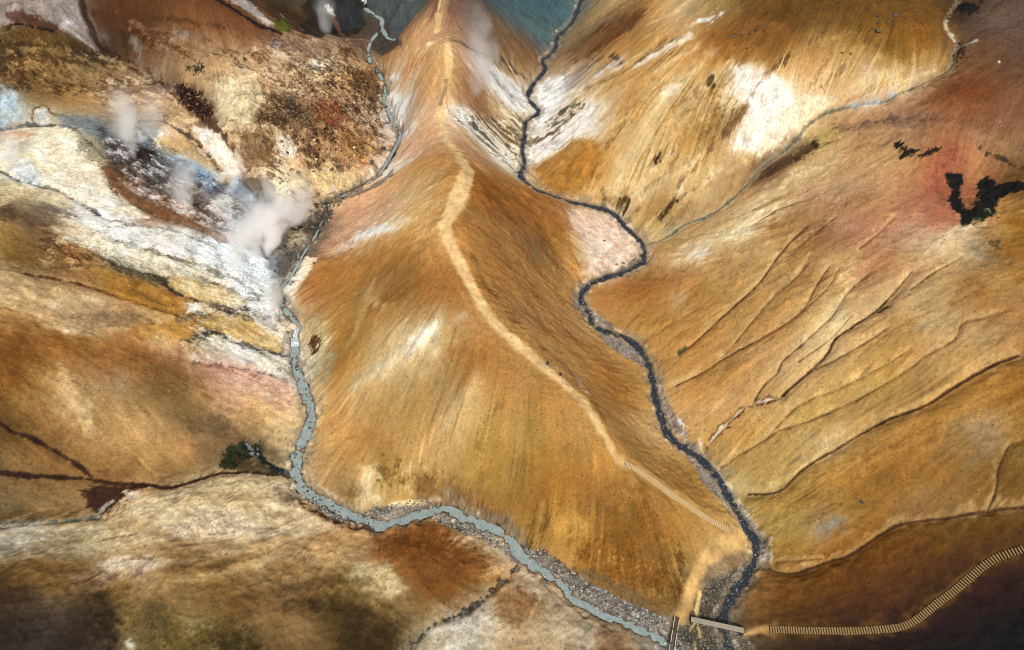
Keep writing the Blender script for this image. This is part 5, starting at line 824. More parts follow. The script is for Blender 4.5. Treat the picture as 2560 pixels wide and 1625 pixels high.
# right-stream banks and gravel
GR2 = ["1430,735 1450,705 1480,700 1500,700 1470,722 1462,750 1480,785 1495,805 1480,810 1455,785 1432,760",
 "1465,765 1500,790 1535,815 1550,825 1500,820 1480,800", "1500,830 1540,845 1585,868 1615,905 1615,920 1570,895 1530,870 1505,850",
 "1640,930 1655,945 1665,1000 1700,1050 1720,1085 1700,1090 1665,1055 1650,1000", "1705,1090 1730,1105 1760,1140 1740,1135 1712,1110",
 "1700,1110 1745,1150 1785,1195 1815,1245 1835,1275 1800,1250 1760,1215 1735,1165", "1815,1205 1850,1255 1885,1300 1912,1330 1925,1370 1928,1395 1905,1410 1880,1440 1860,1462 1895,1405 1905,1365 1890,1330 1865,1295 1835,1250",
 "1765,1455 1820,1430 1870,1400 1870,1420 1840,1455 1800,1500 1790,1560 1800,1625 1680,1625 1700,1575 1740,1550 1750,1500",
 "1830,1560 1860,1580 1890,1625 1835,1625 1825,1590", "1590,640 1605,650 1575,675 1530,690 1480,705 1470,700 1530,680 1570,660"]
for g, c in zip(GR2, ["988a78", "8d8070", "8d7f74", "8d7c6c", "9a948c", "908880", "9c948c", "57503f", "5e574a", "6f6048"]):
    patch(g, c, .95, .35, .15, 0, speck=1, rough=.1)
stroke("1745,1100 1765,1140 1800,1180 1830,1230", "d8d4cc", 3, .7, .25, .3)
stroke("1920,1335 1932,1380 1925,1412 1885,1440 1850,1475", "cfc4b4", 3, .75, .2, .3)
stroke("1690,1040 1712,1070 1705,1085", "eceae4", 6, .85, .25, .5)
stroke("1920,1412 1900,1425 1880,1440", "6a3c1c", 10, .7, .4, .8)
patch("1735,1525 1746,1480 1752,1480 1748,1545 1738,1545", "d8bd78", .9, .2, .2, 0)
stroke("1740,1555 1732,1565 1724,1580", "c9a864", 4, .85, .2); stroke("1744,1555 1747,1572 1750,1590", "d0b06a", 5, .85, .2); stroke("1735,1605 1741,1625", "d0b06a", 4, .7, .2)
patch("1760,1460 1800,1440 1815,1470 1790,1510 1755,1530", "5c564a", .6, .6, .5, 0)
stroke("1755,1465 1790,1450 1815,1430", "c4ac84", 3, .5, .3, .4)
# wet dark rims of both streams
for sl, d, h in BANKS[:2]:
    blend(sl, sstep(h + 1.7, h + .2, d + .5 * N_MID2[sl]) * .55, "8b8170")
    w = sstep(.4, 0, np.abs(d - h - .1)) * sstep(-.3, .8, N_MID[sl] + .5 * N_FINE[sl]) * .45
    blend(sl, w, "4a3826")
    w = sstep(.5, 0, np.abs(d - h - .75)) * sstep(.2, .9, N_MID2[sl]) * .55
    blend(sl, w, "ddd0ba")
for sl, d, h in BANKS:
    blend(sl, sstep(h + .1, h - .2, d), "4c4a44")
# ------------------------------------------------------------------ footpaths
PATHS = [("1106,-20 1100,30 1095,55 1091,82", 11), ("1118,106 1121,130 1122,160 1117,195", [12, 18, 16, 11]), ("1101,262 1101,290 1108,325 1120,350 1138,375 1152,398 1168,420 1163,445 1150,475 1140,500 1122,540 1112,565 1125,610 1140,640 1160,682 1190,740 1230,800 1290,855 1350,905 1400,945 1440,985 1470,1020 1500,1070 1525,1120 1543,1148 1562,1158",
  [11, 13, 16, 18, 18, 24, 32, 44, 52, 46, 34, 29, 28, 28, 28, 27, 26, 25, 24, 22, 20, 17, 15, 15, 17]),
 ("1818,1322 1845,1338 1835,1352 1800,1372 1765,1400 1742,1435 1726,1475 1716,1515 1700,1543", [22, 42, 40, 34, 30, 26, 23, 22, 30]), ("1862,1585 1880,1582 1915,1572 1930,1572", [12, 12, 13, 14])]
PATHM = np.zeros((NY, NX), np.float32)
for s, w in PATHS:
    sl, m, d = line_mask(pts_of(s), np.asarray(w) * .86, .65, .12)
    PATHM[sl] = np.maximum(PATHM[sl], m)
    s2, m2, d2 = line_mask(pts_of(s), np.asarray(w) * 1.0 + 4.0, .5, .35)
    blend(s2, m2 * .3, "e0bd80", .05)
    # trodden flat: a shallow dish
    Z[sl] -= .12 * m
sl_all = (slice(None), slice(None))
PATH_HEX = np.array([0xe6, 0xbf, 0x80]) / 255.0
low = sstep(70, 35, GY)[..., None]  # vignette put into the path colour: darker toward the near end
pc = PATH_HEX * (1 - low) + np.array([0xcf, 0xa4, 0x60]) / 255.0 * low
PATHM_C = PATHM * (.95 + .04 * N_FINE).clip(.6, 1)
COL[:] = COL * (1 - PATHM_C[..., None]) + (pc * (1 + .03 * N_FINE2 + .05 * N_MID)[..., None]) * PATHM_C[..., None]
SPECK *= (1 - .95 * PATHM)

STAIRS = {"a": "1559,1157 1589,1173 1618,1192 1647,1212 1675,1234 1707,1255 1736,1275 1765,1294 1793,1310 1824,1327",
 "b": "1925,1573 1975,1575 2021,1577 2075,1577 2129,1577 2200,1573 2250,1568 2289,1551 2343,1509 2396,1469 2450,1423 2486,1398 2521,1384 2560,1373 2610,1356",
 "c": "1101,264 1103,250 1107,238 1111,228 1114,215 1116,197", "d": "1099,33 1103,24 1106,13 1108,2 1110,-12 1113,-26"}
STAIR_LINE = {k: smooth_line(ground_pts(pts_of(v)), 6) for k, v in STAIRS.items()}
def stair_profile(k):
    P = STAIR_LINE[k]; s = np.concatenate([[0], np.cumsum(np.linalg.norm(np.diff(P, axis=0), axis=1))])
    return s, np.polyval(np.polyfit(s, coarse_h(P[:, 0], P[:, 1]), 4), s)
for k in STAIRS:
    s2, m2, d2 = line_mask(pts_of(STAIRS[k]), 26, .5, .4); blend(s2, m2 * .4, "c79c58" if k != "b" else "8a6230", .05)
# ------------------------------------------------------------------ rain-washed rills: short fall-line threads, pale or dark, in small sheaves
rr = np.random.default_rng(77)
def thread(x, y, L_, w, amp, dep=0.0):
    pts = [(x, y)]; n = max(3, int(L_ / .8))
    for _ in range(n):
        i_, j_ = int((pts[-1][1] - Y0) / DX), int((pts[-1][0] - X0) / DX)
        if not (3 < i_ < NY - 3 and 3 < j_ < NX - 3): break
        pts.append((pts[-1][0] + DIRX[i_, j_] * L_ / n, pts[-1][1] + DIRY[i_, j_] * L_ / n))
    if len(pts) < 3: return
    P = np.array(pts); sl = box_of(P, w * 2 + .3); d, t = seg_dist(P, sl, np.linspace(0, 1, len(P)))
    m = sstep(w + .18, max(w - .12, 0), d) * np.sin(np.pi * np.clip(t, .02, .98)) ** .6
    COL[sl] *= (1 + amp * m)[..., None].astype(np.float32)
    if dep: Z[sl] -= dep * m
for k in range(260):
    y0 = 40 + 150 * rr.random() ** 1.2; x0 = rr.uniform(-.62, .62) * (y0 * .75 + 75)
    i_, j_ = int((y0 - Y0) / DX), int((x0 - X0) / DX)
    if not (5 < i_ < NY - 5 and 5 < j_ < NX - 5) or SLOPE[i_, j_] < .22: continue
    amp = rr.choice([-.15, -.10, .07, .10]) * rr.uniform(.5, 1.2); px_, py_ = -DIRY[i_, j_], DIRX[i_, j_]
    for q in range(rr.integers(2, 6)):
        o_ = rr.normal(0, 1.6); b_ = rr.normal(0, 2.0)
        thread(x0 + px_ * o_ + DIRX[i_, j_] * b_, y0 + py_ * o_ + DIRY[i_, j_] * b_, rr.uniform(2.5, 9), rr.uniform(.08, .3), amp, .05 if amp < 0 else 0)
# ------------------------------------------------------------------ overall mottling of the soil
calm = 1 - .8 * PATHM
mot = 1 + calm * (.018 * N_BIG + .015 * N_MID + .022 * N_FINE * (0.5 + 2 * SPECK) + slw * (.013 * S_FINE + .016 * S_MID + .010 * S_BIG))
COL = COL * mot[..., None]
warmth = calm * (.012 * N_BIG2)
COL[..., 0] *= 1 + warmth; COL[..., 2] *= 1 - 1.6 * warmth
lum = COL @ np.array([.3, .59, .11], np.float32); COL = lum[..., None] + (COL - lum[..., None]) * .84
COL = .5 + (COL - .5) * 1.12 + .004
COL = np.clip(COL, .09, .97)
ALB = np.where(COL <= .04045, COL / 12.92, ((COL + .055) / 1.055) ** 2.4) / E_REF
ALB = np.clip(ALB, .008, .82).astype(np.float32)

# ------------------------------------------------------------------ relief detail
ridged = 1 - np.abs(N_MID2) * 1.1
Z += calm * (.03 * N_FINE + .09 * N_MID + .35 * N_BIG2 * sstep(.05, .3, SLOPE) * .6
     + slw * (.001 * S_FINE + .007 * S_MID + .03 * S_BIG))
Z += gauss(ROUGH, 4) * (1.1 * (1 - np.abs(N_CH2)) + .6 * N_CH + .16 * N_FINE + .25 * D_BED)
# keep stream beds clean
for nm, (P, hw) in WATER.items():
    sl = box_of(P[:, :2], 4)
    d, zs = seg_dist(P[:, :2], sl, P[:, 2]); _, h = seg_dist(P[:, :2], sl, hw)
    d = np.maximum(d + .2 * N_MID[sl] + .04 * N_FINE[sl], 0)
    cap = zs - .14 + .17 * (d / h) ** 2
    inb = d < h * 1.02
    Z[sl] = np.where(inb, np.minimum(Z[sl], cap), np.where(d < h + 1.5, np.maximum(Z[sl], zs + .04), Z[sl]))
for k, P in STAIR_LINE.items():          # benches cut for the steps
    s, pr = stair_profile(k); sl = box_of(P, 3); d, zp = seg_dist(P, sl, pr); w = sstep(2.2, .75, d)
    Z[sl] = Z[sl] * (1 - w) + (zp - .07) * w
def height(x, y): return bil(Z, (np.asarray(x, float) - X0) / DX, (np.asarray(y, float) - Y0) / DX)
def spot(px, py):
    """ground point seen at a place of the photograph, on the finished relief"""
    d = np.arange(70, 330, 0.12); a = (px - IW / 2) / FPX; t = (IH / 2 - py) / FPX
    x = a * d; y = d * (CP + t * SP); z = CAM_H - d * (SP - t * CP)
    h = np.nonzero(z < height(x, y))[0]; i = h[0] if len(h) else len(d) - 1
    return float(x[i]), float(y[i]), float(height(x[i], y[i]))
# ------------------------------------------------------------------ materials
def new_mat(name):
    m = bpy.data.materials.new(name); m.use_nodes = True
    return m, m.node_tree.nodes, m.node_tree.links, m.node_tree.nodes["Principled BSDF"]
def node(nodes, kind, **kw):
    n = nodes.new(kind)
    for k, v in kw.items(): setattr(n, k, v)
    return n
def soil_material(name, rough=.95, bump=.22):
    m, N, L, B = new_mat(name)
    at_ = node(N, "ShaderNodeAttribute", attribute_name="mineral_and_shade")
    sp_ = node(N, "ShaderNodeAttribute", attribute_name="stony")
    geo = node(N, "ShaderNodeNewGeometry")
    def noise(scale, detail, rough_=.6):
        n = N.new("ShaderNodeTexNoise"); n.inputs['Scale'].default_value = scale; n.inputs['Detail'].default_value = detail
        n.inputs['Roughness'].default_value = rough_; L.new(geo.outputs['Position'], n.inputs['Vector']); return n
    n1, n2 = noise(1.9, 5, .75), noise(4.2, 2, .6)
    def math_(op, a, b):
        n = node(N, "ShaderNodeMath", operation=op)
        for i, v in enumerate((a, b)):
            if isinstance(v, (int, float)): n.inputs[i].default_value = v
            else: L.new(v, n.inputs[i])
        return n.outputs[0]
    # grain: factor = 1 + amp*(noise-.5), stronger where the ground is stony
    amp = math_('ADD', math_('MULTIPLY', sp_.outputs['Fac'], 1.1), .12)
    f = math_('ADD', math_('MULTIPLY', math_('ADD', math_('MULTIPLY', math_('SUBTRACT', n1.outputs[0], .5), .45), math_('MULTIPLY', math_('SUBTRACT', n2.outputs[0], .5), 1.9)), amp), 1.0)
    # dark pebbles and clods
    v = N.new("ShaderNodeTexVoronoi"); v.inputs['Scale'].default_value = 1.4; v.inputs['Randomness'].default_value = 1
    L.new(geo.outputs['Position'], v.inputs['Vector'])
    rp = N.new("ShaderNodeValToRGB"); rp.color_ramp.elements[0].position = .12; rp.color_ramp.elements[1].position = .28
    L.new(v.outputs['Distance'], rp.inputs[0])
    pick = N.new("ShaderNodeSeparateColor"); L.new(v.outputs['Color'], pick.inputs[0])
    on = math_('LESS_THAN', pick.outputs[0], math_('ADD', math_('MULTIPLY', sp_.outputs['Fac'], .6), .03))
    dark = math_('MULTIPLY', math_('MULTIPLY', math_('SUBTRACT', 1.0, rp.outputs[0]), on), .5)
    f = math_('MULTIPLY', f, math_('SUBTRACT', 1.0, dark))
    vm = node(N, "ShaderNodeVectorMath", operation='SCALE')
    L.new(at_.outputs['Color'], vm.inputs[0]); L.new(f, vm.inputs['Scale'])
    L.new(vm.outputs[0], B.inputs['Base Color'])
    B.inputs['Roughness'].default_value = rough
    B.inputs['Specular IOR Level'].default_value = .12
    bp = N.new("ShaderNodeBump"); bp.inputs['Strength'].default_value = bump; bp.inputs['Distance'].default_value = .12
    hsum = math_('ADD', n1.outputs[0], math_('MULTIPLY', n2.outputs[0], .5))
    L.new(hsum, bp.inputs['Height']); L.new(bp.outputs[0], B.inputs['Normal'])
    return m
MAT_SOIL = soil_material("altered_soil")
MAT_PATH = soil_material("trodden_gravel", bump=.12)
MAT_GRAVEL = soil_material("stream_gravel", bump=.9)

# ------------------------------------------------------------------ the terrain, one sheet cut into its parts
REG = np.zeros((NY, NX), np.int16)
def reg_poly(pts, k):
    P = np.asarray(pts); sl = box_of(P, 1); REG[sl][inside(P, sl)] = k
LS = WATER["left"][0][:, :2]; RS = WATER["right"][0][:, :2]; RR = world_line(RAVINE_R)[:, :2]; GW = world_line(GULLY_W)[:, :2]; GSo = world_line(GULLY_S)[:, :2]; BA = WATER["braid_a"][0][:, :2]; RLv = world_line(RAVINE_L)[:, :2]
far = 400
reg_poly(np.vstack([RS, [[RS[-1, 0], -far], [far, -far], [far, far], [RS[0, 0], far]]]), 1)                 # right of the right stream
RRj = np.vstack([RR, [RS[np.argmin(((RS - RR[-1])**2).sum(1))]]])
reg_poly(np.vstack([RRj[::-1], [[RR[0, 0], far], [far, far], [far, -far], [RS[-1, 0], -far]], RS[::-1][:np.argmin(((RS[::-1] - RRj[-1])**2).sum(1)) + 1]]), 2)  # beyond the ravine
lefts = np.vstack([BA[:-1], LS])
reg_poly(np.vstack([lefts, [[LS[-1, 0], -far], [-far, -far], [-far, far], [BA[0, 0], far]]]), 3)            # left of the left stream
j = np.argmin(((LS - GW[-1])**2).sum(1))
reg_poly(np.vstack([[[-far, GW[0, 1]]], GW, LS[j:], [[LS[-1, 0], -far], [-far, -far]]]), 4)               # below the western gully
j2 = np.argmin(((LS - GSo[0])**2).sum(1))
reg_poly(np.vstack([GSo[::-1], LS[j2:], [[LS[-1, 0], -far], [GSo[-1, 0], -far]]]), 5)                       # clay lobe
j3 = np.argmin(((LS - RLv[-1])**2).sum(1))
reg_poly(np.vstack([RLv, LS[:j3][::-1], BA[::-1], [[BA[0, 0], far], [-60, far]]]), 6)                       # broken lava slope
GRV = np.zeros((NY, NX), bool)
for g in GRAVEL[:4] + GR2[:9]:
    sl, m = poly_mask(pts_of(g), .35, .35, 0); GRV[sl] |= m > .5
MSS = np.zeros((NY, NX), bool)
for g in MOSS:
    sl, m = poly_mask(pts_of(g), .35, .6, .3); MSS[sl] |= m > .5
sl, m = poly_mask(pts_of("550,1138 575,1112 610,1108 640,1115 650,1135 620,1150 590,1175 570,1180 555,1160"), .5, 1.0, .4); MSS[sl] |= m > .5
REG[GRV] = 7; REG[MSS] = 8; REG[PATHM > .5] = 9
NAMES = {0: ("ridge", "ochre ridge between the two streams with the footpath on its crest"), 1: ("pale_hillside", "pale streaked hillside above the dark stream"),
 2: ("gullied_hillside", "brown hillside cut by many thin gullies"), 3: ("hot_spring_hillside", "white, blue and ochre hot-spring hillside"), 4: ("banded_hill", "tan hill with streaked bands below the rocky gully"),
 5: ("clay_hill", "pale clay hill beside the milky stream"), 6: ("lava_hillside", "broken brown lava slope"), 7: ("gravel_bar", "grey stony gravel along the streams"), 8: ("moss", "dark green moss patches"), 9: ("path", "trodden tan footpath")}
alb = ALB.reshape(-1, 3); spk = SPECK.ravel()
VX = GX.ravel(); VY = GY.ravel(); VZ = Z.ravel()
idx = np.arange(NX * NY, dtype=np.int64).reshape(NY, NX)
Q = np.stack([idx[:-1, :-1], idx[:-1, 1:], idx[1:, 1:], idx[1:, :-1]], -1).reshape(-1, 4)
RQ = REG[:-1, :-1].ravel()
def grid_mesh(name, quads, xs, ys, zs, cols, sps, mat):
    used, inv = np.unique(quads.ravel(), return_inverse=True)
    me = bpy.data.meshes.new(name); nv, nf = len(used), len(quads)
    me.vertices.add(nv); me.loops.add(nf * 4); me.polygons.add(nf)
    me.vertices.foreach_set("co", np.stack([xs[used], ys[used], zs[used]], 1).astype(np.float32).ravel())
    me.loops.foreach_set("vertex_index", inv.astype(np.int32))
    me.polygons.foreach_set("loop_start", np.arange(0, nf * 4, 4, dtype=np.int32))
    me.polygons.foreach_set("use_smooth", np.ones(nf, bool))
    me.update(calc_edges=True)
    a = me.attributes.new("mineral_and_shade", 'FLOAT_COLOR', 'POINT')
    a.data.foreach_set("color", np.concatenate([cols[used], np.ones((nv, 1), np.float32)], 1).astype(np.float32).ravel())
    b = me.attributes.new("stony", 'FLOAT', 'POINT'); b.data.foreach_set("value", sps[used].astype(np.float32))
    me.materials.append(mat)
    o = bpy.data.objects.new(name, me); scene.collection.objects.link(o); return o
for k, (nm, lab) in NAMES.items():
    q = Q[RQ == k]
    if not len(q): continue
    o = grid_mesh(nm, q, VX, VY, VZ, alb, spk, MAT_PATH if k == 9 else MAT_GRAVEL if k == 7 else MAT_SOIL)
    o["kind"] = "stuff" if k == 8 else "structure"; o["label"] = lab
    if k == 8: o["category"] = "moss"
# the land beyond, to the horizon
step = np.concatenate([[0], np.cumsum(2.0 * 1.22 ** np.arange(28))])
ring_x = np.concatenate([X0 - step[::-1], np.linspace(X0, X1, 125)[1:-1], gx[-1] + step]); ring_y = np.concatenate([Y0 - step[::-1], np.linspace(Y0, gy[-1], 109)[1:-1], gy[-1] + step])
OX, OY = np.meshgrid(ring_x, ring_y)
cxl = np.clip(OX, X0, gx[-1]); cyl = np.clip(OY, Y0, gy[-1])
dist = np.hypot(OX - cxl, OY - cyl)
OZ = height(cxl, cyl) + dist * .02 + np.minimum(dist, 60) * .08 * np.sin(OX * .05 + 1) * np.cos(OY * .043) - .02 * (dist > 0)
oc = bil(ALB, (cxl - X0) / DX, (cyl - Y0) / DX).astype(np.float32)
t_ = sstep(0, 80, dist)[..., None].astype(np.float32); oc = oc * (1 - t_) + np.array([.30, .19, .085], np.float32) * t_
oi = np.arange(OX.size).reshape(OX.shape)
inner = (OX[:-1, :-1] >= X0 - 1e-6) & (OX[1:, 1:] <= gx[-1] + 1e-6) & (OY[:-1, :-1] >= Y0 - 1e-6) & (OY[1:, 1:] <= gy[-1] + 1e-6)
OQ = np.stack([oi[:-1, :-1], oi[:-1, 1:], oi[1:, 1:], oi[1:, :-1]], -1)[~inner].reshape(-1, 4)
o = grid_mesh("terrain", OQ, OX.ravel(), OY.ravel(), OZ.ravel(), oc.reshape(-1, 3), np.full(OX.size, .4), MAT_SOIL)
o["kind"] = "structure"; o["label"] = "ochre land around the valley"

# ------------------------------------------------------------------ water
def water_material(name, col, rough, foam, foam_scale, foam_cut, spec_=.5, cloud=None):
    m, N, L, B = new_mat(name)
    geo = node(N, "ShaderNodeNewGeometry")
    n = N.new("ShaderNodeTexNoise"); n.inputs['Scale'].default_value = foam_scale; n.inputs['Detail'].default_value = 4; n.inputs['Roughness'].default_value = .75
    L.new(geo.outputs['Position'], n.inputs['Vector'])
    r = N.new("ShaderNodeValToRGB"); r.color_ramp.elements[0].position = foam_cut; r.color_ramp.elements[1].position = foam_cut + .05
    L.new(n.outputs[0], r.inputs[0])
    n2 = N.new("ShaderNodeTexNoise"); n2.inputs['Scale'].default_value = 1.1; n2.inputs['Detail'].default_value = 6; n2.inputs['Roughness'].default_value = .7
    L.new(geo.outputs['Position'], n2.inputs['Vector'])
    mx0 = node(N, "ShaderNodeMix", data_type='RGBA'); L.new(n2.outputs[0], mx0.inputs['Factor'])
    mx0.inputs[6].default_value = (*[c * .6 for c in col], 1); mx0.inputs[7].default_value = (*[min(c * 1.4, 1) for c in (cloud or col)], 1)
    mx = node(N, "ShaderNodeMix", data_type='RGBA'); L.new(r.outputs[0], mx.inputs['Factor'])
    L.new(mx0.outputs[2], mx.inputs[6]); mx.inputs[7].default_value = (*foam, 1)
    L.new(mx.outputs[2], B.inputs['Base Color'])
    B.inputs['Roughness'].default_value = rough; B.inputs['IOR'].default_value = 1.33
    bp = N.new("ShaderNodeBump"); bp.inputs['Strength'].default_value = .35; bp.inputs['Distance'].default_value = .08
    L.new(n.outputs[0], bp.inputs['Height']); L.new(bp.outputs[0], B.inputs['Normal'])
    return m
MAT_DARKW = water_material("dark_clear_water", (.012, .016, .025), .18, (.5, .52, .55), 2.6, .60, cloud=(.03, .036, .045))
MAT_MILKY = water_material("milky_blue_water", (.15, .19, .185), .22, (.55, .58, .58), 2.4, .61, cloud=(.27, .33, .32))
def ribbon(name, P, hw, mat, label, dz=0.0, grow=1.15, jit=.25, sub=3):
    P2 = smooth_line(P, sub); h2 = np.interp(np.linspace(0, 1, len(P2)), np.linspace(0, 1, len(hw)), hw)
    t = np.gradient(P2[:, :2], axis=0); t /= np.linalg.norm(t, axis=1)[:, None] + 1e-9
    nrm = np.stack([-t[:, 1], t[:, 0]], 1)
    verts, faces = [], []; cols = 7
    for i in range(len(P2)):
        for c in range(cols):
            s = (c / (cols - 1) * 2 - 1) * h2[i] * grow
            verts.append((P2[i, 0] + nrm[i, 0] * s, P2[i, 1] + nrm[i, 1] * s, P2[i, 2] + dz))
    for i in range(len(P2) - 1):
        for c in range(cols - 1):
            a = i * cols + c; faces.append((a, a + 1, a + cols + 1, a + cols))
    me = bpy.data.meshes.new(name); me.from_pydata(verts, [], faces); me.materials.append(mat)
    me.polygons.foreach_set("use_smooth", np.ones(len(faces), bool))
    o = bpy.data.objects.new(name, me); scene.collection.objects.link(o)
    o["kind"] = "structure"; o["label"] = label; return o
ribbon("stream", *WATER["right"], MAT_DARKW, "dark blue stream winding down the right of the ridge")
ribbon("stream", *WATER["left"], MAT_MILKY, "milky blue-grey stream winding down the left of the ridge")
MAT_FALL = water_material("white_falling_water", (.34, .40, .42), .35, (.8, .81, .82), 3.0, .53)
ribbon("waterfall", np.array([unproj(742, 822, 8.2), unproj(738, 838, 7.75), unproj(737, 850, 7.1), unproj(738, 866, 6.6)]), np.array([.45, .5, .7, .9]), MAT_FALL, "small white waterfall in the milky stream", dz=.03, grow=1.0)
ribbon("stream", *WATER["braid_a"], MAT_MILKY, "grey braided stream channel in the far valley")
ribbon("stream", *WATER["braid_b"], MAT_MILKY, "right arm of the grey braided stream in the far valley", dz=-.02)
# ================================================================== things
def link(o, parent=None):
    scene.collection.objects.link(o)
    if parent is not None: o.parent = parent
    return o
def tag(o, label, cat, group=None):
    o["label"] = label; o["category"] = cat
    if group: o["group"] = group
    return o
def empty(name, loc, rz=0.0):
    o = bpy.data.objects.new(name, None); o.location = loc; o.rotation_euler = (0, 0, rz); o.empty_display_size = .3
    return link(o)
def mesh_of(name, bm, mat, smooth=False):
    me = bpy.data.meshes.new(name); bm.to_mesh(me); bm.free()
    for m in (mat if isinstance(mat, (list, tuple)) else [mat]): me.materials.append(m)
    if smooth: me.polygons.foreach_set("use_smooth", np.ones(len(me.polygons), bool))
    return me
def box_bm(sx, sy, sz, c=(0, 0, 0), bev=0.0):
    bm = bmesh.new(); bmesh.ops.create_cube(bm, size=1.0)
    bmesh.ops.scale(bm, vec=(sx, sy, sz), verts=bm.verts)
    if bev: bmesh.ops.bevel(bm, geom=list(bm.edges), offset=bev, segments=1, affect='EDGES')
    bmesh.ops.translate(bm, vec=c, verts=bm.verts); return bm
def simple_mat(name, col, rough=.85, var=.25, scale=6.0, stretch=None, objvar=0.0):
    m, N, L, B = new_mat(name)
    tc = N.new("ShaderNodeTexCoord"); n = N.new("ShaderNodeTexNoise"); n.inputs['Scale'].default_value = scale; n.inputs['Detail'].default_value = 4
    src = tc.outputs['Object']
    if stretch:
        mp = N.new("ShaderNodeMapping"); mp.inputs['Scale'].default_value = stretch; L.new(src, mp.inputs[0]); src = mp.outputs[0]
    L.new(src, n.inputs['Vector'])
    mx = node(N, "ShaderNodeMix", data_type='RGBA'); L.new(n.outputs[0], mx.inputs['Factor'])
    mx.inputs[6].default_value = (*[c * (1 - var) for c in col], 1); mx.inputs[7].default_value = (*[min(1, c * (1 + var)) for c in col], 1)
    out = mx.outputs[2]
    if objvar:
        oi_ = N.new("ShaderNodeObjectInfo"); mr = N.new("ShaderNodeMapRange")
        mr.inputs['To Min'].default_value = 1 - objvar; mr.inputs['To Max'].default_value = 1 + objvar
        L.new(oi_.outputs['Random'], mr.inputs[0])
        vm = node(N, "ShaderNodeVectorMath", operation='SCALE'); L.new(out, vm.inputs[0]); L.new(mr.outputs[0], vm.inputs['Scale']); out = vm.outputs[0]
    L.new(out, B.inputs['Base Color']); B.inputs['Roughness'].default_value = rough; B.inputs['Specular IOR Level'].default_value = .2
    return m

# ------------------------------------------------------------------ stepped paths of timber-edged treads
M_TREAD = simple_mat("packed_tread_gravel", (.60, .43, .21), .95, .18, 9, objvar=.07)
M_TREAD2 = simple_mat("dark_tread_gravel", (.26, .165, .068), .95, .2, 9, objvar=.08)
M_BOARD = simple_mat("shadow_toned_riser_board", (.13, .085, .045), .8, .3, 8, (1, 12, 12), .2)  # timber whose dark tone also draws the thin shadow line at each riser
M_BOARDF = simple_mat("pale_riser_board", (.30, .20, .11), .8, .3, 8, (1, 12, 12), .2)
M_BOARDD = simple_mat("shadow_dark_riser_board", (.05, .032, .016), .8, .3, 8, (1, 12, 12), .2)  # darker still, so the painted shadow line between treads shows
def stair(name, key, n, width, label, mat, pw=1.0, top=.05, far=False):
    P = STAIR_LINE[key]; s, prof = stair_profile(key)
    u = np.linspace(0, 1, n + 1) ** pw * s[-1]
    X = np.interp(u, s, P[:, 0]); Y = np.interp(u, s, P[:, 1])
    hs = np.interp(u, s, prof)
    root = empty(name, (X[0], Y[0], hs[0])); tag(root, label, "steps", "stepped paths")
    base = Vector(root.location)
    run = s[-1] / n
    tr = mesh_of("tread", box_bm(1, 1, .5, (0, 0, -.25), .0), mat)
    bd = mesh_of("riser_board", box_bm(.11 if mat is M_TREAD2 else .07, 1.06, .34, (0, 0, -.15), .01), M_BOARDD if mat is M_TREAD2 else M_BOARDF if far else M_BOARD)
    for i in range(n):
        ax, ay, bx, by = X[i], Y[i], X[i + 1], Y[i + 1]; L_ = math.hypot(bx - ax, by - ay)
        ang = math.atan2(by - ay, bx - ax) + random.uniform(-.05, .05); zc = (hs[i] + hs[i + 1]) / 2 + top + random.uniform(-.012, .012)
        o = bpy.data.objects.new("tread", tr); link(o, root)
        o.location = Vector(((ax + bx) / 2, (ay + by) / 2, zc)) - base; o.rotation_euler = (0, 0, ang)
        wv = width * random.uniform(.93, 1.07); o.scale = (L_ * .97, wv, 1)
        down = -1 if hs[i + 1] >= hs[i] else 1
        r = bpy.data.objects.new("riser_board", bd); link(r, o)
        r.location = (down * .5, 0, .012); r.scale = (1 / (L_ * .97), 1.0, 1)
    return root
stair("stepped_path", "a", 72, 1.1,
      "pale stepped path climbing the end of the ridge from the stream bend", M_TREAD, 1.12)
stair("stepped_path", "b", 108, 1.12,
      "long stepped path curving across the dark brown slope at lower right", M_TREAD2)
stair("stepped_path", "c", 26, .95, "short stepped path up the small hill on the ridge", M_TREAD, far=True)
stair("stepped_path", "d", 16, .9, "stepped path at the top edge climbing the farthest ridge", M_TREAD, far=True)

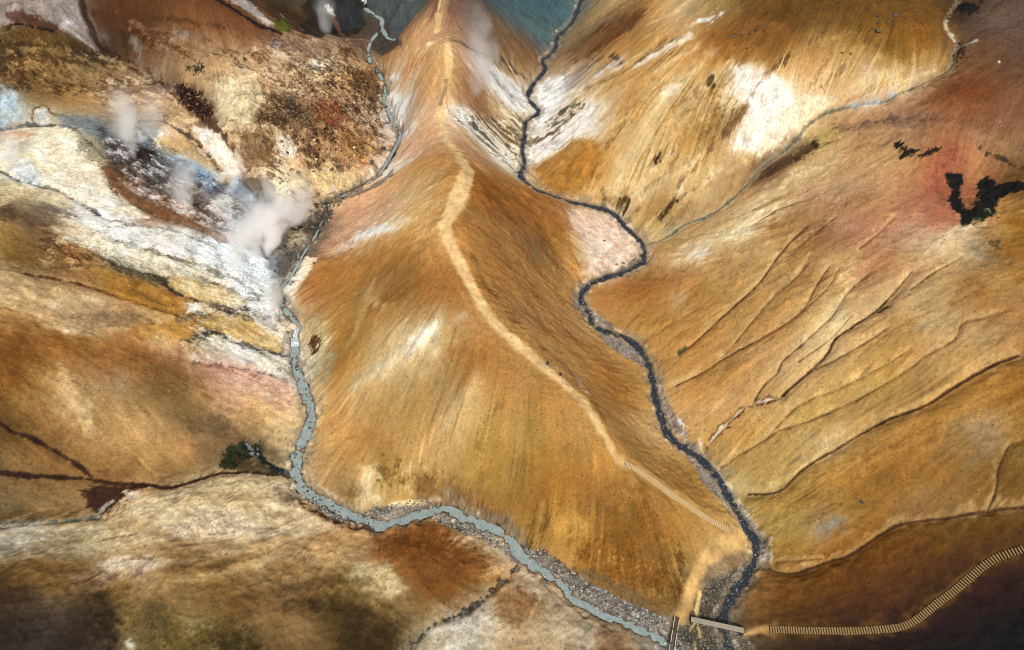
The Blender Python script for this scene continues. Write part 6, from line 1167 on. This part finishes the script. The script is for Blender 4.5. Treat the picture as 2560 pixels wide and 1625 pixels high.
# ------------------------------------------------------------------ footbridges
M_DECK = simple_mat("pale_weathered_planks", (.33, .29, .23), .8, .22, 6, (3, 20, 20), .14)
M_DECKD = simple_mat("wet_brown_planks", (.11, .075, .05), .75, .3, 6, (3, 20, 20), .2)
M_RAIL = simple_mat("pale_timber_rail", (.50, .48, .44), .7, .2, 5, (2, 15, 15), .08)
M_BEAM = simple_mat("dark_timber_beam", (.09, .065, .045), .8, .3, 5)
def bridge(name, a, b, z, width, pitch, gap, mat, label, rails=False):
    A = Vector(unproj(*a, z)); B = Vector(unproj(*b, z)); d = B - A; L_ = d.length; ang = math.atan2(d.y, d.x)
    root = empty(name, A, ang); tag(root, label, "footbridge")
    n = int(L_ / pitch); pl = mesh_of("plank", box_bm(pitch - gap, width, .05, (0, 0, 0), .006), mat)
    for i in range(n):
        o = bpy.data.objects.new("plank", pl); link(o, root)
        o.location = ((i + .5) * pitch, random.uniform(-.012, .012), random.uniform(-.004, .004)); o.rotation_euler = (0, 0, random.uniform(-.012, .012))
    for s in (-1, 1):
        link(bpy.data.objects.new("beam", mesh_of("beam", box_bm(L_, .14, .26, (L_ / 2, s * width * .36, -.16), .01), M_BEAM)), root)
    for x in (.25, L_ - .25):
        link(bpy.data.objects.new("sill", mesh_of("sill", box_bm(.4, width + .3, 1.2, (x, 0, -.9), .03), M_BEAM)), root)
    if rails:
        segs = 3; sl_ = L_ / segs
        for s in (-1, 1):
            for k in range(segs):
                r = bpy.data.objects.new("rail", mesh_of("rail", box_bm(sl_ - .35, .12, .09, (0, 0, 0), .015), M_RAIL)); link(r, root)
                r.location = ((k + .5) * sl_ + (.1 if s > 0 else -.1), s * (width / 2 + .03), .42); r.rotation_euler = (0, 0, random.uniform(-.01, .01))
            for k in range(segs + 1):
                p = bpy.data.objects.new("post", mesh_of("post", box_bm(.1, .1, .55, (0, 0, 0), .01), M_BEAM)); link(p, root)
                p.location = (min(max(k * sl_, .15), L_ - .15), s * (width / 2 + .03), .12)
    return root
bridge("footbridge", (1728, 1548), (1862, 1577), 1.75, .86, .122, .012, M_DECK, "pale plank footbridge across the dark stream")
bridge("footbridge", (1692, 1543), (1675, 1648), 1.25, .74, .16, .05, M_DECKD, "brown footbridge with pale side rails at the bottom edge", True)

# ------------------------------------------------------------------ boulders
def rock_mesh(seed, mat, n=13, flat=.75):
    r = random.Random(seed); bm = bmesh.new()
    for i in range(n):
        v = Vector((r.gauss(0, 1), r.gauss(0, 1), r.gauss(0, 1))).normalized() * r.uniform(.42, .56)
        bm.verts.new((v.x * r.uniform(.9, 1.15), v.y, v.z * flat))
    bmesh.ops.convex_hull(bm, input=list(bm.verts))
    for v in [v for v in bm.verts if not v.link_faces]: bm.verts.remove(v)
    return mesh_of("boulder", bm, mat)
M_ROCKG = simple_mat("grey_boulder_stone", (.30, .29, .27), .85, .35, 3, objvar=.45)
M_ROCKD = simple_mat("dark_lava_stone", (.085, .07, .06), .9, .4, 3, objvar=.4)
M_ROCKP = simple_mat("pale_boulder_stone", (.55, .45, .32), .9, .3, 2.5, objvar=.15)
M_ROCKB = simple_mat("brown_boulder_stone", (.22, .13, .055), .9, .35, 3, objvar=.3)
ROCKS = {k: [rock_mesh(97 * i + j * 13, m) for j in range(6)] for i, (k, m) in enumerate((("g", M_ROCKG), ("d", M_ROCKD), ("p", M_ROCKP), ("b", M_ROCKB)))}
def boulder(px, py, size_px, kind, label, group=None, sink=.28):
    x, y, z = spot(px, py); s = size_px * math.hypot(math.hypot(x, y), CAM_H - z) / FPX
    o = bpy.data.objects.new("boulder", random.choice(ROCKS[kind])); link(o)
    o.location = (x, y, z + s * (.32 - sink) + (.1 if sink < .12 else 0)); o.scale = (s * random.uniform(.9, 1.1), s * random.uniform(.8, 1.05), s * random.uniform(.75, 1.0))
    o.rotation_euler = (random.uniform(-.2, .2), random.uniform(-.2, .2), random.uniform(0, 6.28))
    return tag(o, label, "boulder", group)
def conv(ox, oy, k, s): return [(ox + a / k, oy + b / k, c) for a, b, c in (tuple(float(v) for v in t.split(",")) for t in s.split())]
for p in conv(1240, 1300, 4.631, "1150,870,10 1240,825,8 1270,830,8 1100,880,10 1330,880,8 1490,935,9 1535,1015,9 1640,1110,10 1620,1160,8 1045,735,9 730,600,9 800,575,6 820,740,6 870,780,9 745,695,6 390,460,8 700,505,6 1700,1080,8 1560,1060,8 1520,990,6 440,420,6 1180,790,8 1200,810,9 990,820,7 950,700,6 1380,900,7 1290,900,7 1500,960,7 760,720,7 840,760,8 900,770,7 1590,1140,8 1140,900,7 1060,890,6 1250,960,6 1400,1010,6"):
    boulder(*p, "g", "grey boulder on the gravel bar beside the milky stream", "boulders on the gravel bar")
boulder(1240 + 1200/4.631, 1300 + 850/4.631, 14, "g", "largest pale grey boulder on the gravel bar")
boulder(1240 + 1590/4.631, 1300 + 1080/4.631, 15, "g", "big grey boulder at the lower end of the gravel bar")
boulder(1240 + 310/4.631, 1300 + 440/4.631, 8, "g", "lone pale stone standing in the milky stream", sink=.05)
boulder(1240 + 1955/4.631, 1300 + 1430/4.631, 8, "g", "grey stone in the stream left of the railed footbridge", sink=.05)
boulder(1240 + 1980/4.631, 1300 + 1190/4.631, 9, "p", "pale stone on the gravel above the railed footbridge")
for p in conv(600, 1060, 3.7625, "520,560,9 715,655,6 545,510,6 510,410,6 490,400,6 660,50,8 530,290,6 1070,870,6 1250,885,8 880,780,6 930,830,6 690,700,6 760,720,6 640,640,7 600,600,7 820,760,6 860,820,6 980,850,6 1010,830,5 590,480,5 560,430,5 620,330,5 575,250,5 640,170,5") + conv(620, 620, 4.025, "450,1125,10 430,1170,8 490,1105,8 490,1200,9 495,1235,7 590,1430,8 530,1480,6 590,1480,6 520,1330,5 560,1390,5"):
    boulder(*p, "d", "dark stone lying in the milky stream", "stones in the milky stream", sink=.08)
boulder(600 + 515/3.7625, 1060 + 600/3.7625, 24, "p", "big pale boulder on the bank at the bend of the milky stream")
boulder(600 + 585/3.7625, 1060 + 550/3.7625, 12, "g", "grey boulder in the water beside the big pale boulder", sink=.1)
boulder(620 + 460/4.025, 620 + 790/4.025, 26, "p", "wide pale boulder above the small waterfall")
boulder(620 + 345/4.025, 620 + 910/4.025, 15, "p", "pale rock beside the left edge of the small waterfall")
boulder(620 + 398/4.025, 620 + 850/4.025, 10, "d", "dark rock just left of the small waterfall")
boulder(936, 166, 27, "b", "rounded brown boulder where the stream leaves the far valley")
boulder(835, 480, 42, "p", "huge pale pitted boulder beside the rocky stream")
boulder(815, 539, 28, "d", "large dark grey boulder in the rocky stream bed")
boulder(826, 529, 15, "d", "smaller dark boulder leaning on the large dark one")
boulder(801, 316, 34, "b", "rounded brown boulder on the red ground of the lava slope")
for p in conv(500, 300, 4.498, "1420,940,14 1490,570,12 1930,470,15 2060,330,16 1330,840,11 1240,1090,12 1340,1140,10 1290,1240,9 1380,1180,9 1600,880,9 1480,1190,9 1310,1330,9 1500,900,10 1560,960,9 1270,1300,8 1350,1080,9") + conv(640, 0, 5.098, "430,1250,16 720,1480,10 960,1480,11 600,1230,9 150,1480,16 420,1430,14 1390,1130,11 1450,1250,12 1100,960,9 1250,900,10 1350,980,10 1180,1040,9 1560,940,11 1610,1040,9 1660,1370,10 1640,1200,8"):
    boulder(*p, "d" if random.random() < .6 else "b", "dark lava boulder on the broken brown slope", "boulders on the lava slope")
_r = random.Random(5)
LAVA = ground_pts(pts_of("650,240 760,170 860,160 945,190 950,300 940,370 880,420 790,400 720,350 660,310"))
cnt = 0
while cnt < 110:
    px = _r.uniform(650, 950); py = _r.uniform(160, 430)
    if px - 650 < (300 - py) * .9 or px + py > 1330: continue
    kd = _r.choice("ddbbp"); wh = "near the red ground" if abs(px - 820) + abs(py - 290) < 75 else "below the far valley" if py < 235 else "close to the rocky stream" if px > 880 else "above the huge pitted boulder" if py > 350 else "beside the pale tongue" if px < 720 else "in the middle of the broken ground"
    boulder(px, py, _r.uniform(5, 10), kd, "small %s rock on the lava slope, %s" % ({"d": "dark", "b": "brown", "p": "pale"}[kd], wh), "small rocks on the lava slope"); cnt += 1
cnt = 0
while cnt < 60:
    t = _r.random(); k = t * 5
    C_ = [(700, 700), (720, 670), (750, 640), (775, 600), (800, 560), (840, 510)]; i = min(int(k), 4); f = k - i
    px = C_[i][0] + (C_[i+1][0] - C_[i][0]) * f + _r.gauss(-6, 16); py = C_[i][1] + (C_[i+1][1] - C_[i][1]) * f + _r.gauss(0, 9)
    boulder(px, py, _r.uniform(5, 10), _r.choice("dddgb"), "dark rock in the stony bed below the big boulders", "rocks in the stony bed"); cnt += 1
for p in conv(1700, 0, 2.8, "1505,105,12 1465,155,9 1390,165,9 1390,220,13 1380,115,9"):
    boulder(*p, "d", "dark boulder of the loose cluster high on the brown slope", "dark boulders near the top right")
for p in conv(1700, 0, 2.8, "530,215,10 490,235,9 385,255,10 430,250,7 340,255,7 470,340,8 380,315,6 445,190,8 590,180,7"):
    boulder(*p, "d", "dark stone scattered on the orange-brown patch of the upper slope", "dark stones on the upper slope")
boulder(2105, 133, 7, "d", "small dark stone on the tan upper slope, left of a pair"); boulder(2127, 135, 6, "d", "small dark stone on the tan upper slope, right of a pair")
boulder(2496, 155, 9, "p", "pale stone alone on the dark reddish slope"); boulder(2498, 305, 6, "p", "tiny pale stone on the reddish slope below the pale one")
boulder(1511, 602, 8, "d", "dark stone in the middle of the pink ground"); boulder(1559, 658, 8, "d", "dark stone on the lower edge of the pink ground, nearest the stream")
boulder(1541, 661, 7, "d", "dark stone on the lower edge of the pink ground, left of another"); boulder(1459, 586, 6, "d", "small dark stone on the left edge of the pink ground")
boulder(2155, 1256, 10, "d", "dark rock alone on the golden slope above the long gully"); boulder(879, 624, 9, "b", "brown stone below the white streak on the ridge")
boulder(1896, 1228, 7, "p", "white stone on the right bank of the dark stream")
boulder(1725, 1201, 6, "d", "small dark stone between the stepped path and the gravel")
for i, (px, py) in enumerate([(2150,385),(2175,395),(2160,372),(2165,405)]): boulder(px, py, 5, "p", "small pale stone on the tan ground below the dark ravine", "pale stones on the tan ground")

# rubble too small to pick apart
def rubble(name, polys, count, smin, smax, mat, label, lift=0.0):
    tmpl = []
    for j in range(4):
        me = rock_mesh(500 + j, mat, 9); co = np.empty(len(me.vertices) * 3, np.float32); me.vertices.foreach_get("co", co)
        tmpl.append((co.reshape(-1, 3), [tuple(p.vertices) for p in me.polygons])); bpy.data.meshes.remove(me)
    V, F, base = [], [], 0; r = np.random.default_rng(len(name) + count)
    G = [ground_pts(pts_of(p)) for p in polys]; areas = np.array([abs(np.sum(g[:, 0] * np.roll(g[:, 1], 1) - g[:, 1] * np.roll(g[:, 0], 1))) / 2 for g in G])
    for g, ar in zip(G, areas):
        n = int(count * ar / areas.sum()); lo, hi = g.min(0), g.max(0); k = 0
        while k < n:
            q = r.uniform(lo, hi, (256, 2)); c = np.zeros(256, bool)
            for i in range(len(g)):
                (ax, ay), (bx, by) = g[i], g[(i + 1) % len(g)]
                if ay != by: c ^= ((ay > q[:, 1]) != (by > q[:, 1])) & (q[:, 0] < (bx - ax) * (q[:, 1] - ay) / (by - ay) + ax)
            for x, y in q[c]:
                if k >= n: break
                k += 1; co, fa = tmpl[r.integers(4)]; s = smin + (smax - smin) * r.random() ** 3; a = r.uniform(0, 6.28); ca, sa = math.cos(a), math.sin(a)
                R_ = np.array([[ca, -sa, 0], [sa, ca, 0], [0, 0, 1]])
                V.append(co @ R_.T * s + np.array([x, y, float(height(x, y)) + s * .12 + lift])); F += [tuple(i + base for i in f) for f in fa]; base += len(co)
    me = bpy.data.meshes.new(name); me.from_pydata(np.concatenate(V).tolist(), [], F); me.materials.append(mat)
    o = link(bpy.data.objects.new(name, me)); o["kind"] = "stuff"; o["category"] = "rubble"; o["label"] = label
def islandmat(name, lo, hi):
    m, N, L, B = new_mat(name); g = N.new("ShaderNodeNewGeometry"); mx = node(N, "ShaderNodeMix", data_type='RGBA'); L.new(g.outputs['Random Per Island'], mx.inputs['Factor'])
    mx.inputs[6].default_value = (*lo, 1); mx.inputs[7].default_value = (*hi, 1); L.new(mx.outputs[2], B.inputs['Base Color']); B.inputs['Roughness'].default_value = .9; B.inputs['Specular IOR Level'].default_value = .2
    return m
rubble("rubble", GRAVEL[:4], 4200, .10, .55, islandmat("mixed_grey_rubble", (.06, .055, .05), (.42, .40, .36)), "loose grey stones along the milky stream")
rubble("rubble", ["728,880 750,880 765,960 790,1010 790,1060 765,1110 755,1170 760,1200 800,1240 850,1262 900,1288 945,1305 1000,1295 1000,1305 945,1325 890,1308 830,1285 780,1255 745,1215 725,1180 735,1120 760,1070 765,1030 745,970 728,930"], 620, .15, .5, islandmat("wet_dark_rubble", (.035, .03, .026), (.20, .18, .16)), "dark stones breaking the surface of the milky stream", .08)
rubble("rubble", GR2[:9], 2600, .08, .34, islandmat("mixed_brown_rubble", (.10, .08, .065), (.45, .41, .36)), "loose stones along the dark stream")
rubble("rubble", ["650,240 760,170 860,160 945,190 950,300 940,370 880,420 790,400 720,350 660,310", "690,655 720,630 760,625 830,520 850,505 830,500 790,540 760,590 715,720 690,740 680,715 700,690", "430,205 470,215 510,240 528,270 530,300 500,300 470,280 445,250"], 4200, .15, .8,
       islandmat("mixed_lava_rubble", (.05, .035, .025), (.34, .21, .10)), "broken stones of the lava slope and the stony bed")
# ------------------------------------------------------------------ two hikers
M_SKIN = simple_mat("skin", (.50, .31, .22), .6, .08, 20)
M_NAVY = simple_mat("navy_jacket_cloth", (.012, .018, .05), .85, .25, 25)
M_BLACK = simple_mat("black_jacket_cloth", (.012, .011, .012), .85, .25, 25)
M_LIGHT = simple_mat("light_grey_trousers", (.62, .60, .62), .85, .12, 25)
M_SHOE = simple_mat("brown_boots", (.05, .035, .02), .7, .2, 25)
M_HAIR = simple_mat("dark_hair", (.02, .013, .009), .6, .3, 40, (1, 1, 8))
M_PACK = simple_mat("backpack_cloth", (.02, .025, .05), .8, .3, 20)
def skin_body(name, joints, edges, root_i):
    me = bpy.data.meshes.new(name + "_cage"); me.from_pydata([j[0] for j in joints], edges, [])
    o = bpy.data.objects.new(name + "_cage", me); scene.collection.objects.link(o)
    sk = o.modifiers.new("skin", 'SKIN'); sk.use_smooth_shade = True
    sb = o.modifiers.new("subsurf", 'SUBSURF'); sb.levels = 2; sb.render_levels = 2
    for i, j in enumerate(joints):
        d = me.skin_vertices[0].data[i]; d.radius = (j[1], j[1] * (j[2] if len(j) > 2 else 1)); d.use_root = i == root_i
    dg = bpy.context.evaluated_depsgraph_get(); dg.update()
    ev = bpy.data.meshes.new_from_object(o.evaluated_get(dg)); bpy.data.objects.remove(o); bpy.data.meshes.remove(me); return ev
def hiker(px, py, face, jacket, label, stride):
    x, y, z = spot(px, py); g = stride
    J = [((0, 0, .95), .135, .8), ((0, .01, 1.12), .125, .8), ((0, .02, 1.32), .15, .75), ((0, .02, 1.44), .10, .8), ((0, .02, 1.50), .055), ((0, .035, 1.58), .085), ((0, .04, 1.68), .088),
         ((.09, 0, .90), .095), ((.10, .16 * g, .50), .062), ((.10, .08 * g, .10), .045), ((.10, .08 * g + .15, .04), .045),
         ((-.09, 0, .90), .095), ((-.10, -.06 * g, .49), .062), ((-.10, -.34 * g, .14), .045), ((-.10, -.34 * g + .13, .05), .045),
         ((.19, .02, 1.40), .065), ((.25, -.10 * g, 1.14), .048), ((.24, .06, .92), .036), ((.235, .10, .86), .030),
         ((-.19, .02, 1.40), .065), ((-.25, .08 * g, 1.14), .048), ((-.24, .26 * g, .96), .036), ((-.235, .31 * g, .91), .030)]
    E = [(0, 1), (1, 2), (2, 3), (3, 4), (4, 5), (5, 6), (0, 7), (7, 8), (8, 9), (9, 10), (0, 11), (11, 12), (12, 13), (13, 14), (3, 15), (15, 16), (16, 17), (17, 18), (3, 19), (19, 20), (20, 21), (21, 22)]
    for hnd in (18, 22):
        b = Vector(J[hnd][0]); sgn = 1 if b.x > 0 else -1
        for k, (dx, ln) in enumerate(((-.022, .075), (-.008, .085), (.008, .08), (.022, .065))):
            i = len(J); J.append((tuple(b + Vector((dx * .4, dx + .02, -.05))), .009)); J.append((tuple(b + Vector((dx * .4 - sgn * .012, dx + .028, -.05 - ln * .6))), .008)); E += [(hnd, i), (i, i + 1)]
        i = len(J); J.append((tuple(b + Vector((-sgn * .03, .035, -.02))), .010)); J.append((tuple(b + Vector((-sgn * .035, .055, -.06))), .009)); E += [(hnd, i), (i, i + 1)]
    me = skin_body("hiker", J, E, 0)
    for m in (jacket, M_LIGHT, M_SKIN, M_SHOE): me.materials.append(m)
    idx_ = np.empty(len(me.polygons), np.int32)
    for p in me.polygons:
        c = p.center; k = 0
        if c.z < .11 + (.06 if c.y < -.2 else 0): k = 3
        elif c.z < .93 and abs(c.x) < .2: k = 1
        elif c.z > 1.49: k = 2
        elif abs(c.x) > .2 and c.z < .93: k = 2
        idx_[p.index] = k
    me.polygons.foreach_set("material_index", idx_); me.polygons.foreach_set("use_smooth", np.ones(len(me.polygons), bool))
    root = empty("person", (x, y, z - .02), face); tag(root, label, "person", "hikers")
    me.name = "body"; link(bpy.data.objects.new("body", me), root)
    bm = bmesh.new(); bmesh.ops.create_uvsphere(bm, u_segments=14, v_segments=9, radius=.108)
    bmesh.ops.scale(bm, vec=(1, 1.08, 1.12), verts=bm.verts); bmesh.ops.translate(bm, vec=(0, .025, 1.67), verts=bm.verts)
    bmesh.ops.delete(bm, geom=[v for v in bm.verts if v.co.z < 1.60 + .9 * max(0, v.co.y - .03)], context='VERTS')
    link(bpy.data.objects.new("hair", mesh_of("hair", bm, M_HAIR, True)), root)
    for sgn in (-1, 1):
        bm = bmesh.new(); bmesh.ops.create_uvsphere(bm, u_segments=8, v_segments=6, radius=.012); bmesh.ops.translate(bm, vec=(sgn * .034, .122, 1.645), verts=bm.verts)
        link(bpy.data.objects.new("eye", mesh_of("eye", bm, M_BLACK, True)), root)
    bm = bmesh.new(); bmesh.ops.create_cone(bm, segments=8, radius1=.02, radius2=.006, depth=.045, cap_ends=True); bmesh.ops.rotate(bm, cent=(0, 0, 0), matrix=Matrix.Rotation(-1.2, 3, 'X'), verts=bm.verts); bmesh.ops.translate(bm, vec=(0, .137, 1.615), verts=bm.verts)
    link(bpy.data.objects.new("nose", mesh_of("nose", bm, M_SKIN, True)), root)
    bm = box_bm(.30, .17, .44, (0, -.19, 1.24), .05); pk = link(bpy.data.objects.new("backpack", mesh_of("backpack", bm, M_PACK, True)), root)
    for sgn in (-1, 1):
        link(bpy.data.objects.new("strap", mesh_of("strap", box_bm(.045, .30, .03, (sgn * .10, .0, 1.475), .008), M_PACK)), pk)
    return root
hiker(1368, 918, .85, M_NAVY, "hiker in navy jacket and light trousers, higher up the ridge path", 1.15)
hiker(1400, 945, .95, M_BLACK, "hiker in black jacket and light trousers, lower on the ridge path", .9)

# ------------------------------------------------------------------ steam rising from the vents
def plume(px, py, h, dx, dy, r0, r1, dens, label, seed, bow=0.0):
    x, y, z = spot(px, py)
    steps, seg = 10, 14; bm = bmesh.new(); rings = []
    def axis(t): return dx * (t * (1 - bow) + bow * t * t), dy * (t * (1 - bow) + bow * t * t)
    for i in range(steps + 1):
        t = i / steps; cx_, cy_ = axis(t); r = (r0 + (r1 - r0) * t) * (1.25 + .55 * t) + .3
        rings.append([bm.verts.new((cx_ + r * math.cos(2 * math.pi * k / seg), cy_ + r * math.sin(2 * math.pi * k / seg), t * h)) for k in range(seg)])
    for i in range(steps):
        for k in range(seg): bm.faces.new((rings[i][k], rings[i][(k + 1) % seg], rings[i + 1][(k + 1) % seg], rings[i + 1][k]))
    bm.faces.new(rings[0][::-1]); bm.faces.new(rings[-1])
    m = bpy.data.materials.new("steam"); m.use_nodes = True; N = m.node_tree.nodes; L = m.node_tree.links
    N.remove(N["Principled BSDF"]); out = N["Material Output"]
    pv = N.new("ShaderNodeVolumePrincipled"); pv.inputs['Color'].default_value = (1, 1, 1, 1); pv.inputs['Anisotropy'].default_value = 0
    L.new(pv.outputs[0], out.inputs['Volume'])
    tc = N.new("ShaderNodeTexCoord"); sx = N.new("ShaderNodeSeparateXYZ")
    wz = N.new("ShaderNodeTexNoise"); wz.inputs['Scale'].default_value = .75 / max(r1, .5); wz.inputs['Detail'].default_value = 3
    wm = N.new("ShaderNodeMapping"); wm.inputs['Location'].default_value = (seed * 3.7, seed * 1.9, seed); L.new(tc.outputs['Object'], wm.inputs[0]); L.new(wm.outputs[0], wz.inputs['Vector'])
    w1 = node(N, "ShaderNodeVectorMath", operation='SUBTRACT'); L.new(wz.outputs['Color'], w1.inputs[0]); w1.inputs[1].default_value = (.5, .5, .5)
    zr = N.new("ShaderNodeSeparateXYZ"); L.new(tc.outputs['Object'], zr.inputs[0])
    w2 = node(N, "ShaderNodeVectorMath", operation='SCALE'); L.new(w1.outputs[0], w2.inputs[0])
    wa = node(N, "ShaderNodeMath", operation='MULTIPLY_ADD'); L.new(zr.outputs[2], wa.inputs[0]); wa.inputs[1].default_value = 3.4 * (r1 - r0) / h; wa.inputs[2].default_value = r0; L.new(wa.outputs[0], w2.inputs['Scale'])
    w3 = node(N, "ShaderNodeVectorMath", operation='ADD'); L.new(tc.outputs['Object'], w3.inputs[0]); L.new(w2.outputs[0], w3.inputs[1]); L.new(w3.outputs[0], sx.inputs[0])
    def M(op, a, b=0.0, cl=False):
        n = node(N, "ShaderNodeMath", operation=op, use_clamp=cl)
        for i, v in enumerate((a, b)):
            if isinstance(v, (int, float)): n.inputs[i].default_value = v
            else: L.new(v, n.inputs[i])
        return n.outputs[0]
    t = M('DIVIDE', sx.outputs[2], h); tt = M('ADD', M('MULTIPLY', t, 1 - bow), M('MULTIPLY', M('MULTIPLY', t, t), bow))
    r = M('ADD', M('MULTIPLY', t, r1 - r0), r0)
    u = M('DIVIDE', M('SUBTRACT', sx.outputs[0], M('MULTIPLY', tt, dx)), r); v = M('DIVIDE', M('SUBTRACT', sx.outputs[1], M('MULTIPLY', tt, dy)), r)
    rad = M('SUBTRACT', 1.0, M('SQRT', M('ADD', M('MULTIPLY', u, u), M('MULTIPLY', v, v))), True)
    mp = N.new("ShaderNodeMapping"); mp.inputs['Location'].default_value = (seed * 7.3, seed * 3.1, 0); L.new(tc.outputs['Object'], mp.inputs[0])
    nz = N.new("ShaderNodeTexNoise"); nz.inputs['Scale'].default_value = 1.5 / max(r1, .5); nz.inputs['Detail'].default_value = 4; nz.inputs['Roughness'].default_value = .62; nz.inputs['Distortion'].default_value = .5; L.new(mp.outputs[0], nz.inputs['Vector'])
    cut = M('MULTIPLY', M('SUBTRACT', M('ADD', nz.outputs[0], M('MULTIPLY', rad, .5)), .54), 2.6, True)
    fade = M('MULTIPLY', M('POWER', M('SUBTRACT', 1.0, t, True), 1.1), M('MULTIPLY', M('SUBTRACT', 1.0, M('POWER', M('SUBTRACT', 1.0, t, True), 14.0)), 1.0))
    d = M('MULTIPLY', M('MULTIPLY', cut, fade), M('MULTIPLY', M('MINIMUM', M('MULTIPLY', rad, 2.2), 1.0), dens * 2.6))
    L.new(d, pv.inputs['Density'])
    o = link(bpy.data.objects.new("steam_plume", mesh_of("steam_plume", bm, m))); o.location = (x, y, z - .2)
    return tag(o, label, "steam", "steam plumes")
plume(667, 642, 15, 5.0, 9.0, .8, 8.296, 0.92, "largest dense white steam plume from the vent beside the stony bed", 1, .35)
plume(645, 645, 10, -4.0, 6.5, 1.4, 6.588, 0.372, "thinner steam drifting left beside the largest plume", 2, .3)
plume(690, 775, 7, -1.0, 3.6, 1.6, 4.392, 0.279, "low steam over the stream above the small waterfall", 3)
plume(338, 402, 14, -2.5, 9.0, .5, 5.856, 0.279, "tall steam plume from the dark vent on the left slope", 4, .3)
plume(365, 350, 9, 3.5, 9.0, 2.0, 6.1, 0.1364, "faint steam drifting right above the left slope", 5, .3)
plume(478, 528, 8, -2.5, 4.5, 1.0, 4.148, 0.248, "small steam puff over the blue-grey ground", 6, .3)
plume(560, 555, 7, .5, 4.0, 2.0, 4.88, 0.1736, "low steam haze on the blue-white slope", 7)
plume(602, 445, 6, -.6, 3.2, .6, 2.684, 0.248, "small steam wisp at the foot of the pale tongue", 8)
plume(1205, 160, 12, -2.5, 9.0, 1.5, 6.1, 0.1, "broad faint steam above the white slope near the top", 9, .3)
plume(1243, 165, 5, -.3, 3.2, .6, 2.196, 0.279, "small steam puff on the white slope right of the broad one", 10)
plume(1284, 172, 4.5, -.6, 2.5, .3, 1.22, 0.434, "narrow bright steam wisp near the bend of the dark stream", 11)
plume(1185, 240, 9, 1.0, 6.0, 2.0, 5.612, 0.0992, "thin steam over the brown slope left of the white ground", 12)
plume(815, 85, 9, 1.0, 6.0, 2.0, 5.49, 0.124, "thin steam in the dark valley at the top", 13)
plume(25, 400, 6, 0, 4.0, 3.0, 6.1, 0.124, "faint steam over the pale dome at the left edge", 14)
plume(585, 665, 6, 1.0, 4.5, 3.0, 6.71, 0.1736, "soft steam over the white dome beside the stony bed", 15)
plume(720, 560, 9, 2.0, 5.0, 2.0, 6.1, 0.1364, "veil of steam drifting over the pale rocks right of the main vent", 16)
plume(455, 500, 9, 1.5, 6.0, 3.5, 7.5, .10, "wide thin veil of steam over the dark slumped ground", 17, .2)
plume(625, 600, 10, 1.0, 6.0, 3.5, 8.0, .12, "wide thin veil of steam above the blue-white slope", 18, .2)
plume(1215, 200, 11, -3.0, 8.0, 3.0, 7.0, .09, "wide thin veil of steam over the white slope near the top", 19, .2)
plume(310, 350, 10, 1.0, 8.0, 3.0, 7.0, .09, "wide thin veil of steam above the blue-grey hollow", 20, .2)
